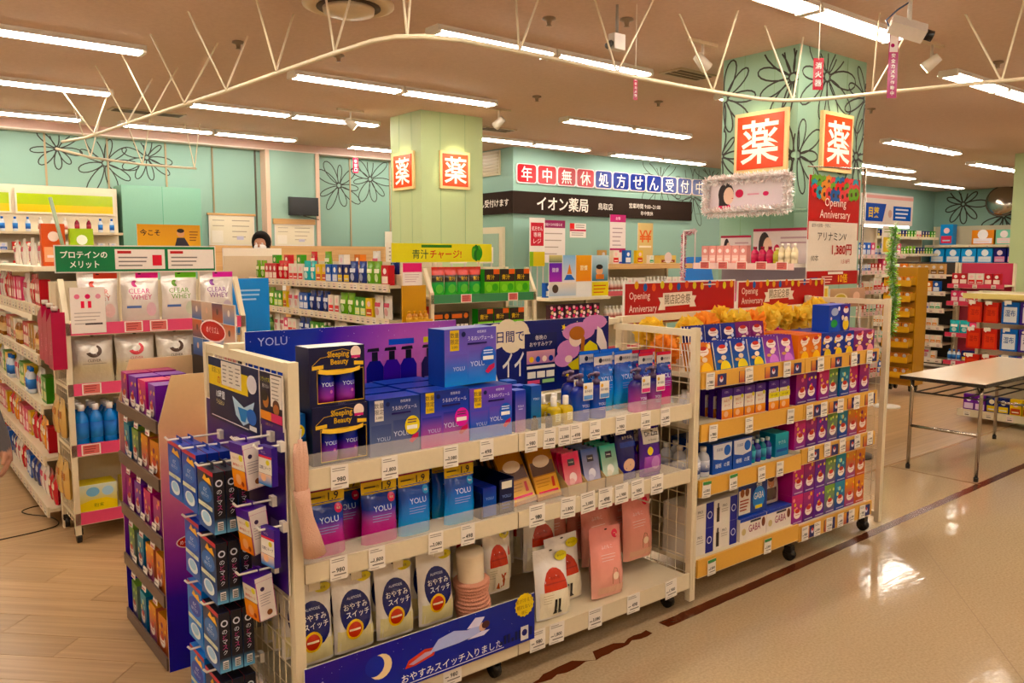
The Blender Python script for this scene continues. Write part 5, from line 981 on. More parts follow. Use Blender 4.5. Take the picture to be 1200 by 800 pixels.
# ---- wire end panel: purple board, adverts, hooks and mask boxes
def ypanel(name, label, x, y0, y1, z0, z1, draw, th=.006, poly=None, cat='sign', mat='carton', ry=0.0):
    """board facing -X between y0 (near) and y1 (far)"""
    w_ = y1 - y0; o = thing(name, label, cat, (x, y1, z0), -PI / 2); mb = MB()
    pl = poly or [(0, 0), (w_, 0), (w_, z1 - z0), (0, z1 - z0)]
    mb.prism(pl, lambda u, v, n: Vector((u, -n, v)), th, '#cfc7bd'); draw(Pan(mb, lambda u, v, n: Vector((u, -th - n, v)), step=.00012), w_, z1 - z0); o.data = None
    part('printed_board', mb.mesh('board', mat), o); return o
def draw_purple(p, w_, h): p.poly([(0, 0), (w_, h * .0), (w_, h), (0, h)], '#34206a'); p.rect(w_ * .02, h * .72, w_ * .98, h * .76, '#5a3a9a'); p.rect(w_ * .82, h * .35, w_ * .9, h * .42, '#8a7ab0'); p.rect(w_ * .82, h * .12, w_ * .9, h * .18, '#8a7ab0')
ypanel('purple_backboard', 'deep purple backboard hung on the gondola wire end', .996, 2.365, 3.09, .585, 1.12, draw_purple)
def draw_ad1(p, w_, h):
    p.rect(0, 0, w_, h, '#141a3c', '#1a2148'); p.rect(0, h * .55, w_ * .8, h * .86, '#e0c22e'); p.text('のどの乾燥ラ', w_ * .4, h * .66, h * .15, '#c83420', bold=.015, maxw=w_ * .72); p.text('就寝にも', w_ * .16, h * .8, h * .09, '#2a241a', maxw=w_ * .24); p.rect(w_ * .28, h * .6, w_ * .68, h * .98, '#dcd6cc')
    for k in range(3): p.lines(w_ * (.31 + k * .13), h * .92, w_ * (.4 + k * .13), 5, h * .06, h * .018, '#7a7470', k)
    p.text('10時間', w_ * .25, h * .43, h * .13, '#e4ecf4', bold=.015, maxw=w_ * .3); p.text('うるおい', w_ * .24, h * .3, h * .08, '#e8e09a', maxw=w_ * .34); p.poly([(w_ * .5, h * .48), (w_ * .72, h * .36), (w_ * .92, h * .5), (w_ * .84, h * .18), (w_ * .7, h * .08), (w_ * .56, h * .2)], '#b8d0e4'); p.poly([(w_ * .6, h * .34), (w_ * .8, h * .34), (w_ * .74, h * .14), (w_ * .66, h * .14)], '#3f86c8'); p.disc(w_ * .88, h * .75, w_ * .09, '#d8d4dc', ry=h * .14); p.disc(w_ * .86, h * .26, w_ * .09, '#3a6ac0', ry=h * .12); p.rect(w_ * .05, h * .045, w_ * .8, h * .06, '#e4e0e0'); p.rect(w_ * .82, h * .06, w_ * .95, h * .13, '#dcdcdc')
ypanel('throat_mask_advert', 'navy and yellow throat mask advert card on the wire end', .9895, 2.545, 3.03, 1.06, 1.285, draw_ad1)
def draw_ad2(p, w_, h):
    p.rect(0, 0, w_, h, '#1a1626', '#262036'); p.text('リラックスに', w_ * .28, h * .86, h * .09, '#d8cf3a', maxw=w_ * .5); p.text('眠りたい', w_ * .28, h * .74, h * .07, '#e8e4e8', maxw=w_ * .4); p.disc(w_ * .26, h * .48, w_ * .14, '#b07a52', ry=h * .14); p.disc(w_ * .2, h * .56, w_ * .16, '#241a18', ry=h * .1); p.rect(0, h * .12, w_ * .5, h * .28, '#d8862c'); p.rect(w_ * .5, h * .4, w_, h * .97, '#dcd6ce'); p.lines(w_ * .56, h * .92, w_ * .94, 6, h * .07, h * .02, '#8a847e'); p.disc(w_ * .74, h * .42, w_ * .16, '#5a3a30', ry=h * .12); p.disc(w_ * .74, h * .36, w_ * .13, '#a87454', ry=h * .1); p.rect(w_ * .5, h * .12, w_, h * .28, '#d0607a'); p.rect(0, 0, w_, h * .1, '#4a2a6a'); p.text('口閉じテープ', w_ * .4, h * .05, h * .05, '#c8a84a', maxw=w_ * .5)
ypanel('sleep_tape_advert', 'dark sleep tape advert card with two faces on the wire end', .9895, 2.36, 2.535, 1.11, 1.285, draw_ad2)
def yhook(y, z, x0=.80):
    mb = MB(); mb.bar((.99, y, z), (x0, y, z), .004, '#e8e2d8', n=5); mb.bar((x0, y, z), (x0 - .01, y, z + .012), .004, '#e8e2d8', n=5); mb.box(.975, .99, y - .015, y + .015, z - .02, z + .012, '#e3dcd0')
    me = mb.mesh('hook', 'plastic'); o = part('hook', me, G1, (-GX, -GY, 0)); return o
def hangrow(p, y, z, n, where, x0=.82, pitch=.039, tilt=0.0):
    for k in range(n): put(p, (x0 + k * pitch, y, z), (0, 0, -PI / 2), where=where)
for p, y, z, n, wh in ((MKB, 2.765, .80, 3, 'on the top hook below the throat advert'), (MKB, 2.765, .565, 3, 'on the second hook down'), (MKL, 2.765, .335, 3, 'on the third hook down'), (MKL, 2.765, .1, 3, 'on the lowest hook'),
                       (MKK, 2.603, .775, 3, 'on the top hook of its column'), (MKK, 2.603, .545, 3, 'on the second hook of its column'), (MKK, 2.603, .315, 3, 'on the third hook of its column'), (MKK, 2.603, .085, 3, 'on the lowest hook of its column'), (MKB, 2.927, .80, 2, 'on the hook nearest the cardboard stand')):
    hangrow(p, y, z, n, wh); yhook(y, z + .212, .80)
def tape(x, y, z, ry, where): put(TPB, (x, y, z), (math.radians(ry), 0, -PI / 2 + .12), where=where)
tape(.885, 2.462, .93, 6, 'hanging tilted on the upper short hook'); tape(.90, 2.462, .72, 7, 'hanging tilted on the lower short hook'); tape(.91, 2.462, .50, 6, 'hanging on the third short hook')
for z in (.93, .72, .5): yhook(2.455, z + .157, .865)
for z in (.955, .70): put(SMT, (.925, 2.362, z), (0, 0, -PI / 2 + .15), where='on the front edge hook' + (' above' if z > .8 else ' below')); yhook(2.375, z + .114, .905)

# peach knitted hand sample hanging by the end post
def glove():
    mb = MB(); c = '#dcae96'
    for dx, dz in ((-.0125, 0), (.0, .012), (.0125, .004)): mb.tube([(dx, 0, -.005 + dz), (dx, -.006, -.05), (dx * .8, -.008, -.11), (dx * .5, -.004, -.19)], [.007, .0115, .0125, .012], c, n=8)
    mb.tube([(0, -.004, -.15), (.004, -.004, -.19), (.012, -.004, -.24), (.026, -.002, -.30), (.036, 0, -.36)], [.026, .024, .023, .029, .036], c, n=12)
    h_ = MB(); h_.bar((0, 0, .0), (.008, .04, .03), .003, '#d8d0c4')
    return Proto('knitted_glove', 'glove', 'peach knitted glove sample hanging by the end post', .08, .36, .03, None, [('glove', mb.mesh('glove', 'knit'), []), ('hanger', h_.mesh('hanger', 'plastic'), [])])
put(glove(), (1.018, 2.315, 1.085), (0, 0, -.3))

# ---- cardboard stand of warming eye masks beside the wire end
DX0, DX1, DY0, DY1 = .86, 1.2, 3.27, 3.9
D = thing('cardboard_stand', 'pink to purple cardboard stand of warming eye masks beside the wire end', 'display stand', (DX0, DY0, 0))
def panel_poly(): return [(0, 0), (DX1 - DX0, 0), (DX1 - DX0, 1.19), (.055, 1.19), (0, 1.0)]
st = [(0, '#3a3a9c'), (.25, '#4a3fa0'), (.45, '#a0509c'), (.62, '#d88aa4'), (.8, '#dcb094'), (1, '#d9bd98')]
for yy, nm in ((0, 'side_panel'), (DY1 - DY0, 'side_panel')):
    mb = MB(); mb.prism(panel_poly(), lambda u, v, n, y0=yy: Vector((u, y0 - n, v)), .008, '#c8b094')
    for i in range(12):
        z0, z1 = 1.19 * i / 12, 1.19 * (i + 1) / 12; e = lambda z: 0 if z <= 1.0 else (z - 1.0) / .19 * .055
        mb.face([(e(z0), yy - .0085, z0), (DX1 - DX0, yy - .0085, z0), (DX1 - DX0, yy - .0085, z1), (e(z1), yy - .0085, z1)], [ramp(st, z0 / 1.19), ramp(st, z0 / 1.19), ramp(st, z1 / 1.19), ramp(st, z1 / 1.19)])
    if yy == 0: p = Pan(mb, XF(0, -.0088, 0)); p.disc(.1, .52, .055, '#efe0e0', ry=.026); p.disc(.1, .52, .05, '#c02c28', ry=.022); p.text('めぐリズム', .1, .52, .018, '#fff2ee', maxw=.08)
    part(nm, mb.mesh('panel', 'carton'), D)
mb = MB(); mb.box(.33, .34, 0, DY1 - DY0, 0, 1.24, '#1d1a1e'); part('back_panel', mb.mesh('back', 'carton'), D)
for z in (.04, .30, .535, .77, 1.0):
    mb = MB(); mb.box(.0, .33, .0, DY1 - DY0 - .009, z - .03, z - .022, '#2a2422'); mb.box(-.008, .0, 0, DY1 - DY0 - .009, z - .035, z + .015, '#5a4a44'); s_ = part('shelf', mb.mesh('shelf', 'carton'), D)
    if z > .2:
        for k in range(3): m = MB(); m.box(0, .0016, 0, .06, 0, .1, '#e2d9d0'); q = Pan(m, YF(0, .06, 0)); q.lines(.006, .09, .05, 5, .016, .006, '#8a8480', k); q.rect(.006, .004, .05, .012, '#c07a80'); part('price_card', m.mesh('card', 'paper'), s_, (-.0095, .1 + k * .17, z - .06), (0, .12, 0))
def draw_top(p, w_, h):
    cs = ['#3a4a78', '#b89a80', '#6a86b0', '#8a5a48', '#d0b8a4', '#4a6a9a', '#c87a5a', '#5a4a5a', '#a8b4c4']
    for i in range(4):
        for j in range(3): p.rect(w_ * i / 4, h * j / 3, w_ * (i + 1) / 4 - .003, h * (j + 1) / 3 - .003, cs[(i * 5 + j * 7) % 9], cs[(i * 3 + j * 4 + 2) % 9]); p.disc(w_ * (i + .5) / 4, h * (j + .55) / 3, .014, ('#d8b49c', '#5a4038', '#e0d4c8')[(i + j) % 3]); p.n -= 2 * p.st
    p.n += 3 * p.st; p.disc(w_ * .5, h * .5, w_ * .3, '#f0e4e0', ry=h * .2); p.disc(w_ * .5, h * .5, w_ * .28, '#c02c28', ry=h * .17); p.text('めぐリズム', w_ * .5, h * .52, h * .12, '#fff2ee', maxw=w_ * .44)
ypanel('stand_topper', 'photo collage topper with red oval logo on the cardboard stand', 1.19, 3.3, 3.85, 1.20, 1.45, draw_top)
names = [['plum', 'violet', 'rose', 'violet'], ['teal', 'green', 'yellow', 'amber'], ['plum', 'violet', 'rose', 'plum'], ['green', 'teal', 'yellow', 'amber'], ['green', 'teal', 'yellow', 'amber']]
for r_, z in enumerate((1.0, .77, .535, .30, .04)):
    for k in range(4):
        p = EY[names[r_][k]]
        for b in range(2): put(p, (.875 + b * .105, 3.83 - k * .145, z - .0225 + .0), (0, 0, -PI / 2 + random.uniform(-.05, .05)), where=('on the top tier', 'on the second tier', 'on the middle tier', 'on the fourth tier', 'on the lowest tier')[r_] + ' of the cardboard stand')

# ================================================================== YELLOW STRIP GONDOLA
G2 = thing('yellow_strip_gondola', 'wire ended gondola with yellow shelf strips and paper flowers on top', 'shelf', (3.0, GY, 0)); HX = 1.74; H2 = 1.40; YL = '#d9a23a'
for x, y in ((HX - .03, 0), (HX - .03, SP)): mb = MB(); mb.box(0, .035, 0, .03, .05, H2, CREAM); part('post', mb.mesh('post', 'metal_paint'), G2, (x, y, 0))
for z in (H2 - .035, .08): mb = MB(); mb.box(HX - .028, HX + .003, .031, SP - .001, z, z + .03, CREAM); part('side_rail', mb.mesh('rail', 'metal_paint'), G2)
mb = MB(); wires(mb, YF(HX - .012, SP, 0), SP, H2 - .02, .1, .065, .1); part('wire_grid', mb.mesh('wires', 'metal_paint'), G2)
mb = MB(); mb.box(0, HX, SP, SP + .03, .1, 1.18, '#cdbd9a'); mb.box(0, HX, SP - .01, SP + .04, 1.31, 1.345, CREAM)
for x in (0, .85, HX - .04): mb.box(x, x + .04, SP - .006, SP + .034, .06, 1.32, CREAM)
part('back_panel', mb.mesh('back', 'metal_paint'), G2)
for x, y in ((.08, .42), (.86, .06), (.86, .42), (HX - .1, .06), (HX - .1, .42)): part('caster', CST, G2, (x, y, 0))
YS = {}
for b, (x0, x1) in enumerate(((.0, .845), (.85, 1.62))):
    for lv, (z, lip) in enumerate(((1.04, .075), (.79, .08), (.525 if b == 0 else .545, .08), (.135 if b == 0 else .12, .085))):
        YS[b, lv] = part('shelf', shelf_mesh(x1 - x0, .5, lip, strip=YL), G2, (x0, 0, z))
        if lv == 0 or b == 1:
            n = 4
            for k in range(n):
                mb = MB(); u = (x1 - x0) * (k + .55) / n; mb.box(u - .05, u + .06, -.003, 0, .004, lip - .016, '#2a2a5e'); q = Pan(mb, XF(u, -.003, 0)); q.rect(-.05, .004, -.01, lip - .016, '#b0504a', '#e0a050'); q.disc(.02, lip * .45, .014, '#d8cfe0'); q.disc(.02, lip * .55, .009, '#b83028')
                part('strip_print', mb.mesh('print', 'paper'), YS[b, lv], label='navy printed strip insert')
def ycards(b, lv, xs, z=-.005):
    cards(YS[b, lv], [(x - 3.0 - (0, .85)[b], random.uniform(-.05, .05), CARD_G if (lv >= 2 and b == 0 and i < 2) else None) for i, x in enumerate(xs)], -.006, z)
ycards(0, 0, (3.05, 3.352, 3.674)); ycards(1, 0, (3.99, 4.333, 4.5)); ycards(0, 1, (3.081, 3.363, 3.719)); ycards(1, 1, (3.9, 4.039, 4.207, 4.382, 4.54)); ycards(0, 2, (3.04, 3.249, 3.482, 3.639)); ycards(1, 2, (3.93, 4.09, 4.25, 4.41, 4.55), .01); ycards(0, 3, (3.097, 3.554)); ycards(1, 3, (3.9, 4.02, 4.14, 4.26, 4.38, 4.5), .0)
on2 = 'on the yellow strip gondola'
z1 = 1.04 + .063
for i, (p, x) in enumerate(((FPO, 3.10), (FPB, 3.245), (FPB, 3.383), (FPB, 3.517), (FPP, 3.65), (FPP, 3.782))):
    for k in range(5): put(p, (x, 2.41 + .018 * k, z1), (math.radians(-12), 0, 0), where='in its row on the top yellow shelf')
for i, (p, x) in enumerate(((FBK, 3.28), (FBK, 3.41), (FBK, 3.54), (FPK, 3.664), (FPK, 3.79))):
    for k in range(3): put(p, (x, 2.60 + .02 * k, z1 + .06), (math.radians(-8), 0, 0), where='raised at the back of the top yellow shelf')
mb = MB(); mb.box(0, .70, 0, .12, 0, .058, '#e6dcc0'); part('riser', mb.mesh('riser', 'plastic'), YS[0, 0], (.15, .235, .0635))
for p, xs in ((EY['orangeb'], (3.912, 4.024)), (EY['blueb'], (4.138, 4.252, 4.366)), (EY['plumb'], (4.482, 4.598))):
    for x in xs:
        for k in range(2): put(p, (x, 2.40 + .13 * k, z1), where='on the top yellow shelf')
put(TLB, (4.31, 2.43, z1 + .125), (0, 0, .05))
z2 = .79 + .068
for k in range(4): put(WBT, (3.05 + .045 * (k % 2) , 2.46 + .07 * k, z2), where='by the wire divider on the second yellow shelf')
for i, x in enumerate((3.21, 3.302, 3.394, 3.486)):
    for k in range(3): put(TP1, (x + .06, 2.41 + .05 * k, z2), where='on the second yellow shelf')
for x in (3.648, 3.745):
    for k in range(3): put(TP2, (x, 2.40 + .05 * k, z2), where='on the second yellow shelf')
for i, nm in enumerate(('plum', 'violet', 'rose', 'green', 'teal', 'rose', 'plum')):
    for k in range(2): put(EY[nm], (3.905 + i * .109, 2.40 + .11 * k + .01 * (i % 2), z2), where='on the second yellow shelf')
z3 = .525 + .068; z3b = .545 + .068
for i in range(2):
    for k in range(3): put(WBT, (3.05 + .07 * i, 2.43 + .085 * k, z3), where='in the row beside the blue cartons')
for x in (3.245, 3.41):
    for k in range(2): put(BLC, (x, 2.41 + .14 * k, z3), where='on the third yellow shelf')
for i in range(4): put(TEA if i % 2 == 0 else VIO, (3.525 + .047 * (i % 4), 2.44, z3), where='on the third yellow shelf'); put(VIO if i % 2 == 0 else TEA, (3.525 + .047 * i, 2.5, z3), where='in the second row of the third yellow shelf')
put(TLC, (3.77, 2.42, z3), where='on the third yellow shelf')
for i, nm in enumerate(('rose', 'plum', 'violet', 'green', 'teal', 'yellow', 'amber')):
    for k in range(2): put(EY[nm], (3.905 + i * .109, 2.40 + .11 * k, z3b), where='on the third yellow shelf')
z4 = .135 + .073; z4b = .12 + .073
for j in range(2):
    for i in range(2): put(WNB, (3.095 + .19 * i, 2.41, z4 + .1255 * j), where=('in the bottom layer', 'in the upper layer')[j])
for x in (3.505, 3.735): put(RDB, (x, 2.40, z4), where='on the lowest yellow shelf')
put(NDB, (3.522, 2.42, z4 + .1155)); put(PHP, (3.747, 2.45, z4 + .1155), (math.radians(-6), 0, 0))
for j in range(2):
    for i, nm in enumerate(('rose', 'plum', 'violet', 'green', 'teal', 'yellow', 'amber')):
        for k in range(2): put(EY[nm], (3.905 + i * .109, 2.40 + .11 * k, z4b + .1655 * j), where=('in the bottom layer', 'stacked in the upper layer')[j] + ' of the lowest shelf')
# crumpled tissue flowers along the spine
def tissue(c0, c1, seed, r_=.07):
    rn = random.Random(seed); mb = MB()
    for i in range(46):
        d = Vector((rn.gauss(0, 1), rn.gauss(0, 1), rn.gauss(0, 1))).normalized(); t = d.orthogonal().normalized(); b = d.cross(t); a = rn.uniform(0, 2 * PI); t, b = t * math.cos(a) + b * math.sin(a), b * math.cos(a) - t * math.sin(a)
        L_ = r_ * rn.uniform(.75, 1.15); w_ = r_ * rn.uniform(.45, .7); c = mixc(c0, c1, rn.random())
        vv = []
        for j in range(4):
            for k in range(4):
                s_ = (k / 3 - .5) * 2; q = j / 3; vv.append(d * L_ * q + t * s_ * w_ * q + b * (w_ * .35 * math.sin(s_ * 3 + i) * q + rn.uniform(-.008, .008)))
        mb.raw(vv, [(j * 4 + k, j * 4 + k + 1, j * 4 + k + 5, j * 4 + k + 4) for j in range(3) for k in range(3)], c, 0, smooth=True)
    return mb.mesh('tissue', 'tissue_paper')
TY, TO, TY2 = tissue('#fbe04e', '#f2c432', 1), tissue('#ffb040', '#f89a28', 2), tissue('#fbe766', '#f5cf3c', 3)
for i, (x, y, z) in enumerate(((3.10, 2.76, 1.272), (3.07, 2.635, 1.195), (3.215, 2.775, 1.2), (3.42, 2.775, 1.26), (3.55, 2.772, 1.275), (3.69, 2.772, 1.30), (3.83, 2.77, 1.28), (3.97, 2.77, 1.275), (4.11, 2.77, 1.29), (4.25, 2.765, 1.30), (4.385, 2.77, 1.28), (4.51, 2.77, 1.28), (4.61, 2.765, 1.315))):
    k = (0, 1, 1, 0, 1, 0, 2, 1, 2, 0, 0, 2, 0)[i]; yel = k != 1
    thing('tissue_flower', ('yellow' if yel else 'orange') + ' crumpled tissue flower of the garland', 'decoration', (x, y, z), group=('yellow' if yel else 'orange') + ' tissue flowers', me=(TY, TO, TY2)[k], rot=(i * .7, i * 1.1, i)).scale = (1.05,) * 3
# red anniversary boards
def draw_anniv(p, w_, h):
    p.rect(.008, .008, w_ - .008, h - .008, '#a81c1c'); rn = random.Random(4)
    for i in range(13):
        u = w_ * (.1 + .86 * i / 12); v = h * (.93 - .07 * abs(math.sin(i * 1.0))); p.disc(u, v, .016, ('#d8a02c', '#2a5a9a', '#d85a2c', '#c8b83a')[i % 4], ry=.022, n=8)
    p.text('Opening', w_ * .04, h * .66, .05, '#f0d8cc', al='l', maxw=w_ * .17); p.text('Anniversary', w_ * .04, h * .36, .05, '#f0d8cc', al='l', maxw=w_ * .23)
    p.poly([(w_ * .28, h * .32), (w_ * .30, h * .5), (w_ * .28, h * .62), (w_ * .32, h * .62), (w_ * .32, h * .72), (w_ * .58, h * .74), (w_ * .58, h * .64), (w_ * .62, h * .63), (w_ * .6, h * .5), (w_ * .62, h * .36), (w_ * .56, h * .36), (w_ * .56, h * .42), (w_ * .34, h * .4), (w_ * .34, h * .32)], '#e2d6c4'); p.text('開店記念祭', w_ * .45, h * .57, .055, '#6a5a46', maxw=w_ * .23, bold=.01); p.rect(w_ * .62, h * .1, w_ * .92, h * .13, '#d89080'); p.rect(w_ * .68, h * .88, w_ * .8, h * .91, '#e8c8b8')
board('anniversary_board', 'red anniversary board standing over the wire divider', 3.06, 3.995, 1.29, 1.515, 2.9095, draw_anniv, feet=1.344, th=.01); board('anniversary_board', 'red anniversary board next to the photo card with the cooking picture', 4.02, 4.96, 1.31, 1.505, 2.9095, draw_anniv, feet=1.344, th=.01)
def draw_cook(p, w_, h): p.rect(0, 0, w_, h, '#8a6a4c', '#c0a080'); p.disc(w_ * .3, h * .45, w_ * .2, '#d8c8a4', ry=h * .3); p.disc(w_ * .3, h * .5, w_ * .14, '#b8a040', ry=h * .2); p.rect(w_ * .55, 0, w_, h, '#a07a62', '#b89884'); p.disc(w_ * .75, h * .55, w_ * .1, '#d8b4a0', ry=h * .25)
board('cooking_photo_card', 'photo card of a cooked dish above the tissue flowers', 5.1, 5.56, 1.3, 1.43, 2.95, draw_cook, feet=0)
def draw_yc(p, w_, h): p.rect(0, 0, w_, h, '#d9c878', '#e6dcb0'); p.rect(w_ * .72, h * .1, w_ * .95, h * .9, '#d8b43a'); p.lines(w_ * .1, h * .4, w_ * .6, 3, h * .1, h * .03, '#8a7a4a')
board('yellow_notice_card', 'pale yellow notice card beside the cooking photo card', 4.8, 5.08, 1.3, 1.45, 2.95, draw_yc, feet=0)
# ================================================================== OTHER RACKS
class Rack:
    """shelving run; local x to the right along the front, y into the depth; faces -Y (rz=0) or -X (rz=-90)"""
    def __init__(s, name, label, org, rz, L_, lips, depth=.4, H_=1.4, strip=CREAM, lip=.055, back='#cbbd9e', col=CREAM, cardn=0, cat='shelf', posts=True, dark=False, cardmesh=None):
        s.o = thing(name, label, cat, (*org, 0), rz); s.org = Vector((*org, 0)); s.rz = rz; s.L = L_; s.lips = lips; s.lip = lip; s.sh = []; s.d = depth
        mb = MB(); mb.box(.03, L_ - .03, depth - .02, depth, .03, H_, back); part('back_panel', mb.mesh('back', 'metal_paint'), s.o)
        if posts:
            for x in (0, L_ - .03): mb = MB(); mb.box(x, x + .03, depth - .05, depth, 0, H_, col); part('post', mb.mesh('post', 'metal_paint'), s.o)
        sm = None
        for z in lips:
            sm = sm or shelf_mesh(L_ - .004, depth - .02, lip, strip=strip); sh = part('shelf', sm, s.o, (.002, 0, z)); s.sh.append(sh)
            if cardn:
                for k in range(cardn): part('price_card', (cardmesh or CARD_F)[k % len(cardmesh or CARD_F)], sh, (L_ * (k + .5) / cardn + random.uniform(-.02, .02), -.002, .002))
    def w(s, x, y, z):
        c, q = math.cos(s.rz), math.sin(s.rz); return (s.org.x + x * c - y * q, s.org.y + x * q + y * c, z)
    def put(s, p, x, lv, y=.04, where='', dz=0.0, rot=0.0, tilt=0.0): return put(p, s.w(x, y, s.lips[lv] + s.lip - .012 + dz), (tilt, 0, s.rz + rot), where=where)
    def fill(s, lv, seq, where, x0=.04, x1=None, y=.04, gap=.005, rows=1):
        """seq: [(proto, count)...] repeated until the shelf is full"""
        x = x0; x1 = x1 or s.L - .04; i = 0
        lst = [p for p, n in seq for _ in range(n)]
        while True:
            p = lst[i % len(lst)]
            if x + p.w > x1: break
            for r_ in range(rows): s.put(p, x + p.w / 2, lv, y + r_ * (p.d + .012) + random.uniform(0, .012), where, rot=random.uniform(-.06, .06))
            x += p.w + gap + random.uniform(0, gap); i += 1
CARD_F = []
for c in ('#e2d9cc', '#d8cbb8', '#e0c8bc'):
    mb = MB(); mb.box(-.03, .03, -.0012, 0, 0, .05, c); Pan(mb, XF(0, -.0012, 0)).rect(-.02, .012, .02, .022, '#6a625a'); Pan(mb, XF(0, -.0012, 0)).rect(-.024, .034, .016, .039, '#9a9086'); CARD_F.append(mb.mesh('card', 'paper'))
mb = MB(); mb.box(-.05, .05, -.0015, 0, 0, .062, '#e8ded2'); p = Pan(mb, XF(0, -.0015, 0)); p.rect(-.043, .005, .043, .057, '#d0706a'); p.lines(-.035, .05, .03, 3, .014, .005, '#8a3a38'); CARD_P = [mb.mesh('card', 'paper')]
# ---- small product kinds for these racks
def gbox(desc, c, a, w_=.1, h=.16, d=.06, name=None, cat='box', txt=None, tc='#f4ece0'):
    name = name or ('medicine_box' if 'medicine' in desc or 'small white' in desc else desc.split()[0] + '_carton' if 'carton' in desc else '_'.join(desc.split()[-2:]))
    def dd(p, W, h_):
        p.rect(W * .08, h_ * .1, W * .92, h_ * .45, a); p.disc(W * .5, h_ * .7, W * .24, mixc(a, '#ffffff', .5), n=12)
        if txt: p.text(txt, W * .5, h_ * .28, h_ * .16, tc, maxw=W * .75, bold=.01)
        else: p.rect(W * .2, h_ * .2, W * .8, h_ * .26, mixc(c, '#ffffff', .6))
    return carton(name, cat, desc, w_, h, d, c, dd)
def gbot(desc, c, cap, lab, w_=.055, h=.17, name='bottle'):
    return pet(name, desc, c, lab, cap, r=w_ / 2, h=h)
def gpou(desc, c0, c1, a, w_=.13, h=.19, name='pouch'):
    return pouch(name, 'pouch', desc, w_, h, .05, vgrad([(0, c0), (1, c1)]), lambda p, W, h_: (p.rect(-W * .35, h_ * .5, W * .35, h_ * .68, a), p.disc(0, h_ * .3, W * .25, mixc(a, c1, .5), n=12)), nu=5, nv=7)
P_ = dict(
    red=gbox('red carton', '#b8262e', '#e8d8c8'), wht=gbox('white carton with red panel', '#ddd5c8', '#c83a3a'), grn=gbox('green carton', '#4a8a3a', '#d8dc9a'), yel=gbox('yellow carton', '#dcb83a', '#b8482c'), blu=gbox('blue carton', '#2a5ab0', '#d8dce4'), pnk=gbox('pink carton', '#d86a86', '#f0d8d8'), org=gbox('orange carton', '#d8762c', '#f0dcb0'), tan=gbox('tan carton', '#c09a6a', '#6a4a30'), nav=gbox('navy carton', '#252c62', '#d8b83a'), pur=gbox('purple carton', '#6a3a8a', '#e0c8e0'),
    smw=gbox('small white medicine box', '#e0d8cc', '#4a9a6a', .075, .1, .05), smo=gbox('small white box with orange leaf', '#e0d8c8', '#d8862c', .075, .12, .05), smb=gbox('small white and blue medicine box', '#dcd8d4', '#3a62b4', .08, .09, .05), smr=gbox('small red medicine box', '#c83a30', '#ecd8c8', .085, .1, .05),
    prd=gpou('red snack pouch', '#b83038', '#c8424a', '#f0dcc8'), pgn=gpou('green leaf pouch', '#5a8a3a', '#7aa84a', '#e4e4c0'), pwt=gpou('white pouch', '#dcd4cc', '#d0c8c0', '#c86a7a'), pnv=gpou('navy silver pouch', '#232a5a', '#3a4a8a', '#d0d4e0'), ptl=gpou('teal pouch', '#2a9aa8', '#3ab0b4', '#e4e8e0'), por=gpou('orange pouch', '#d8823a', '#e09a4a', '#f0e0c0'),
    bwh=gbot('white bottle with red label', '#ddd6cc', '#e8e2d8', ['#c03a34', '#d8c8b8']), bbl=gbot('blue capped bottle', '#c8d0da', '#3a6ac0', ['#2a56a8', '#4a86c8']), bgn=gbot('green bottle', '#5a8f4a', '#e0dccc', ['#3a6a34', '#a8c070']), brd=gbot('dark red bottle', '#7a2230', '#d8c8b0', ['#a83240', '#8a2a38']), bam=gbot('amber bottle', '#8a5424', '#e4dcc8', ['#d8c8a0', '#b88a4a']))
# ---- protein rack end
RC = Rack('protein_rack', 'rack end with pink strips and protein pouches under a green sign', (.87, 5.1), 0, 1.03, (.11, .51, .86, 1.205), depth=.42, H_=1.5, strip='#d8406c', lip=.068)
for i, (lv, xs) in enumerate(((0, ()), (1, (.1,)), (2, (.12, .62)), (3, (.36, .5, .92)))):
    for x in xs: part('price_card', CARD_P[0], RC.sh[lv], (x, -.002, .004))
for x in (0, 1.0):    # slanted wire side panels with upright
    mb = MB(); mb.box(x, x + .03, 0, .025, .05, 1.28, CREAM); mb.prism([(0, 1.27), (.025, 1.27), (.145, 1.52), (.12, 1.52)], lambda u, v, n, x0=x: Vector((x0 + n, u, v)), .03, CREAM); part('upright', mb.mesh('up', 'metal_paint'), RC.o)
    mb = MB(); wires(mb, YF(x + .015, .40, 0), .39, 1.27, .1, .05, .06); part('wire_grid', mb.mesh('w', 'metal_paint'), RC.o)
    part('caster', CST, RC.o, (x + .02, .03, 0)); part('caster', CST, RC.o, (x + .02, .38, 0))
def protein(hc, title, tc):
    def head(p, w_, h): p.rect(-w_ * .1, h * .88, w_ * .49, h * .99, hc)
    return pouch('protein_pouch', 'pouch', 'silver protein pouch with %s header' % title, .215, .294, .09, vgrad([(0, '#b8b0aa'), (.3, '#e0d9d2'), (1, '#d8d0c8')]), lambda p, w_, h: (p.text('CLEAR', -w_ * .05, h * .62, h * .1, tc, maxw=w_ * .7), p.text('WHEY', w_ * .0, h * .5, h * .1, tc, maxw=w_ * .6), p.disc(-w_ * .15, h * .77, w_ * .09, tc, a0=PI * .3, a1=PI * 1.7), p.rect(-w_ * .4, h * .28, -w_ * .02, h * .33, '#5a7ac0'), p.disc(w_ * .25, h * .25, w_ * .14, mixc(tc, '#ffffff', .5), ry=h * .14)), seal=.14, head=head, mat='foil')
for i, (hc, t, tc) in enumerate((('#c8402c', 'red', '#c0402c'), ('#d83a86', 'magenta', '#c83a80'), ('#6ab83a', 'lime', '#6a9a3a'), ('#d83aa0', 'pink', '#8a4a9a'))): RC.put(protein(hc, t, tc), .2 + i * .228, 3, .05, 'under the green sign', rot=random.uniform(-.02, .02))
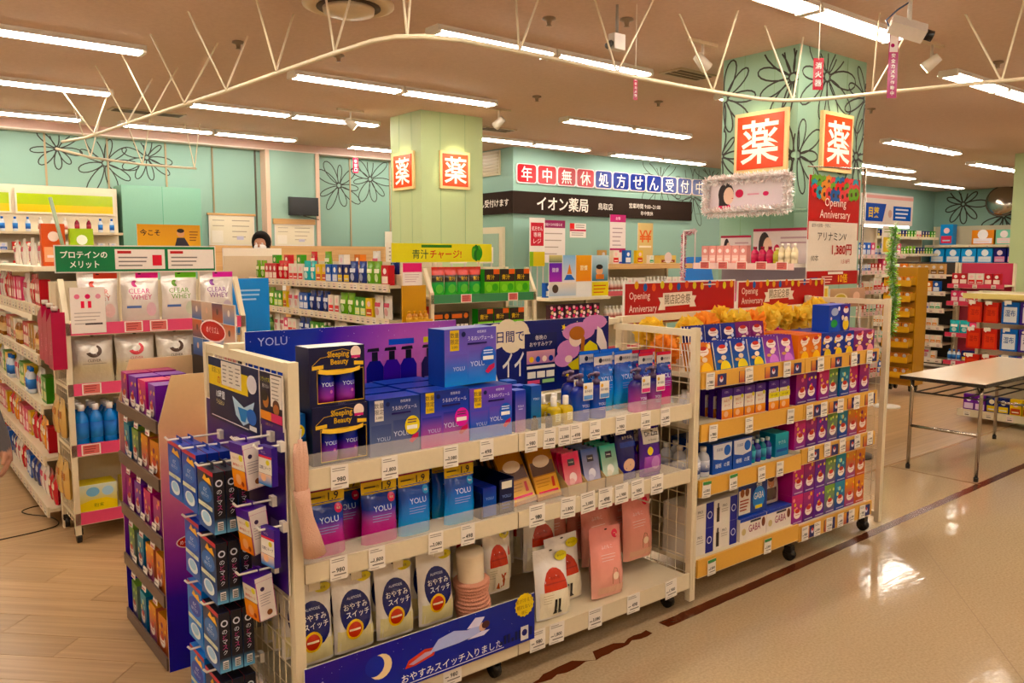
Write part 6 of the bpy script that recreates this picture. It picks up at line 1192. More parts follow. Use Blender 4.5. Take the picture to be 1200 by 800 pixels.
def clever(tc, t): return pouch('protein_pouch', 'pouch', 'cream protein pouch with %s ring logo' % t, .222, .285, .09, vgrad([(0, '#c8bda4'), (.35, '#cfc29a'), (.5, '#d4ccc0'), (1, '#c8c0b4')]), lambda p, w_, h: (p.disc(0, h * .66, w_ * .2, tc, ry=h * .13, a0=-PI * .9, a1=PI * .35), p.disc(0, h * .68, w_ * .11, '#d2cabe', ry=h * .075), p.text('CLEVER', 0, h * .47, h * .055, tc), p.rect(-w_ * .3, h * .4, w_ * .3, h * .41, '#8a8078')), seal=.08, mat='foil')
for i, (tc, t) in enumerate((('#4a3428', 'brown'), ('#c0303a', 'red'), ('#4a3428', 'brown'), ('#c0303a', 'red'))): RC.put(clever(tc, t), .155 + i * .23, 2, .05, 'on the second rack shelf')
SPB = pet('sports_drink_bottle', 'blue sports drink bottle with white cap', '#2a78c8', ['#2a86d8', '#2460b4'], '#e4e0dc', r=.036, h=.235)
for r_ in range(3):
    for i in range(4): RC.put(SPB, .07 + i * .075, 1, .05 + r_ * .08, 'on the rack end')
put(gbox('white drink carton', '#ddd6cc', '#c8708a', .08, .19, .07), RC.w(.37, .06, .566), where='beside the sports drinks')
def d_yb(p, w_, h): p.rect(0, 0, w_, h, '#e0c832', '#c8d0c4'); p.disc(w_ * .35, h * .72, w_ * .18, '#8ab8d8', ry=h * .18); p.disc(w_ * .75, h * .7, w_ * .16, '#a8c8dc', ry=h * .18); p.poly([(0, 0), (w_, 0), (w_, h * .3), (w_ * .7, h * .45), (w_ * .3, h * .42), (0, h * .3)], '#e4cc2c'); p.text('粉末', w_ * .5, h * .2, h * .16, '#4a6a2a')
YBX = carton('yellow_drink_box', 'box', 'yellow drink box with blue shapes', .2, .155, .15, '#d8c03a', d_yb, top='#c8b43a')
for i in range(3): RC.put(YBX, .14 + i * .24, 0, .06, 'on the lowest rack shelf')
def draw_leaflet(p, w_, h): p.rect(0, 0, w_, h, '#e4dad2'); [p.disc(w_ * (.2 + .3 * k), h * .8, .014, ('#e08aa0', '#d8406c', '#e0a0b0')[k]) for k in range(3)]; [p.rect(w_ * (.3 + .2 * k), h * .55, w_ * (.4 + .2 * k), h * .7, '#e05a6a') for k in range(2)]; p.lines(w_ * .1, h * .45, w_ * .9, 4, .02, .005, '#a89e98'); p.rect(w_ * .4, h * .18, w_ * .9, h * .22, '#4a4040')
board('leaflet_card', 'white leaflet card clipped to the protein rack upright', .905, 1.085, 1.215, 1.475, 5.0965, draw_leaflet, feet=None, th=.003)
def draw_green(p, w_, h):
    p.rect(.006, .006, w_ - .006, h - .006, '#17713f'); p.text('プロテインの', w_ * .17, h * .66, h * .26, '#f0ece4', bold=.015, maxw=w_ * .27); p.text('メリット', w_ * .17, h * .3, h * .26, '#f0ece4', bold=.015, maxw=w_ * .17)
    for a, b in ((.35, .66), (.68, .985)): p.rect(w_ * a, h * .12, w_ * b, h * .86, '#e8e0d8'); p.rect(w_ * (a + .015), h * .7, w_ * (a + .1), h * .8, '#b83a3c'); p.lines(w_ * (a + .02), h * .58, w_ * (b - .1), 3, h * .15, h * .05, '#7a7470')
    p.rect(w_ * .58, h * .25, w_ * .64, h * .65, '#d05058')
o = board('protein_sign', 'green sign board over the protein pouches', .85, 1.745, 1.555, 1.712, 5.16, draw_green, feet=None)
for sx in (-.1135, .3425): mb = MB(); mb.box(sx - .004, sx + .004, .0075, .018, -.295, .1, CREAM); part('support', mb.mesh('s', 'metal_paint'), o)
# red gift cartons and kraft pouches hung on the wire side
def redcarton():
    mb = MB(); mb.box(-.07, .07, 0, .07, 0, .26, '#a8163e'); mb.prism([(-.07, .26), (.07, .26), (.07, .32)], XF(0, .07, 0), .07, '#a8163e'); p = Pan(mb, XF(0, 0, 0)); p.text('Pure', .02, .12, .03, '#e8a0b0', rot=1.4)
    b = MB(); b.lathe([(.024, .2), (.024, .3), (.014, .31), (.014, .33)], '#6a1a2a', n=10, c=(-.03, .036, 0)); c = MB(); c.lathe([(.018, .325), (.018, .35)], '#c8c0b4', n=10, c=(-.03, .036, 0))
    return Proto('red_bottle_carton', 'carton', 'crimson open carton holding a capped bottle', .14, .35, .07, None, [('carton', mb.mesh('c', 'carton'), []), ('bottle', b.mesh('b', 'plastic'), [('cap', c.mesh('cap', 'plastic'))])])
RDC = redcarton()
for i in range(3): put(RDC, (.803, 5.15 + i * .145, 1.02 + .012 * i), (0, 0, -PI / 2), where='on the wire side of the protein rack')
KPO = gpou('kraft tan hanging pouch', '#c4a06a', '#cfae7a', '#a8642c', .15, .22)
for i in range(2):
    for j in range(2): put(KPO, (.832, 5.2 + i * .17, .62 - j * .36), (0, 0, -PI / 2), where='on the wire side of the protein rack')
# ---- long side of the protein rack, facing the left aisle
RCS = Rack('aisle_rack', 'long rack of small goods along the left aisle beside the protein rack', (.80, 8.55), -PI / 2, 3.0, (.06, .38, .70, 1.0, 1.30), depth=.45, H_=1.6, cardn=22, lip=.06)
lab = ('on the lowest shelf of the left aisle rack', 'on the second shelf of the left aisle rack', 'on the third shelf of the left aisle rack', 'on the fourth shelf of the left aisle rack', 'on the top shelf of the left aisle rack')
for lv, sq in enumerate(([('pnv', 2), ('pwt', 2), ('prd', 2), ('blu', 2)], [('prd', 2), ('por', 2), ('red', 2), ('pnk', 2), ('yel', 1)], [('grn', 2), ('yel', 2), ('bbl', 3), ('pwt', 2)], [('wht', 2), ('bam', 3), ('red', 2), ('tan', 2)], [('prd', 2), ('red', 3), ('pnk', 3), ('pwt', 2)])):
    RCS.fill(lv, [(P_[k], n) for k, n in sq], lab[lv])
for i in range(4): put(P_['pwt'], (.9 + .02 * i, 6.0 + .5 * i, 1.588), (0, 0, -PI / 2), where='standing on top of the left aisle rack')
def draw_yposter(p, w_, h): p.rect(0, 0, w_, h, '#d89c24', '#c88a1c'); p.text('今こそ', w_ * .2, h * .62, h * .3, '#2a1c14', bold=.02, maxw=w_ * .35); p.disc(w_ * .68, h * .6, w_ * .06, '#c89878', ry=h * .18); p.disc(w_ * .68, h * .72, w_ * .06, '#241a18', ry=h * .1); p.poly([(w_ * .58, 0), (w_ * .62, h * .4), (w_ * .74, h * .4), (w_ * .82, 0)], '#2a2430'); p.lines(w_ * .82, h * .7, w_ * .97, 4, h * .13, h * .05, '#7a4a10')
o = board('yellow_portrait_poster', 'amber poster with a suited man above the left aisle', 2.15, 2.76, 1.75, 1.965, 8.6, draw_yposter, feet=None)
mb = MB(); mb.box(-.02, .02, .009, .03, -1.752, .1, '#8a7a60'); part('stand', mb.mesh('s', 'metal_paint'), o)
for i, (x, y, z0, z1, c, c2) in enumerate(((.95, 5.75, 1.588, 1.85, '#c8542c', '#e0a888'), (1.09, 5.65, 1.588, 1.82, '#9ab83a', '#e0e0b0'))): put(gbox(('orange', 'lime')[i] + ' tall carton', c, c2, .13, z1 - z0, .06), (x, y, z0), where='standing on top of the protein rack')
mb = MB(); mb.box(0, 3.0, .0, .45, 1.56, 1.588, CREAM); part('top_board', mb.mesh('t', 'metal_paint'), RCS.o)
o = thing('leaning_pole', 'grey green pole leaning above the left aisle rack', 'pole', (1.0, 5.62, 1.587)); mb = MB(); mb.bar((0, 0, 0), (-.06, .1, .42), .012, '#8a9a7c', n=6); part('pole', mb.mesh('pole', 'metal_paint'), o)
# ---- green juice rack end and its long side
RD = Rack('green_juice_rack', 'rack end with green strips and juice boxes under a yellow sign', (3.30, 5.1), 0, 1.03, (.11, .5, .98, 1.295), depth=.42, H_=1.56, strip='#2a7a48', lip=.065)
for x in (.32, .78): part('price_card', CARD_P[0], RD.sh[3], (x, -.002, .002))
for x in (0, 1.0):
    mb = MB(); mb.box(x, x + .03, 0, .025, .05, 1.38, CREAM); mb.prism([(0, 1.37), (.025, 1.37), (.125, 1.56), (.10, 1.56)], lambda u, v, n, x0=x: Vector((x0 + n, u, v)), .03, CREAM); part('upright', mb.mesh('up', 'metal_paint'), RD.o)
    mb = MB(); wires(mb, YF(x + .015, .40, 0), .39, 1.37, .1, .06, .07); part('wire_grid', mb.mesh('w', 'metal_paint'), RD.o)
GJP = pouch('green_juice_pouch', 'pouch', 'green juice pouch with red top', .115, .22, .05, vgrad([(0, '#4aa04a'), (.45, '#3a9a4e'), (.5, '#2a2420'), (.7, '#2a2018'), (.75, '#c8301c'), (1, '#c02818')]), lambda p, w_, h: (p.disc(0, h * .25, w_ * .3, '#6ab85a', n=12), p.text('青汁', 0, h * .6, h * .14, '#e8c050', bold=.01)), nv=20)
for i in range(4): RD.put(GJP, .12 + i * .115, 3, .06, 'under the yellow sign')
GJB = carton('green_juice_box', 'box', 'black and lime green juice box', .15, .2, .08, '#3a9a3a', lambda p, w_, h: (p.rect(0, 0, w_, h * .5, '#5aa83a', '#7ac04a'), p.rect(0, h * .5, w_, h, '#2a2018'), p.rect(w_ * .6, h * .8, w_, h, '#d8622c'), p.text('青汁', w_ * .4, h * .68, h * .2, '#e0b83a', bold=.01), p.disc(w_ * .3, h * .25, w_ * .2, '#8ac85a'), p.disc(w_ * .7, h * .28, w_ * .2, '#4a9a3a')))
for i in range(3): RD.put(GJB, .61 + i * .155, 3, .05, 'under the yellow sign')
BLK = carton('barley_grass_box', 'box', 'black barley grass box with white lettering', .17, .19, .08, '#1c1a16', lambda p, w_, h: (p.text('大麦若葉', w_ * .5, h * .4, h * .22, '#f0ece0', bold=.015, maxw=w_ * .9), p.rect(w_ * .05, h * .75, w_ * .6, h * .92, '#c8622c'), p.disc(w_ * .82, h * .84, w_ * .12, '#c86a2c')))
for i in range(2): RD.put(BLK, .12 + i * .18, 2, .05, 'on the second juice shelf')
for i in range(3): RD.put(GJB, .56 + i * .16, 2, .07, 'on the second juice shelf')
def draw_ysign(p, w_, h):
    p.rect(0, 0, w_, h, '#d8d028', '#dcd43a'); p.text('青汁', w_ * .27, h * .42, h * .5, '#1a4a2c', bold=.01, maxw=w_ * .2); p.text('チャージ!', w_ * .52, h * .42, h * .46, '#c82a1c', bold=.015, maxw=w_ * .32); p.rect(w_ * .28, h * .78, w_ * .58, h * .93, '#3a7a2c')
    for k in range(7): a = k * .9; p.disc(w_ * .84 + .03 * math.cos(a), h * .5 + .02 * math.sin(a), .024, ('#3a8a34', '#5aa83a', '#2a6a2c')[k % 3], ry=.045)
o = board('green_juice_sign', 'yellow sign board with green leaves over the juice rack', 3.03, 3.945, 1.605, 1.745, 5.2, draw_ysign, feet=None)
for sx in (-.1, .3415): mb = MB(); mb.box(sx - .004, sx + .004, .0075, .026, -.258, .05, CREAM); part('support', mb.mesh('s', 'metal_paint'), o)
# sachet strip and mustard stand at the corner of the juice rack
STK = gbox('small red stick pack', '#b8302a', '#e8d8c8', .05, .16, .02, 'stick_pack', 'pack')
for i in range(2):
    for j in range(2): put(STK, (3.2935, 5.17 + .07 * i, 1.115 - .33 * j), (0, 0, -PI / 2), where='hung on the juice rack wire side')
MUS = thing('mustard_stand', 'small mustard cardboard display stand at the juice rack corner', 'display stand', (3.02, 5.04, 0))
mb = MB(); mb.box(0, .2, 0, .012, .3, 1.44, '#c08a1e'); mb.box(0, .2, .012, .2, .3, .32, '#c08a1e'); mb.box(.188, .2, .012, .2, .32, 1.44, '#b07c18'); mb.box(.02, .18, .03, .18, 0, .3, '#8a6214'); part('body', mb.mesh('b', 'carton'), MUS)
MUS.rotation_euler[2] = 0
for k in range(3): mb = MB(); mb.box(.0, .19, -.1, .0, .62 + k * .26, .64 + k * .26, '#b88420'); mb.box(0, .19, -.104, -.1, .62 + k * .26, .68 + k * .26, '#c8922a'); part('tier', mb.mesh('t', 'carton'), MUS)
SNK = gbot('small amber honey bottle', '#b87a1e', '#d89a3a', ['#d8a83a', '#c8902a'], .045, .1)
for k in range(3):
    for i in range(4): put(SNK, (3.045 + .046 * i, 4.99, .639 + k * .26), where='on tier %s of the mustard stand' % ('one', 'two', 'three')[k])
def draw_pc(p, w_, h): p.rect(0, 0, w_, h, '#e4dad2'); p.rect(0, h * .6, w_, h, '#d83a72'); p.lines(w_ * .1, h * .5, w_ * .9, 4, h * .1, h * .03, '#b89aa0')
board('pink_price_poster', 'pink and white price card above the mustard stand', 3.03, 3.19, 1.438, 1.60, 5.044, draw_pc, feet=None, th=.004)
RDS = Rack('supplement_rack', 'long rack of supplements beside the green juice rack', (3.2, 8.45), -PI / 2, 2.91, (.06, .42, .84, 1.10, 1.37), depth=.5, H_=1.6, cardn=30, lip=.06)
lab = ['on the %s shelf of the long supplement rack' % n for n in ('lowest', 'second', 'third', 'fourth', 'top')]
for lv, sq in enumerate(([('grn', 2), ('yel', 2)], [('grn', 2), ('tan', 2), ('pgn', 2)], [('grn', 3), ('bgn', 2), ('pwt', 2), ('pnk', 1), ('wht', 2), ('pnv', 2)], [('wht', 2), ('pgn', 2), ('grn', 2), ('yel', 1), ('pwt', 2), ('blu', 2), ('pnv', 3)], [('pgn', 2), ('red', 3), ('prd', 2), ('wht', 3), ('ptl', 2), ('yel', 2), ('blu', 2), ('nav', 2), ('pnv', 2)])):
    if lv > 1: RDS.fill(lv, [(P_[k], n) for k, n in sq], lab[lv])
for i in range(9): RDS.put((P_['grn'], P_['red'], P_['grn'], P_['prd'], P_['pgn'], P_['wht'], P_['org'], P_['pwt'], P_['pnv'])[i], .3 + i * .3, 4, .16, 'raised at the back of the top supplement shelf', dz=.085)
mb = MB(); mb.box(0, 2.9, .14, .32, 1.418, 1.50, '#cbbd9e'); part('riser', mb.mesh('r', 'metal_paint'), RDS.o)
def draw_blue(p, w_, h): p.rect(0, 0, w_, h, '#2f7ac4', '#3a8ad4'); p.lines(w_ * .2, h * .8, w_ * .8, 3, h * .08, h * .03, '#a8c8e8')
board('blue_card', 'plain bright blue card at the far end of the protein rack', 1.93, 2.2, 1.12, 1.5, 5.45, draw_blue, feet=0)
def draw_wc(p, w_, h): p.rect(0, 0, w_, h, '#dcd2c2'); p.lines(w_ * .15, h * .8, w_ * .85, 4, h * .16, h * .05, '#9a8c7c')
for x, z0, z1, y, nm in ((4.02, 1.55, 1.78, 7.0, 'wooden edged'), (4.5, 1.58, 1.75, 6.6, 'plain'), (4.75, 1.58, 1.74, 6.5, 'narrow')): board('notice_card', nm + ' cream notice card above the supplement rack', x, x + .2, z0, z1, y, draw_wc, feet=0)

# ---- poster fronted rack and white counter near the pharmacy
RE = Rack('poster_rack', 'rack with a collage of health posters above rows of patterned boxes', (5.7, 6.5), 0, .92, (.12, .5, .92), depth=.42, H_=1.2, lip=.05, strip='#d8cfc0')
FLB = carton('patterned_box', 'box', 'small black and rose patterned box', .1, .17, .06, '#3a2028', lambda p, w_, h: [p.disc(w_ * a, h * b, .02, c, n=8) for a, b, c in ((.3, .8, '#e8b8c0'), (.7, .7, '#d85a78'), (.4, .5, '#e0c090'), (.75, .4, '#f0d8d8'), (.3, .25, '#c84a6a'), (.65, .15, '#e8b8c0'))])
for lv in (2,): RE.fill(lv, [(FLB, 4)], 'on the %s shelf of the poster rack' % ('lowest', 'middle', 'upper')[lv], rows=1)
def draw_coll(p, w_, h):
    p.rect(0, 0, w_, h, '#d8d0c8')
    for u0, v0, u1, v1, a, b in ((0, .38, .21, .82, '#a04a9c', '#6a4aa8'), (.22, .36, .43, 1, '#d8d0d0', '#8ab0d0'), (.44, .38, .7, 1, '#d8843a', '#e0a050'), (.71, .38, .99, 1, '#3a6a7c', '#bcd0d8'), (0, .05, .44, .36, '#a8b8c8', '#d8c8b8'), (.45, .02, .7, .36, '#d8d4d4', '#e0dcd4'), (.71, .02, 1, .36, '#dcc43a', '#e0d068'), (0, .83, .21, 1, '#5a6a5a', '#c8b880')): p.rect(w_ * u0, h * v0, w_ * u1, h * v1, a, b); p.n -= p.st
    p.up(); p.text('健康', w_ * .1, h * .66, h * .1, '#f0e4f0'); p.text('習慣', w_ * .57, h * .7, h * .12, '#f4e8c8', bold=.01); p.disc(w_ * .84, h * .62, w_ * .06, '#d8a888', ry=h * .1); p.disc(w_ * .84, h * .72, w_ * .06, '#241a18', ry=h * .06); p.rect(w_ * .78, h * .42, w_ * .92, h * .54, '#c87a50'); p.poly([(w_ * .24, h * .42), (w_ * .42, h * .42), (w_ * .36, h * .54), (w_ * .28, h * .54)], '#2f62b4'); p.poly([(w_ * .29, h * .56), (w_ * .37, h * .56), (w_ * .33, h * .8)], '#d88a5a'); p.lines(w_ * .74, h * .28, w_ * .97, 3, h * .08, h * .03, '#c86a3a'); p.disc(w_ * .1, h * .22, w_ * .05, '#4a3a30', ry=h * .1)
board('health_poster_board', 'collage board of orange, purple and yellow health posters', 5.71, 6.6, 1.2, 1.66, 6.52, draw_coll, feet=None)
for i in range(4): put(P_['blu'], (5.85 + i * .17, 6.68, 1.2), where='on top of the poster rack'); 
mb = MB(); mb.box(0, .92, .0, .42, 1.17, 1.2, CREAM); part('top_board', mb.mesh('t', 'metal_paint'), RE.o)
RE2 = Rack('medicine_counter_rack', 'low cream rack of white and red bottles topped with a wooden counter', (6.68, 6.65), 0, 1.5, (.12, .55, .86, 1.19), depth=.4, H_=1.5, lip=.055, strip='#c8505a')
for lv in (2, 3): RE2.fill(lv, [(P_['bwh'], 6), (P_['wht'], 3)], 'on the %s shelf of the medicine counter rack' % ('lowest', 'second', 'third', 'top')[lv])
mb = MB(); mb.box(-.02, 1.52, -.03, .45, 1.5, 1.56, '#b08a54'); part('counter_top', mb.mesh('t', 'wood'), RE2.o)
for i, (nm, c) in enumerate((('tan', 0), ('wht', 0), ('blu', 0), ('yel', 0), ('smw', 0))): put(P_[nm], (6.85 + i * .21, 6.85, 1.56), where='on the wooden counter')
PKB = gbox('long tan biscuit box', '#c8b070', '#8a3a2c', .3, .1, .1)
put(PKB, (8.0, 6.85, 1.56), where='on the wooden counter'); put(PKB, (8.0, 6.6, 1.3), where='at the counter end') if 0 else None
# pharmacy notices
def draw_board(p, w_, h): p.rect(0, 0, w_, h, '#dcd2cc'); p.rect(0, h * .82, w_, h, '#8a1f52'); p.text('薬局からのお知らせ', w_ * .6, h * .9, h * .07, '#f0e0e8', maxw=w_ * .6); p.lines(w_ * .2, h * .7, w_ * .95, 4, h * .16, h * .025, '#a0948c')
o = board('pharmacy_notice_board', 'white notice board with dark magenta header before the pharmacy wall', 8.02, 8.65, 1.55, 2.2, 9.5, draw_board, feet=0)
def draw_reg(p, w_, h): p.rect(0, 0, w_, h, '#e4dcd6'); p.rect(w_ * .08, h * .42, w_ * .92, h * .9, '#c02a38'); p.text('処方せん', w_ * .5, h * .78, h * .1, '#f6e8e8', maxw=w_ * .7); p.text('専用', w_ * .5, h * .65, h * .1, '#f6e8e8'); p.text('レジ', w_ * .5, h * .52, h * .1, '#f6e8e8'); p.rect(w_ * .0, 0, w_ * .25, h * .3, '#8ab04a'); p.rect(w_ * .25, 0, w_, h * .3, '#d0b84a')
board('register_sign', 'red and white register sign on a pale stand before the pharmacy wall', 7.8, 8.1, 1.5, 2.22, 9.35, draw_reg, feet=0)
def draw_n2(p, w_, h): p.rect(0, 0, w_, h, '#ddd4cc'); p.rect(0, h * .45, w_, h * .58, '#b03a4c'); p.rect(0, h * .6, w_ * .28, h, '#c83a3a'); p.lines(w_ * .35, h * .9, w_ * .95, 2, h * .14, h * .05, '#5a5450'); p.lines(w_ * .1, h * .35, w_ * .9, 2, h * .14, h * .05, '#8a8480')
board('wall_notice', 'small red and white notice on the pharmacy wall', 9.02, 9.38, 1.95, 2.18, 9.7938, draw_n2, feet=None, th=.006)
def draw_bn(p, w_, h): p.rect(0, 0, w_, h, '#dccfcb'); p.rect(0, h * .86, w_, h, '#b02a68'); p.rect(0, h * .28, w_, h * .36, '#a82a62'); p.text('お得', w_ * .5, h * .93, h * .06, '#f4e0ea'); p.lines(w_ * .15, h * .75, w_ * .85, 5, h * .08, h * .02, '#a08a90'); p.rect(0, 0, w_, h * .1, '#5a4aa0')
board('pink_banner_stand', 'narrow white and magenta banner stand before the pharmacy', 8.12, 8.43, 1.5, 2.22, 8.0, draw_bn, feet=0)
def draw_yen(p, w_, h): p.rect(0, 0, w_, h, '#c8ae7c', '#d0b888'); p.text('¥¥', w_ * .5, h * .72, h * .26, '#d8622c', bold=.02, maxw=w_ * .8); p.rect(w_ * .1, h * .48, w_ * .9, h * .52, '#e8dcc8')
board('yen_poster', 'tan poster with two orange yen marks before the pharmacy', 8.68, 9.0, 1.45, 2.12, 8.0, draw_yen, feet=0)
def draw_bl(p, w_, h): p.rect(0, 0, w_, h, '#2a72c4')
board('blue_display_stand', 'slanted bright blue panel by the pink tinsel', 8.4, 9.0, 1.3, 1.65, 6.9, draw_bl, tilt=-.25, feet=-.043)

# ---- cosmetics shelf on the flowered pillar
CS = thing('pillar_display', 'lit cosmetics shelf unit fixed on the flowered pillar', 'display stand', (5.85, 3.43, 0))
mb = MB(); mb.box(-.36, 0, 0, .98, 1.995, 2.005, '#dfeee8'); part('glass_shelf', mb.mesh('g', 'glass'), CS)
for z in (1.565, 1.25, .9):
    mb = MB(); mb.box(-.40, 0, .02, .96, z, z + .03, '#e6dcd2'); mb.box(-.405, -.40, .02, .96, z - .02, z + .03, '#e8c8c4'); sh = part('shelf', mb.mesh('s', 'plastic'), CS)
    mb = MB(); mb.box(-.37, -.34, .06, .92, z - .012, z, '#ffffff'); part('shelf_light', mb.mesh('l', 'shoplight'), sh)
    for k in range(5): part('price_card', CARD_P[0], sh, (-.407, .12 + k * .18, z - .02), (0, 0, -PI / 2))
mb = MB(); mb.box(-.02, 0, .02, .96, .05, 1.56, '#8a7a80'); part('back_panel', mb.mesh('b', 'metal_paint'), CS)
mb = MB(); mb.bar((-.4, 1.07, 0), (-.4, 1.07, 1.86), .008, '#c8b8b4', n=6); mb.bar((-.4, 1.07, 1.86), (-.4, .95, 1.86), .008, '#c8b8b4', n=6); mb.bar((-.4, .95, 1.86), (-.4, .95, 1.59), .006, '#c8b8b4', n=6); part('tinsel_post', mb.mesh('p', 'metal_paint'), CS)
mb = MB(); mb.box(-.42, 0, .02, .96, .0, .9, '#d8c8c4'); part('base_cabinet', mb.mesh('b', 'plastic'), CS)
def draw_face(p, w_, h): p.rect(0, 0, w_, h, '#d4c4cc', '#dcd2d4'); p.poly([(w_ * .1, 0), (w_ * .16, h * .2), (w_ * .3, h * .22), (w_ * .36, 0)], '#d85a78'); p.disc(w_ * .25, h * .55, w_ * .1, '#2a1e20', ry=h * .36); p.rect(w_ * .16, h * .2, w_ * .24, h * .6, '#2a1e20'); p.disc(w_ * .285, h * .5, w_ * .066, '#e4c4b2', ry=h * .27); p.rect(w_ * .325, h * .4, w_ * .345, h * .43, '#c8485a'); p.disc(w_ * .42, h * .55, w_ * .05, '#c82a50', ry=h * .13); p.rect(w_ * .52, h * .48, w_ * .66, h * .53, '#d8a0b0'); p.disc(w_ * .74, h * .5, w_ * .035, '#c84a6a', ry=h * .07)
FR = ypanel('framed_portrait', 'framed cosmetics portrait edged in silver tinsel on the pillar shelf', 5.52, 3.56, 4.32, 2.006, 2.26, draw_face)
def tinsel_mesh(pts, r_, cols, n, seed):
    rn = random.Random(seed); mb = MB(); pts = [Vector(p) for p in pts]; seg = [(pts[i + 1] - pts[i]).length for i in range(len(pts) - 1)]; T = sum(seg)
    for k in range(n):
        t = rn.random() * T; i = 0
        while t > seg[i] and i < len(seg) - 1: t -= seg[i]; i += 1
        c = pts[i].lerp(pts[i + 1], t / seg[i]); d = Vector((rn.gauss(0, 1), rn.gauss(0, 1), rn.gauss(0, 1))).normalized(); s_ = d.orthogonal().normalized() * .003; e = c + d * r_ * rn.uniform(.5, 1.1)
        mb.face([c - s_, c + s_, e + s_, e - s_], rn.choice(cols))
    for i in range(len(pts) - 1): mb.bar(pts[i], pts[i + 1], .003, cols[0])
    return mb.mesh('tinsel', 'tinsel')
fp = [(.0, -.012, .0), (.76, -.012, .0), (.76, -.012, .254), (.0, -.012, .254), (0, -.012, 0)]
part('tinsel_border', tinsel_mesh(fp, .052, ['#fbf4f0', '#e4dad6', '#ffffff', '#f0dcd8'], 5000, 1), FR, kind='stuff')
thing('pink_tinsel', 'pink and silver tinsel garland hanging by the cosmetics shelf', 'decoration', (5.45, 4.5, 1.45), me=tinsel_mesh([(0, 0, 0), (.02, .02, .38), (0, -.12, .41)], .03, ['#c83a60', '#d87a90', '#e8c8c8', '#a82a48'], 900, 2))
def draw_f2(p, w_, h): p.rect(0, 0, w_, h, '#d8c8c8', '#e0d4d0'); p.rect(0, h * .92, w_, h, '#a82a48'); p.disc(w_ * .2, h * .5, w_ * .1, '#2a1e20', ry=h * .4); p.disc(w_ * .26, h * .45, w_ * .08, '#e0bca8', ry=h * .3); p.disc(w_ * .42, h * .4, w_ * .05, '#c82a50', ry=h * .14); p.lines(w_ * .48, h * .75, w_ * .95, 2, h * .14, h * .05, '#b89aa0')
ypanel('cosmetics_card', 'wide pale cosmetics card with red edge under the glass shelf', 5.72, 3.47, 4.0, 1.594, 1.87, draw_f2); ypanel('cosmetics_card', 'small pale cosmetics card with portrait under the glass shelf', 5.72, 4.02, 4.32, 1.594, 1.82, draw_f2)
PKX = gbox('pale pink skincare box', '#dca09a', '#e8c4bc', .07, .14, .05); RBT = gbot('crimson skincare bottle', '#b8284c', '#8a2a3a', ['#c83a5c', '#a82444'], .06, .13); GBT = gbot('olive skincare bottle', '#a89c3a', '#d8d0a8', ['#b8ac4a', '#988c30'], .06, .12); CBT = gbot('cream skincare bottle', '#e0d0b0', '#f0e6d8', ['#e8dcc0', '#d8c8a0'], .05, .15); MGX = gbox('magenta cosmetics box', '#a8205c', '#d83a8a', .17, .17, .05); DKX = gbox('dark plum cosmetics box', '#3a2030', '#7a3a5c', .17, .17, .05)
yc = lambda u: 3.43 + u
for i in range(6): put(PKX, (5.52, yc(.90 - i * .075), 1.595), (0, 0, -PI / 2), where='on the pillar cosmetics shelf')
for i in range(3): put(RBT, (5.53, yc(.42 - i * .068), 1.595), (0, 0, -PI / 2), where='on the pillar cosmetics shelf')
put(GBT, (5.53, yc(.22), 1.595), (0, 0, -PI / 2), where='on the pillar cosmetics shelf')
for i in range(3): put(CBT, (5.5, yc(.16 - i * .055), 1.595), (0, 0, -PI / 2), where='on the pillar cosmetics shelf')
for i in range(4): put(MGX if i < 3 else DKX, (5.5, yc(.84 - i * .2), 1.28), (0, 0, -PI / 2), where='on the lower pillar shelf')
for i in range(4): put(MGX, (5.5, yc(.84 - i * .2), .93), (0, 0, -PI / 2), where='on the lowest pillar shelf')
# ---- red anniversary poster on a stand
def draw_poster(p, w_, h):
    p.rect(0, h * .42, w_, h, '#b8201c'); p.rect(w_ * .02, h * .13, w_ * .98, h * .585, '#ddd2c4'); rn = random.Random(3)
    for i in range(30): u = w_ * (.1 + .8 * (i % 10) / 9); v = h * (.955 - (i // 10) * .05 * (1.25 - abs(u / w_ - .5)) - rn.random() * .02); c = rn.choice(['#d8842c', '#2a8a9a', '#c8b83a', '#d86a6a', '#6a9a3a', '#2a5a9a', '#d83a3a']); p.disc(u, v, w_ * .075, c, n=16, star=.18); p.disc(u, v, w_ * .025, '#4a2a1a', n=8)
    p.text('Opening', w_ * .5, h * .755, h * .10, '#f0dcd0', maxw=w_ * .66); p.text('Anniversary', w_ * .5, h * .645, h * .10, '#f0dcd0', maxw=w_ * .86); p.text('疲労の回復・予防に', w_ * .06, h * .55, h * .034, '#4a4440', al='l', maxw=w_ * .5); p.text('アリナミンV', w_ * .46, h * .45, h * .075, '#2a2624', maxw=w_ * .8)
    p.text('1,380円', w_ * .66, h * .325, h * .11, '#b8282c', bold=.015, maxw=w_ * .55); p.text('10本', w_ * .14, h * .25, h * .06, '#3a3430'); p.text('1,518円', w_ * .74, h * .215, h * .045, '#b8484a', maxw=w_ * .3); p.rect(0, 0, w_, h * .13, '#a81c1e'); p.text('10倍', w_ * .7, h * .06, h * .09, '#e8b84a', bold=.01, maxw=w_ * .3); p.rect(w_ * .4, h * .098, w_ * .7, h * .122, '#e8ddd0'); p.rect(w_ * .06, h * .03, w_ * .2, h * .07, '#2a3a8a'); p.lines(w_ * .28, h * .08, w_ * .5, 3, h * .025, h * .01, '#e8c8b8')
o = board('anniversary_poster', 'tall red anniversary poster with flowers and prices on a pole stand', 5.53, 6.26, 1.43, 2.25, 3.4, draw_poster, feet=None, th=.004)
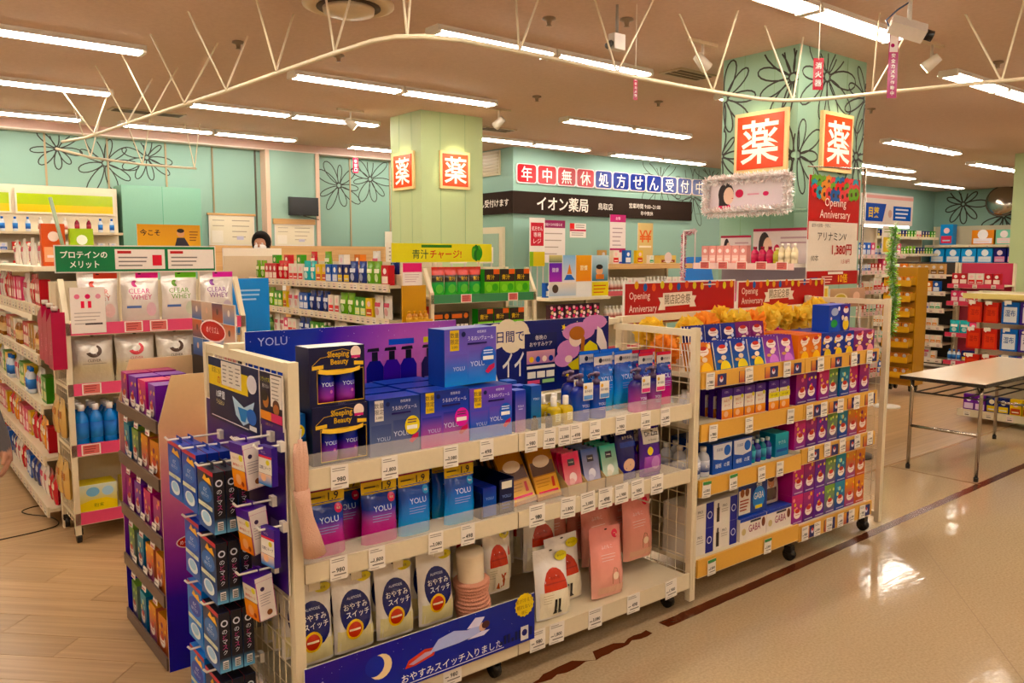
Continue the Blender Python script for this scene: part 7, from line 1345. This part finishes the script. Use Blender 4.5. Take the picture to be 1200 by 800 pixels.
mb = MB(); mb.bar((.45, .01, -1.43), (.45, .01, .92), .011, '#8a8076', n=8); part('pole', mb.mesh('p', 'chrome'), o); mb = MB(); mb.bar((.45, .01, .915), (-.37, .01, .88), .006, '#9a9086', n=6); mb.bar((-.3, .01, .88), (-.3, .004, .81), .003, '#9a9086'); part('cross_bar', mb.mesh('c', 'chrome'), o); mb = MB(); mb.lathe([(.16, -1.43), (.16, -1.415), (.03, -1.40)], '#4a443e', n=20, c=(.45, .01, 0)); part('base', mb.mesh('b', 'metal_paint'), o)

def draw_scr(p, w_, h): p.rect(0, 0, w_, h, '#c8b49c'); p.rect(0, h * .9, w_, h, '#e0d4c4')
board('counter_screen', 'plain beige counter screen in front of the person in the white coat', 2.98, 3.62, .9, 1.735, 8.58, draw_scr, feet=0, th=.02)
# ---- eye drop rack with lit header beyond the pillar
RF = Rack('eye_drop_rack', 'tall eye drop rack with white header and blue banners beyond the pillar', (9.62, 5.2), 0, 1.2, (.1, .55, .9, 1.17, 1.42, 1.62), depth=.45, H_=2.45, lip=.05, strip='#e0b8b4', cardn=10)
mb = MB(); mb.box(0, 1.2, -.06, .4, 2.04, 2.42, '#ddd2cc'); p = Pan(mb, XF(0, -.06, 0)); p.poly([(.0, 2.08), (.42, 2.08), (.5, 2.3), (.0, 2.3)], '#2f4ea8'); p.text('目薬', .2, 2.19, .13, '#e8c83a', bold=.02); p.rect(.68, 2.1, 1.15, 2.28, '#3a62b8'); p.lines(.74, 2.25, 1.1, 3, .05, .02, '#d8e0f0'); p.disc(.6, 2.18, .05, '#c8a8a0'); p.rect(0, 2.36, 1.2, 2.4, '#e0a8a4'); part('header', mb.mesh('h', 'plastic'), RF.o)
mb = MB(); mb.box(.02, 1.18, -.03, .0, 2.01, 2.038, '#ffffff'); part('header_light', mb.mesh('h', 'shoplight'), RF.o)
for lv, sq in enumerate(([('wht', 2), ('blu', 2)], [('smw', 3), ('smb', 3)], [('smr', 3), ('smw', 3)], [('smr', 2), ('smo', 3), ('wht', 2)], [('smb', 4), ('smr', 3), ('pnk', 2)], [('blu', 3), ('pnk', 1), ('smb', 3)])): RF.fill(lv, [(P_[k], n) for k, n in sq], 'on the %s shelf of the eye drop rack' % ('lowest', 'second', 'third', 'fourth', 'fifth', 'top')[lv])
def draw_yw(p, w_, h): p.rect(0, 0, w_, h, '#e0d8cc'); p.rect(w_ * .1, h * .06, w_ * .9, h * .6, '#d8b42c'); p.disc(w_ * .5, h * .35, w_ * .2, '#e8d49a', ry=h * .18); p.lines(w_ * .15, h * .9, w_ * .85, 2, h * .1, h * .03, '#8a9a4a')
board('yellow_leaf_notice', 'white notice with yellow panel in front of the eye drop rack', 10.1, 10.4, 1.68, 2.03, 5.164, draw_yw, feet=None, th=.004)
thing('green_tinsel', 'green and silver tinsel garland hanging beyond the yellow strip gondola', 'decoration', (8.7, 4.31, .8), me=tinsel_mesh([(0, 0, 0), (.03, -.02, .4), (-.02, .02, .8), (.0, 0, 1.17)], .075, ['#6ab82a', '#8ad03a', '#4a8a24', '#c8ccc4', '#9ac84a'], 1900, 5))
o = thing('tinsel_pole', 'thin white pole carrying the green tinsel', 'pole', (8.74, 4.33, 0)); mb = MB(); mb.bar((0, 0, 0), (0, 0, 2.0), .01, '#d8d0c4', n=6); mb.lathe([(.14, 0), (.14, .015), (.02, .03)], '#d8d0c4', n=16); part('pole', mb.mesh('p', 'metal_paint'), o)
# brown stepped display
BD = thing('stepped_display', 'narrow golden brown stepped display stand with open bins', 'display stand', (9.6, 4.82, 0), -PI / 2)
mb = MB(); mb.box(0, .34, .02, .3, .12, 1.52, '#a8782c'); part('body', mb.mesh('b', 'carton'), BD)
for k in range(7):
    z = .22 + k * .18; mb = MB(); mb.box(.01, .33, -.1, .02, z, z + .012, '#b8862f'); mb.box(.01, .33, -.104, -.1, z, z + .07, '#c4923a'); mb.box(.01, .02, -.1, .02, z, z + .1, '#b07f2c'); mb.box(.32, .33, -.1, .02, z, z + .1, '#b07f2c'); part('bin', mb.mesh('bin', 'carton'), BD)
for x in (.05, .29): part('caster', CST, BD, (x, .1, .04))
for x in (.05, .29): part('caster', CST, BD, (x, .22, .04))
SN2 = gbox('small orange snack box', '#c8762c', '#5a3020', .09, .1, .04)
for k in range(7):
    for i in range(3): put(SN2, (9.55, 4.75 - i * .1, .232 + k * .18), (0, 0, -PI / 2), where='in bin %s of the brown stepped display' % ('one', 'two', 'three', 'four', 'five', 'six', 'seven')[k])
# ---- medicine wall racks at the right
RM = Rack('medicine_rack', 'tall rack of small medicine boxes beside the pink promotion rack', (12.2, 6.42), -PI / 2, 1.15, (.1, .33, .58, .83, 1.08, 1.33), depth=.4, H_=1.56, lip=.06, cardn=9, strip='#d8ccb8', back='#2a221c')
for lv, sq in enumerate(([('smo', 2), ('smw', 2), ('pwt', 1)], [('smo', 6)], [('smo', 5), ('smr', 2)], [('smb', 3), ('smw', 2), ('smr', 2)], [('smr', 2), ('org', 1), ('blu', 1), ('red', 2)], [('tan', 3), ('org', 2), ('tan', 2)])): RM.fill(lv, [(P_[k], n) for k, n in sq], 'on the %s shelf of the tall medicine rack' % ('lowest', 'second', 'third', 'fourth', 'fifth', 'top')[lv])
RP = Rack('pink_promotion_rack', 'pink backed promotion rack beside the tall medicine rack', (12.2, 5.25), -PI / 2, .75, (.1, .5, .95, 1.2), depth=.4, H_=1.55, lip=.06, strip='#c8284c', back='#b82048', cardn=3)
for lv, sq in enumerate(([('bbl', 3), ('nav', 2)], [('ptl', 2), ('pnk', 1)], [('pnk', 2), ('wht', 2)], [('red', 2), ('wht', 2)])): RP.fill(lv, [(P_[k], n) for k, n in sq], 'on the %s shelf of the pink promotion rack' % ('lowest', 'second', 'third', 'top')[lv])
# far wall rack with large paper packs
RW = Rack('paper_goods_rack', 'high wall rack of diaper and tissue packs below the convex mirror', (21.25, 9.75), -PI / 2, 3.4, (.2, .6, .98, 1.43, 1.87), depth=.5, H_=2.4, lip=.06, cardn=8, back='#c8bda0')
def big(desc, c, a, w_, h, txt=None): return gbox(desc, c, a, w_, h, .22, 'paper_pack', 'pack', txt)
BG = dict(blue=big('large sky blue diaper pack', '#4a9ad8', '#e8ecf0', .34, .36), orng=big('large orange tissue pack', '#e0882c', '#f0e8f0', .5, .36), mint=big('large mint tissue pack', '#8ac8b0', '#f0d8d8', .36, .36), pink=big('large pink tissue pack', '#e07aa0', '#f4e0e8', .48, .34), navy=big('large navy pack with pink moon', '#2a2a6c', '#e0a0b8', .26, .36), tall=big('tall blue diaper pack', '#3a92d8', '#e06a7a', .3, .52), yelb=big('large yellow pack', '#e0c02c', '#d8762c', .4, .3))
for p, x, lv in ((BG['tall'], .5, 4), (BG['orng'], 1.35, 4), (BG['mint'], 1.82, 4), (BG['mint'], 2.22, 4), (BG['mint'], 2.62, 4), (BG['blue'], .3, 3), (BG['blue'], .68, 3), (BG['blue'], 1.05, 3), (BG['blue'], 1.42, 3), (BG['navy'], 1.75, 3), (BG['navy'], 2.04, 3), (BG['pink'], 2.45, 3), (BG['mint'], 2.95, 3)): RW.put(p, x, lv, .05, 'on the %s of the wall rack' % ('fourth shelf', 'top shelf')[lv - 3])
RW.fill(2, [(BG['yelb'], 2), (P_['pur'], 3), (P_['pnk'], 3)], 'on the third shelf of the wall rack')
# wall rack on the pharmacy wall run, far side
RG = Rack('far_side_rack', 'far rack of bags and green boxes against the mint wall', (17.6, 9.3), 0, 3.4, (.3, .75, 1.2, 1.65, 2.05), depth=.45, H_=2.1, lip=.06, cardn=8)
for lv, sq in enumerate(([('tan', 3), ('org', 3)], [('red', 4), ('brd', 4)], [('brd', 5), ('pnk', 3), ('red', 3)], [('grn', 3), ('pgn', 3), ('nav', 3)], [('wht', 2), ('nav', 3), ('grn', 3)])): lv > 1 and RG.fill(lv, [(P_[k], n) for k, n in sq], 'on the %s shelf of the far side rack' % ('lowest', 'second', 'third', 'fourth', 'top')[lv], gap=.03)
# ---- peg rack of hanging packets behind the folding table
RH = Rack('peg_rack', 'low peg rack of hanging packets behind the folding table', (8.55, 3.52), -PI / 2, 1.5, (.06,), depth=.4, H_=1.3, lip=.07, cardn=8)
for z, rl in ((1.24, .03),):
    mb = MB(); mb.box(0, 1.5, .05, .4, 1.24, 1.28, CREAM); mb.box(0, 1.5, -.01, .05, 1.235, 1.285, '#dcc878'); part('top_board', mb.mesh('t', 'metal_paint'), RH.o)
def hangpk(desc, c, a, w_, h): return carton('hanging_packet', 'packet', desc, w_, h, .03, c, lambda p, W, h_: (p.rect(W * .12, h_ * .08, W * .88, h_ * .78, a), p.text('湿布', W * .5, h_ * .5, h_ * .3, mixc(c, '#000000', .3), bold=.01, maxw=W * .6) if a != c else None, p.disc(W * .2, h_ * .88, W * .07, '#e8e0d8', n=8)))
HP = [hangpk('red hanging packet', '#c8342c', '#d8584a', .13, .2), hangpk('blue edged white hanging packet', '#3a6ab8', '#d8dce0', .15, .21), hangpk('violet edged white hanging packet', '#4a3a80', '#d8d4d8', .19, .215)]
xs = [.10, .25, .42, .60, .80, 1.0, 1.2, 1.4]; ks = [0, 0, 1, 2, 2, 2, 1, 0]
for r_, z in enumerate((1.0, .74, .48)):
    for x, k in zip(xs, ks):
        for b in range(2): put(HP[k], RH.w(x, .04 + b * .05, z), (0, 0, RH.rz), where='in the %s peg row' % ('upper', 'middle', 'lower')[r_])
        mb = MB(); zp = z + HP[k].h - .012; mb.bar((x, .385, zp), (x, -.02, zp), .004, '#e0d8cc', n=5); mb.box(x - .03, x + .03, -.03, -.024, zp - .004, zp + .03, '#e6ded0'); part('peg', mb.mesh('peg', 'plastic'), RH.o)
RH.fill(0, [(P_['pur'], 2), (P_['nav'], 2), (P_['yel'], 2), (P_['wht'], 2)], 'on the base shelf of the peg rack')
# ---- folding table
T = thing('folding_table', 'white topped folding table with chrome legs standing in the passage', 'table', (6.2, 2.366, 0))
mb = MB(); mb.box(0, 1.86, 0, .615, .712, .738, '#2a2622'); mb.box(.006, 1.854, .006, .609, .738, .741, '#dccbb0'); part('tabletop', mb.mesh('top', 'plastic'), T)
for x, sx in ((.12, -1), (1.74, 1)):
    fr = None
    for y in (.07, .57):
        mb = MB(); b = x + sx * .01; mb.tube([(x, y, .712), (x, y, .62), (b, y, .02)], .0135, '#b8aea2', n=10); lg = part('leg', mb.mesh('leg', 'chrome'), T); mb = MB(); mb.lathe([(.017, 0), (.017, .03), (.014, .035)], '#1c1917', n=10, c=(b, y, 0)); part('foot', mb.mesh('foot', 'plastic'), lg)
    mb = MB(); q = x + sx * .005; mb.bar((q, .07, .34), (q, .57, .34), .012, '#b8aea2', n=8); part('cross_bar', mb.mesh('bar', 'chrome'), T)
mb = MB()
for y in (.08, .2, .32, .44, .56): mb.bar((.16, y, .6), (1.7, y, .6), .006, '#1f1b18', n=5)
for x in (.16, .93, 1.7): mb.bar((x, .06, .6), (x, .57, .6), .007, '#1f1b18', n=5)
for x, x2 in ((.16, .06), (1.7, 1.8)):
    for y in (.08, .56): mb.bar((x, y, .6), (x2, y, .712), .006, '#1f1b18', n=5)
part('rod_shelf', mb.mesh('rods', 'metal_paint'), T)

# ================================================================== BACK OF THE SHOP
WC = thing('wall_cabinet', 'wall shelving with lime and yellow header panels on the back wall', 'cabinet', (-.6, 11.35, 0))
mb = MB(); mb.box(0, 3.22, .02, .44, 0, 2.5, '#d9cbb0'); part('body', mb.mesh('b', 'metal_paint'), WC)
for x0, x1 in ((0, 1.02), (1.06, 2.05), (2.09, 3.18)):
    mb = MB(); mb.box(x0, x1, -.02, .02, 2.16, 2.46, '#e0d4bc'); p = Pan(mb, XF(0, -.02, 0)); p.rect(x0 + .02, 2.27, x1 - .02, 2.4, '#a8bf3a'); p.rect(x0 + .02, 2.18, x1 - .02, 2.27, '#d8bc2c'); part('header_panel', mb.mesh('h', 'plastic'), WC)
for z in (1.5, 1.72, 1.94):
    mb = MB(); mb.box(0, 3.2, -.3, .02, z - .03, z, '#c8b898'); part('shelf', mb.mesh('s', 'metal_paint'), WC)
for z, ks in ((1.94, ('bbl', 'bbl', 'bwh', 'brd', 'bbl', 'bwh')), (1.72, ('smb', 'smr', 'smw', 'brd', 'smb', 'smr')), (1.5, ('smw', 'smr', 'smb'))):
    x = -.5
    while x < 2.5: k = ks[int((x + 5) * 3) % len(ks)]; put(P_[k], (x, 11.12, z), where='on the %s of the lime header wall shelving' % {1.94: 'upper shelf', 1.72: 'middle shelf', 1.5: 'lower shelf'}[z]); x += .13
mb = MB(); mb.box(0, 1.0, 0, .4, 0, 2.56, '#84b09c'); mb.box(.498, .502, -.003, 0, 0, 2.56, '#5a9a7c'); thing('mint_cupboard', 'tall plain mint cupboard beside the lime header shelving', 'cupboard', (2.68, 11.38, 0), me=mb.mesh('cup', 'plastic'))
TV = thing('wall_television', 'black flat television fixed on the framed mint wall panel', 'television', (5.0, 11.6, 2.25))
mb = MB(); mb.box(0, .46, -.09, -.04, 0, .27, '#15130f'); part('housing', mb.mesh('h', 'plastic'), TV); mb = MB(); mb.box(.015, .445, -.093, -.09, .02, .255, '#0c0b0a'); part('screen', mb.mesh('s', 'plastic'), TV); mb = MB(); mb.box(.18, .28, -.04, .02, .08, .18, '#2a2622'); mb.bar((.22, -.06, .0), (.5, -.01, -.05), .006, '#2a2622'); part('bracket', mb.mesh('b', 'metal_paint'), TV)
def draw_wb(p, w_, h): p.rect(.015, .015, w_ - .015, h - .015, '#d9cfba'); p.lines(w_ * .08, h * .85, w_ * .35, 4, h * .18, h * .03, '#a89e90'); p.lines(w_ * .5, h * .85, w_ * .92, 4, h * .18, h * .03, '#9a9084'); p.rect(w_ * .06, h * .1, w_ * .3, h * .5, '#e0d8cc'); p.rect(w_ * .6, h * .2, w_ * .75, h * .32, '#b8b4c8')
for x0, x1, z0, z1, nm, y in ((3.9, 4.56, 1.80, 2.23, 'beside the dark wall joint', 11.7645), (4.8, 5.42, 1.8, 2.12, 'below the television', 11.599)):
    o = board('white_board', 'wood framed white notice board ' + nm, x0, x1, z0, z1, y, draw_wb, feet=None, th=.02); mb = MB(); w_ = x1 - x0
    mb.box(-w_ / 2 - .02, w_ / 2 + .02, -.01, .02, z1 - z0, z1 - z0 + (.08 if y < 11.6 else .03), '#b89060'); part('frame_top', mb.mesh('f', 'wood'), o)
BC = thing('back_counter', 'long wooden counter along the back wall', 'counter', (3.8, 10.9, 0)); mb = MB(); mb.box(0, 2.9, .55, .6, 1.0, 1.80, '#b08a58'); part('upstand', mb.mesh('u', 'wood'), BC); mb = MB(); mb.box(0, 2.9, 0, .6, .95, 1.0, '#c09a66'); part('worktop', mb.mesh('w', 'wood'), BC); mb = MB(); mb.box(.03, 2.87, .04, .58, 0, .95, '#a88454'); part('body', mb.mesh('b', 'wood'), BC)
FP = thing('staff_platform', 'low wooden staff platform behind the supplement rack', 'platform', (3.0, 8.65, 0)); mb = MB(); mb.box(0, 2.0, 0, 1.1, 0, .17, '#a88454'); part('deck', mb.mesh('d', 'wood'), FP)
WN = thing('wall_switch_card', 'small white card on the mint wall by the plain pillar', 'sign', (6.75, 11.79, 1.75)); mb = MB(); mb.box(0, .22, -.008, 0, 0, .3, '#dcd4c4'); part('card', mb.mesh('c', 'paper'), WN)

# ================================================================== PEOPLE
def skin_person(name, label, joints, edges, mat_cols, loc, rz, extra=None):
    """joints: {name:(x,y,z,r)}; one continuous skin-modifier body, coloured by height/limb in the colour attribute"""
    keys = list(joints); me = bpy.data.meshes.new('body'); me.from_pydata([joints[k][:3] for k in keys], [(keys.index(a), keys.index(b)) for a, b in edges], [])
    ob = bpy.data.objects.new('tmp', me); COL.objects.link(ob); md = ob.modifiers.new('skin', 'SKIN'); md.use_smooth_shade = True
    for i, k in enumerate(keys): me.skin_vertices[0].data[i].radius = (joints[k][3], joints[k][3] * (joints[k][4] if len(joints[k]) > 4 else 1))
    me.skin_vertices[0].data[keys.index('pelvis')].use_root = True
    sb = ob.modifiers.new('sub', 'SUBSURF'); sb.levels = 2; sb.render_levels = 2
    dg = bpy.context.evaluated_depsgraph_get(); ev = ob.evaluated_get(dg); m2 = bpy.data.meshes.new_from_object(ev); bpy.data.objects.remove(ob)
    ca = m2.color_attributes.new('Col', 'FLOAT_COLOR', 'CORNER'); data = []
    for pg in m2.polygons:
        pg.use_smooth = True
        for vi in pg.vertices: data += [*H(mat_cols(m2.vertices[vi].co)), 1.0]
    ca.data.foreach_set('color', data); m2.materials.append(MATS['cloth'])
    o = thing(name, label, 'person', loc, rz); part('body', m2, o); return o
def body_joints(pose):
    J = dict(pelvis=(0, 0, .95, .13, .8), waist=(0, 0, 1.1, .12, .75), chest=(0, 0, 1.3, .145, .7), neckb=(0, 0, 1.44, .07), neck=(0, -.01, 1.5, .05), head=(0, -.02, 1.58, .075), headm=(0, -.015, 1.66, .092), headt=(0, -.01, 1.72, .06))
    for s_, n in ((-1, 'l'), (1, 'r')):
        J['hip' + n] = (s_ * .09, 0, .9, .09); J['knee' + n] = (s_ * .1, 0, .5, .06); J['ank' + n] = (s_ * .1, .01, .09, .042); J['toe' + n] = (s_ * .11, -.13, .04, .035); J['sh' + n] = (s_ * .17, 0, 1.4, .058)
    J.update(pose); E_ = [('pelvis', 'waist'), ('waist', 'chest'), ('chest', 'neckb'), ('neckb', 'neck'), ('neck', 'head'), ('head', 'headm'), ('headm', 'headt')]
    for n in 'lr': E_ += [('pelvis', 'hip' + n), ('hip' + n, 'knee' + n), ('knee' + n, 'ank' + n), ('ank' + n, 'toe' + n), ('chest', 'sh' + n), ('sh' + n, 'elb' + n), ('elb' + n, 'wri' + n), ('wri' + n, 'palm' + n)]
    for n, s_ in (('l', -1), ('r', 1)):
        p = J['palm' + n]
        for k in range(4):
            a = (p[0] + s_ * .0 + (-.028 + .019 * k) * .3, p[1] - .028 + .019 * k, p[2] - .045, .0095); L_ = (.045, .055, .052, .04)[k]
            J['f%s%da' % (n, k)] = a; J['f%s%db' % (n, k)] = (a[0] - s_ * .012, a[1], a[2] - L_ * .6, .0085); J['f%s%dc' % (n, k)] = (a[0] - s_ * .03, a[1], a[2] - L_, .007); E_ += [('palm' + n, 'f%s%da' % (n, k)), ('f%s%da' % (n, k), 'f%s%db' % (n, k)), ('f%s%db' % (n, k), 'f%s%dc' % (n, k))]
        J['t%sa' % n] = (p[0] - s_ * .012, p[1] - .042, p[2] + .0, .011); J['t%sb' % n] = (p[0] - s_ * .025, p[1] - .06, p[2] - .04, .009); E_ += [('palm' + n, 't%sa' % n), ('t%sa' % n, 't%sb' % n)]
    return J, E_
SK = '#b98468'
def headbits(o, mask=False, z=0.0):
    mb = MB(); rn = random.Random(1); vv = []; n, m = 18, 10
    for j in range(m + 1):
        t = PI * j / m
        for i in range(n):
            a = 2 * PI * i / n; r_ = .118 * (1 + .03 * math.sin(5 * a)); x, y, zz = r_ * math.sin(t) * math.cos(a) * .92, r_ * math.sin(t) * math.sin(a) * 1.08, .125 * math.cos(t)
            if y < -.035 and zz < .045: y = -.035 + (y + .035) * .35; 
            vv.append((x, y + .0, 1.668 + zz * (1.0 if zz > 0 else 1.25)))
    mb.raw(vv, [(j * n + i, j * n + (i + 1) % n, (j + 1) * n + (i + 1) % n, (j + 1) * n + i) for j in range(m) for i in range(n)], '#171210', 0, True); part('hair', mb.mesh('hair', 'cloth'), o)
    mb = MB()
    for s_ in (-1, 1): mb.lathe([(.002, -.008), (.011, -.004), (.012, .004), (.002, .009)], '#f0e8e0', n=8, c=(s_ * .034, -.098, 1.645)); mb.lathe([(.001, -.004), (.006, 0), (.001, .004)], '#201814', n=8, c=(s_ * .034, -.108, 1.645))
    part('eyes', mb.mesh('eyes', 'plastic'), o); mb = MB(); mb.bar((0, -.1, 1.645), (0, -.122, 1.605), .008, SK, n=6, r2=.014); part('nose', mb.mesh('nose', 'cloth'), o)
    mb = MB(); mb.box(-.022, .022, -.1, -.094, 1.566, 1.576, '#9a5048'); part('mouth', mb.mesh('mouth', 'cloth'), o)
    mb = MB()
    for s_ in (-1, 1): mb.lathe([(.004, -.03), (.014, -.01), (.014, .015), (.004, .03)], SK, n=8, c=(s_ * .095, 0, 1.63), sx=.6)
    part('ears', mb.mesh('ears', 'cloth'), o)
    if mask: mb = MB(); mb.lathe([(.05, -.05), (.068, -.02), (.07, .02), (.055, .045)], '#e4e0dc', n=14, c=(0, -.05, 1.59)); part('face_mask', mb.mesh('mask', 'cloth'), o)
J, E_ = body_joints(dict(elbl=(-.23, .02, 1.13, .042), wril=(-.22, -.1, .92, .03), palml=(-.22, -.14, .86, .034), elbr=(.23, .02, 1.13, .042), wrir=(.22, -.1, .92, .03), palmr=(.22, -.14, .86, .034)))
def pc(co): return '#e0dcd4' if .5 < co.z < 1.46 and not (co.z < .93 and abs(co.x) > .17) else (SK if co.z > 1.46 or abs(co.x) > .17 else '#3a3a44')
o = skin_person('person', 'person with black hair and white coat behind the supplement rack', J, E_, pc, (3.62, 9.15, .147), math.radians(-35)); headbits(o, True)
J, E_ = body_joints(dict(elbl=(-.22, .03, 1.12, .052), wril=(-.205, -.02, .89, .034), palml=(-.205, -.03, .82, .034), elbr=(.2, .05, 1.12, .052), wrir=(.268, -.02, .91, .034), palmr=(.283, -.03, .845, .036)))
def pc2(co): return '#56504e' if .86 < co.z < 1.46 else (SK if co.z > 1.46 or (abs(co.x) > .165 and co.z > .6) else '#2c2a30')
o = skin_person('person', 'person in a dark grey top standing by the left aisle', J, E_, pc2, (.155, 4.02, -.026), math.radians(0)); headbits(o)
# thin cable on the planks
o = thing('floor_cable', 'thin dark cable lying on the planks by the protein rack', 'cable', (.53, 5.46, 0)); mb = MB(); mb.tube([Vector((a - .53, b - 5.46, .004)) for a, b in smoothpts([(.1, 5.42), (.535, 5.461), (.78, 5.5), (.86, 5.58), (.84, 5.75), (.74, 5.9), (.72, 6.0), (.8, 6.06), (.9, 6.04)])], .004, '#3a3026', n=5); part('cable', mb.mesh('c', 'plastic'), o)

# ------------------------------------------------------------------ tidy: a group only where several things share it
cnt = {}
for o in bpy.data.objects:
    if o.parent is None and 'group' in o: cnt[o['group']] = cnt.get(o['group'], 0) + 1
for o in bpy.data.objects:
    if o.parent is None and 'group' in o and cnt[o['group']] == 1: del o['group']
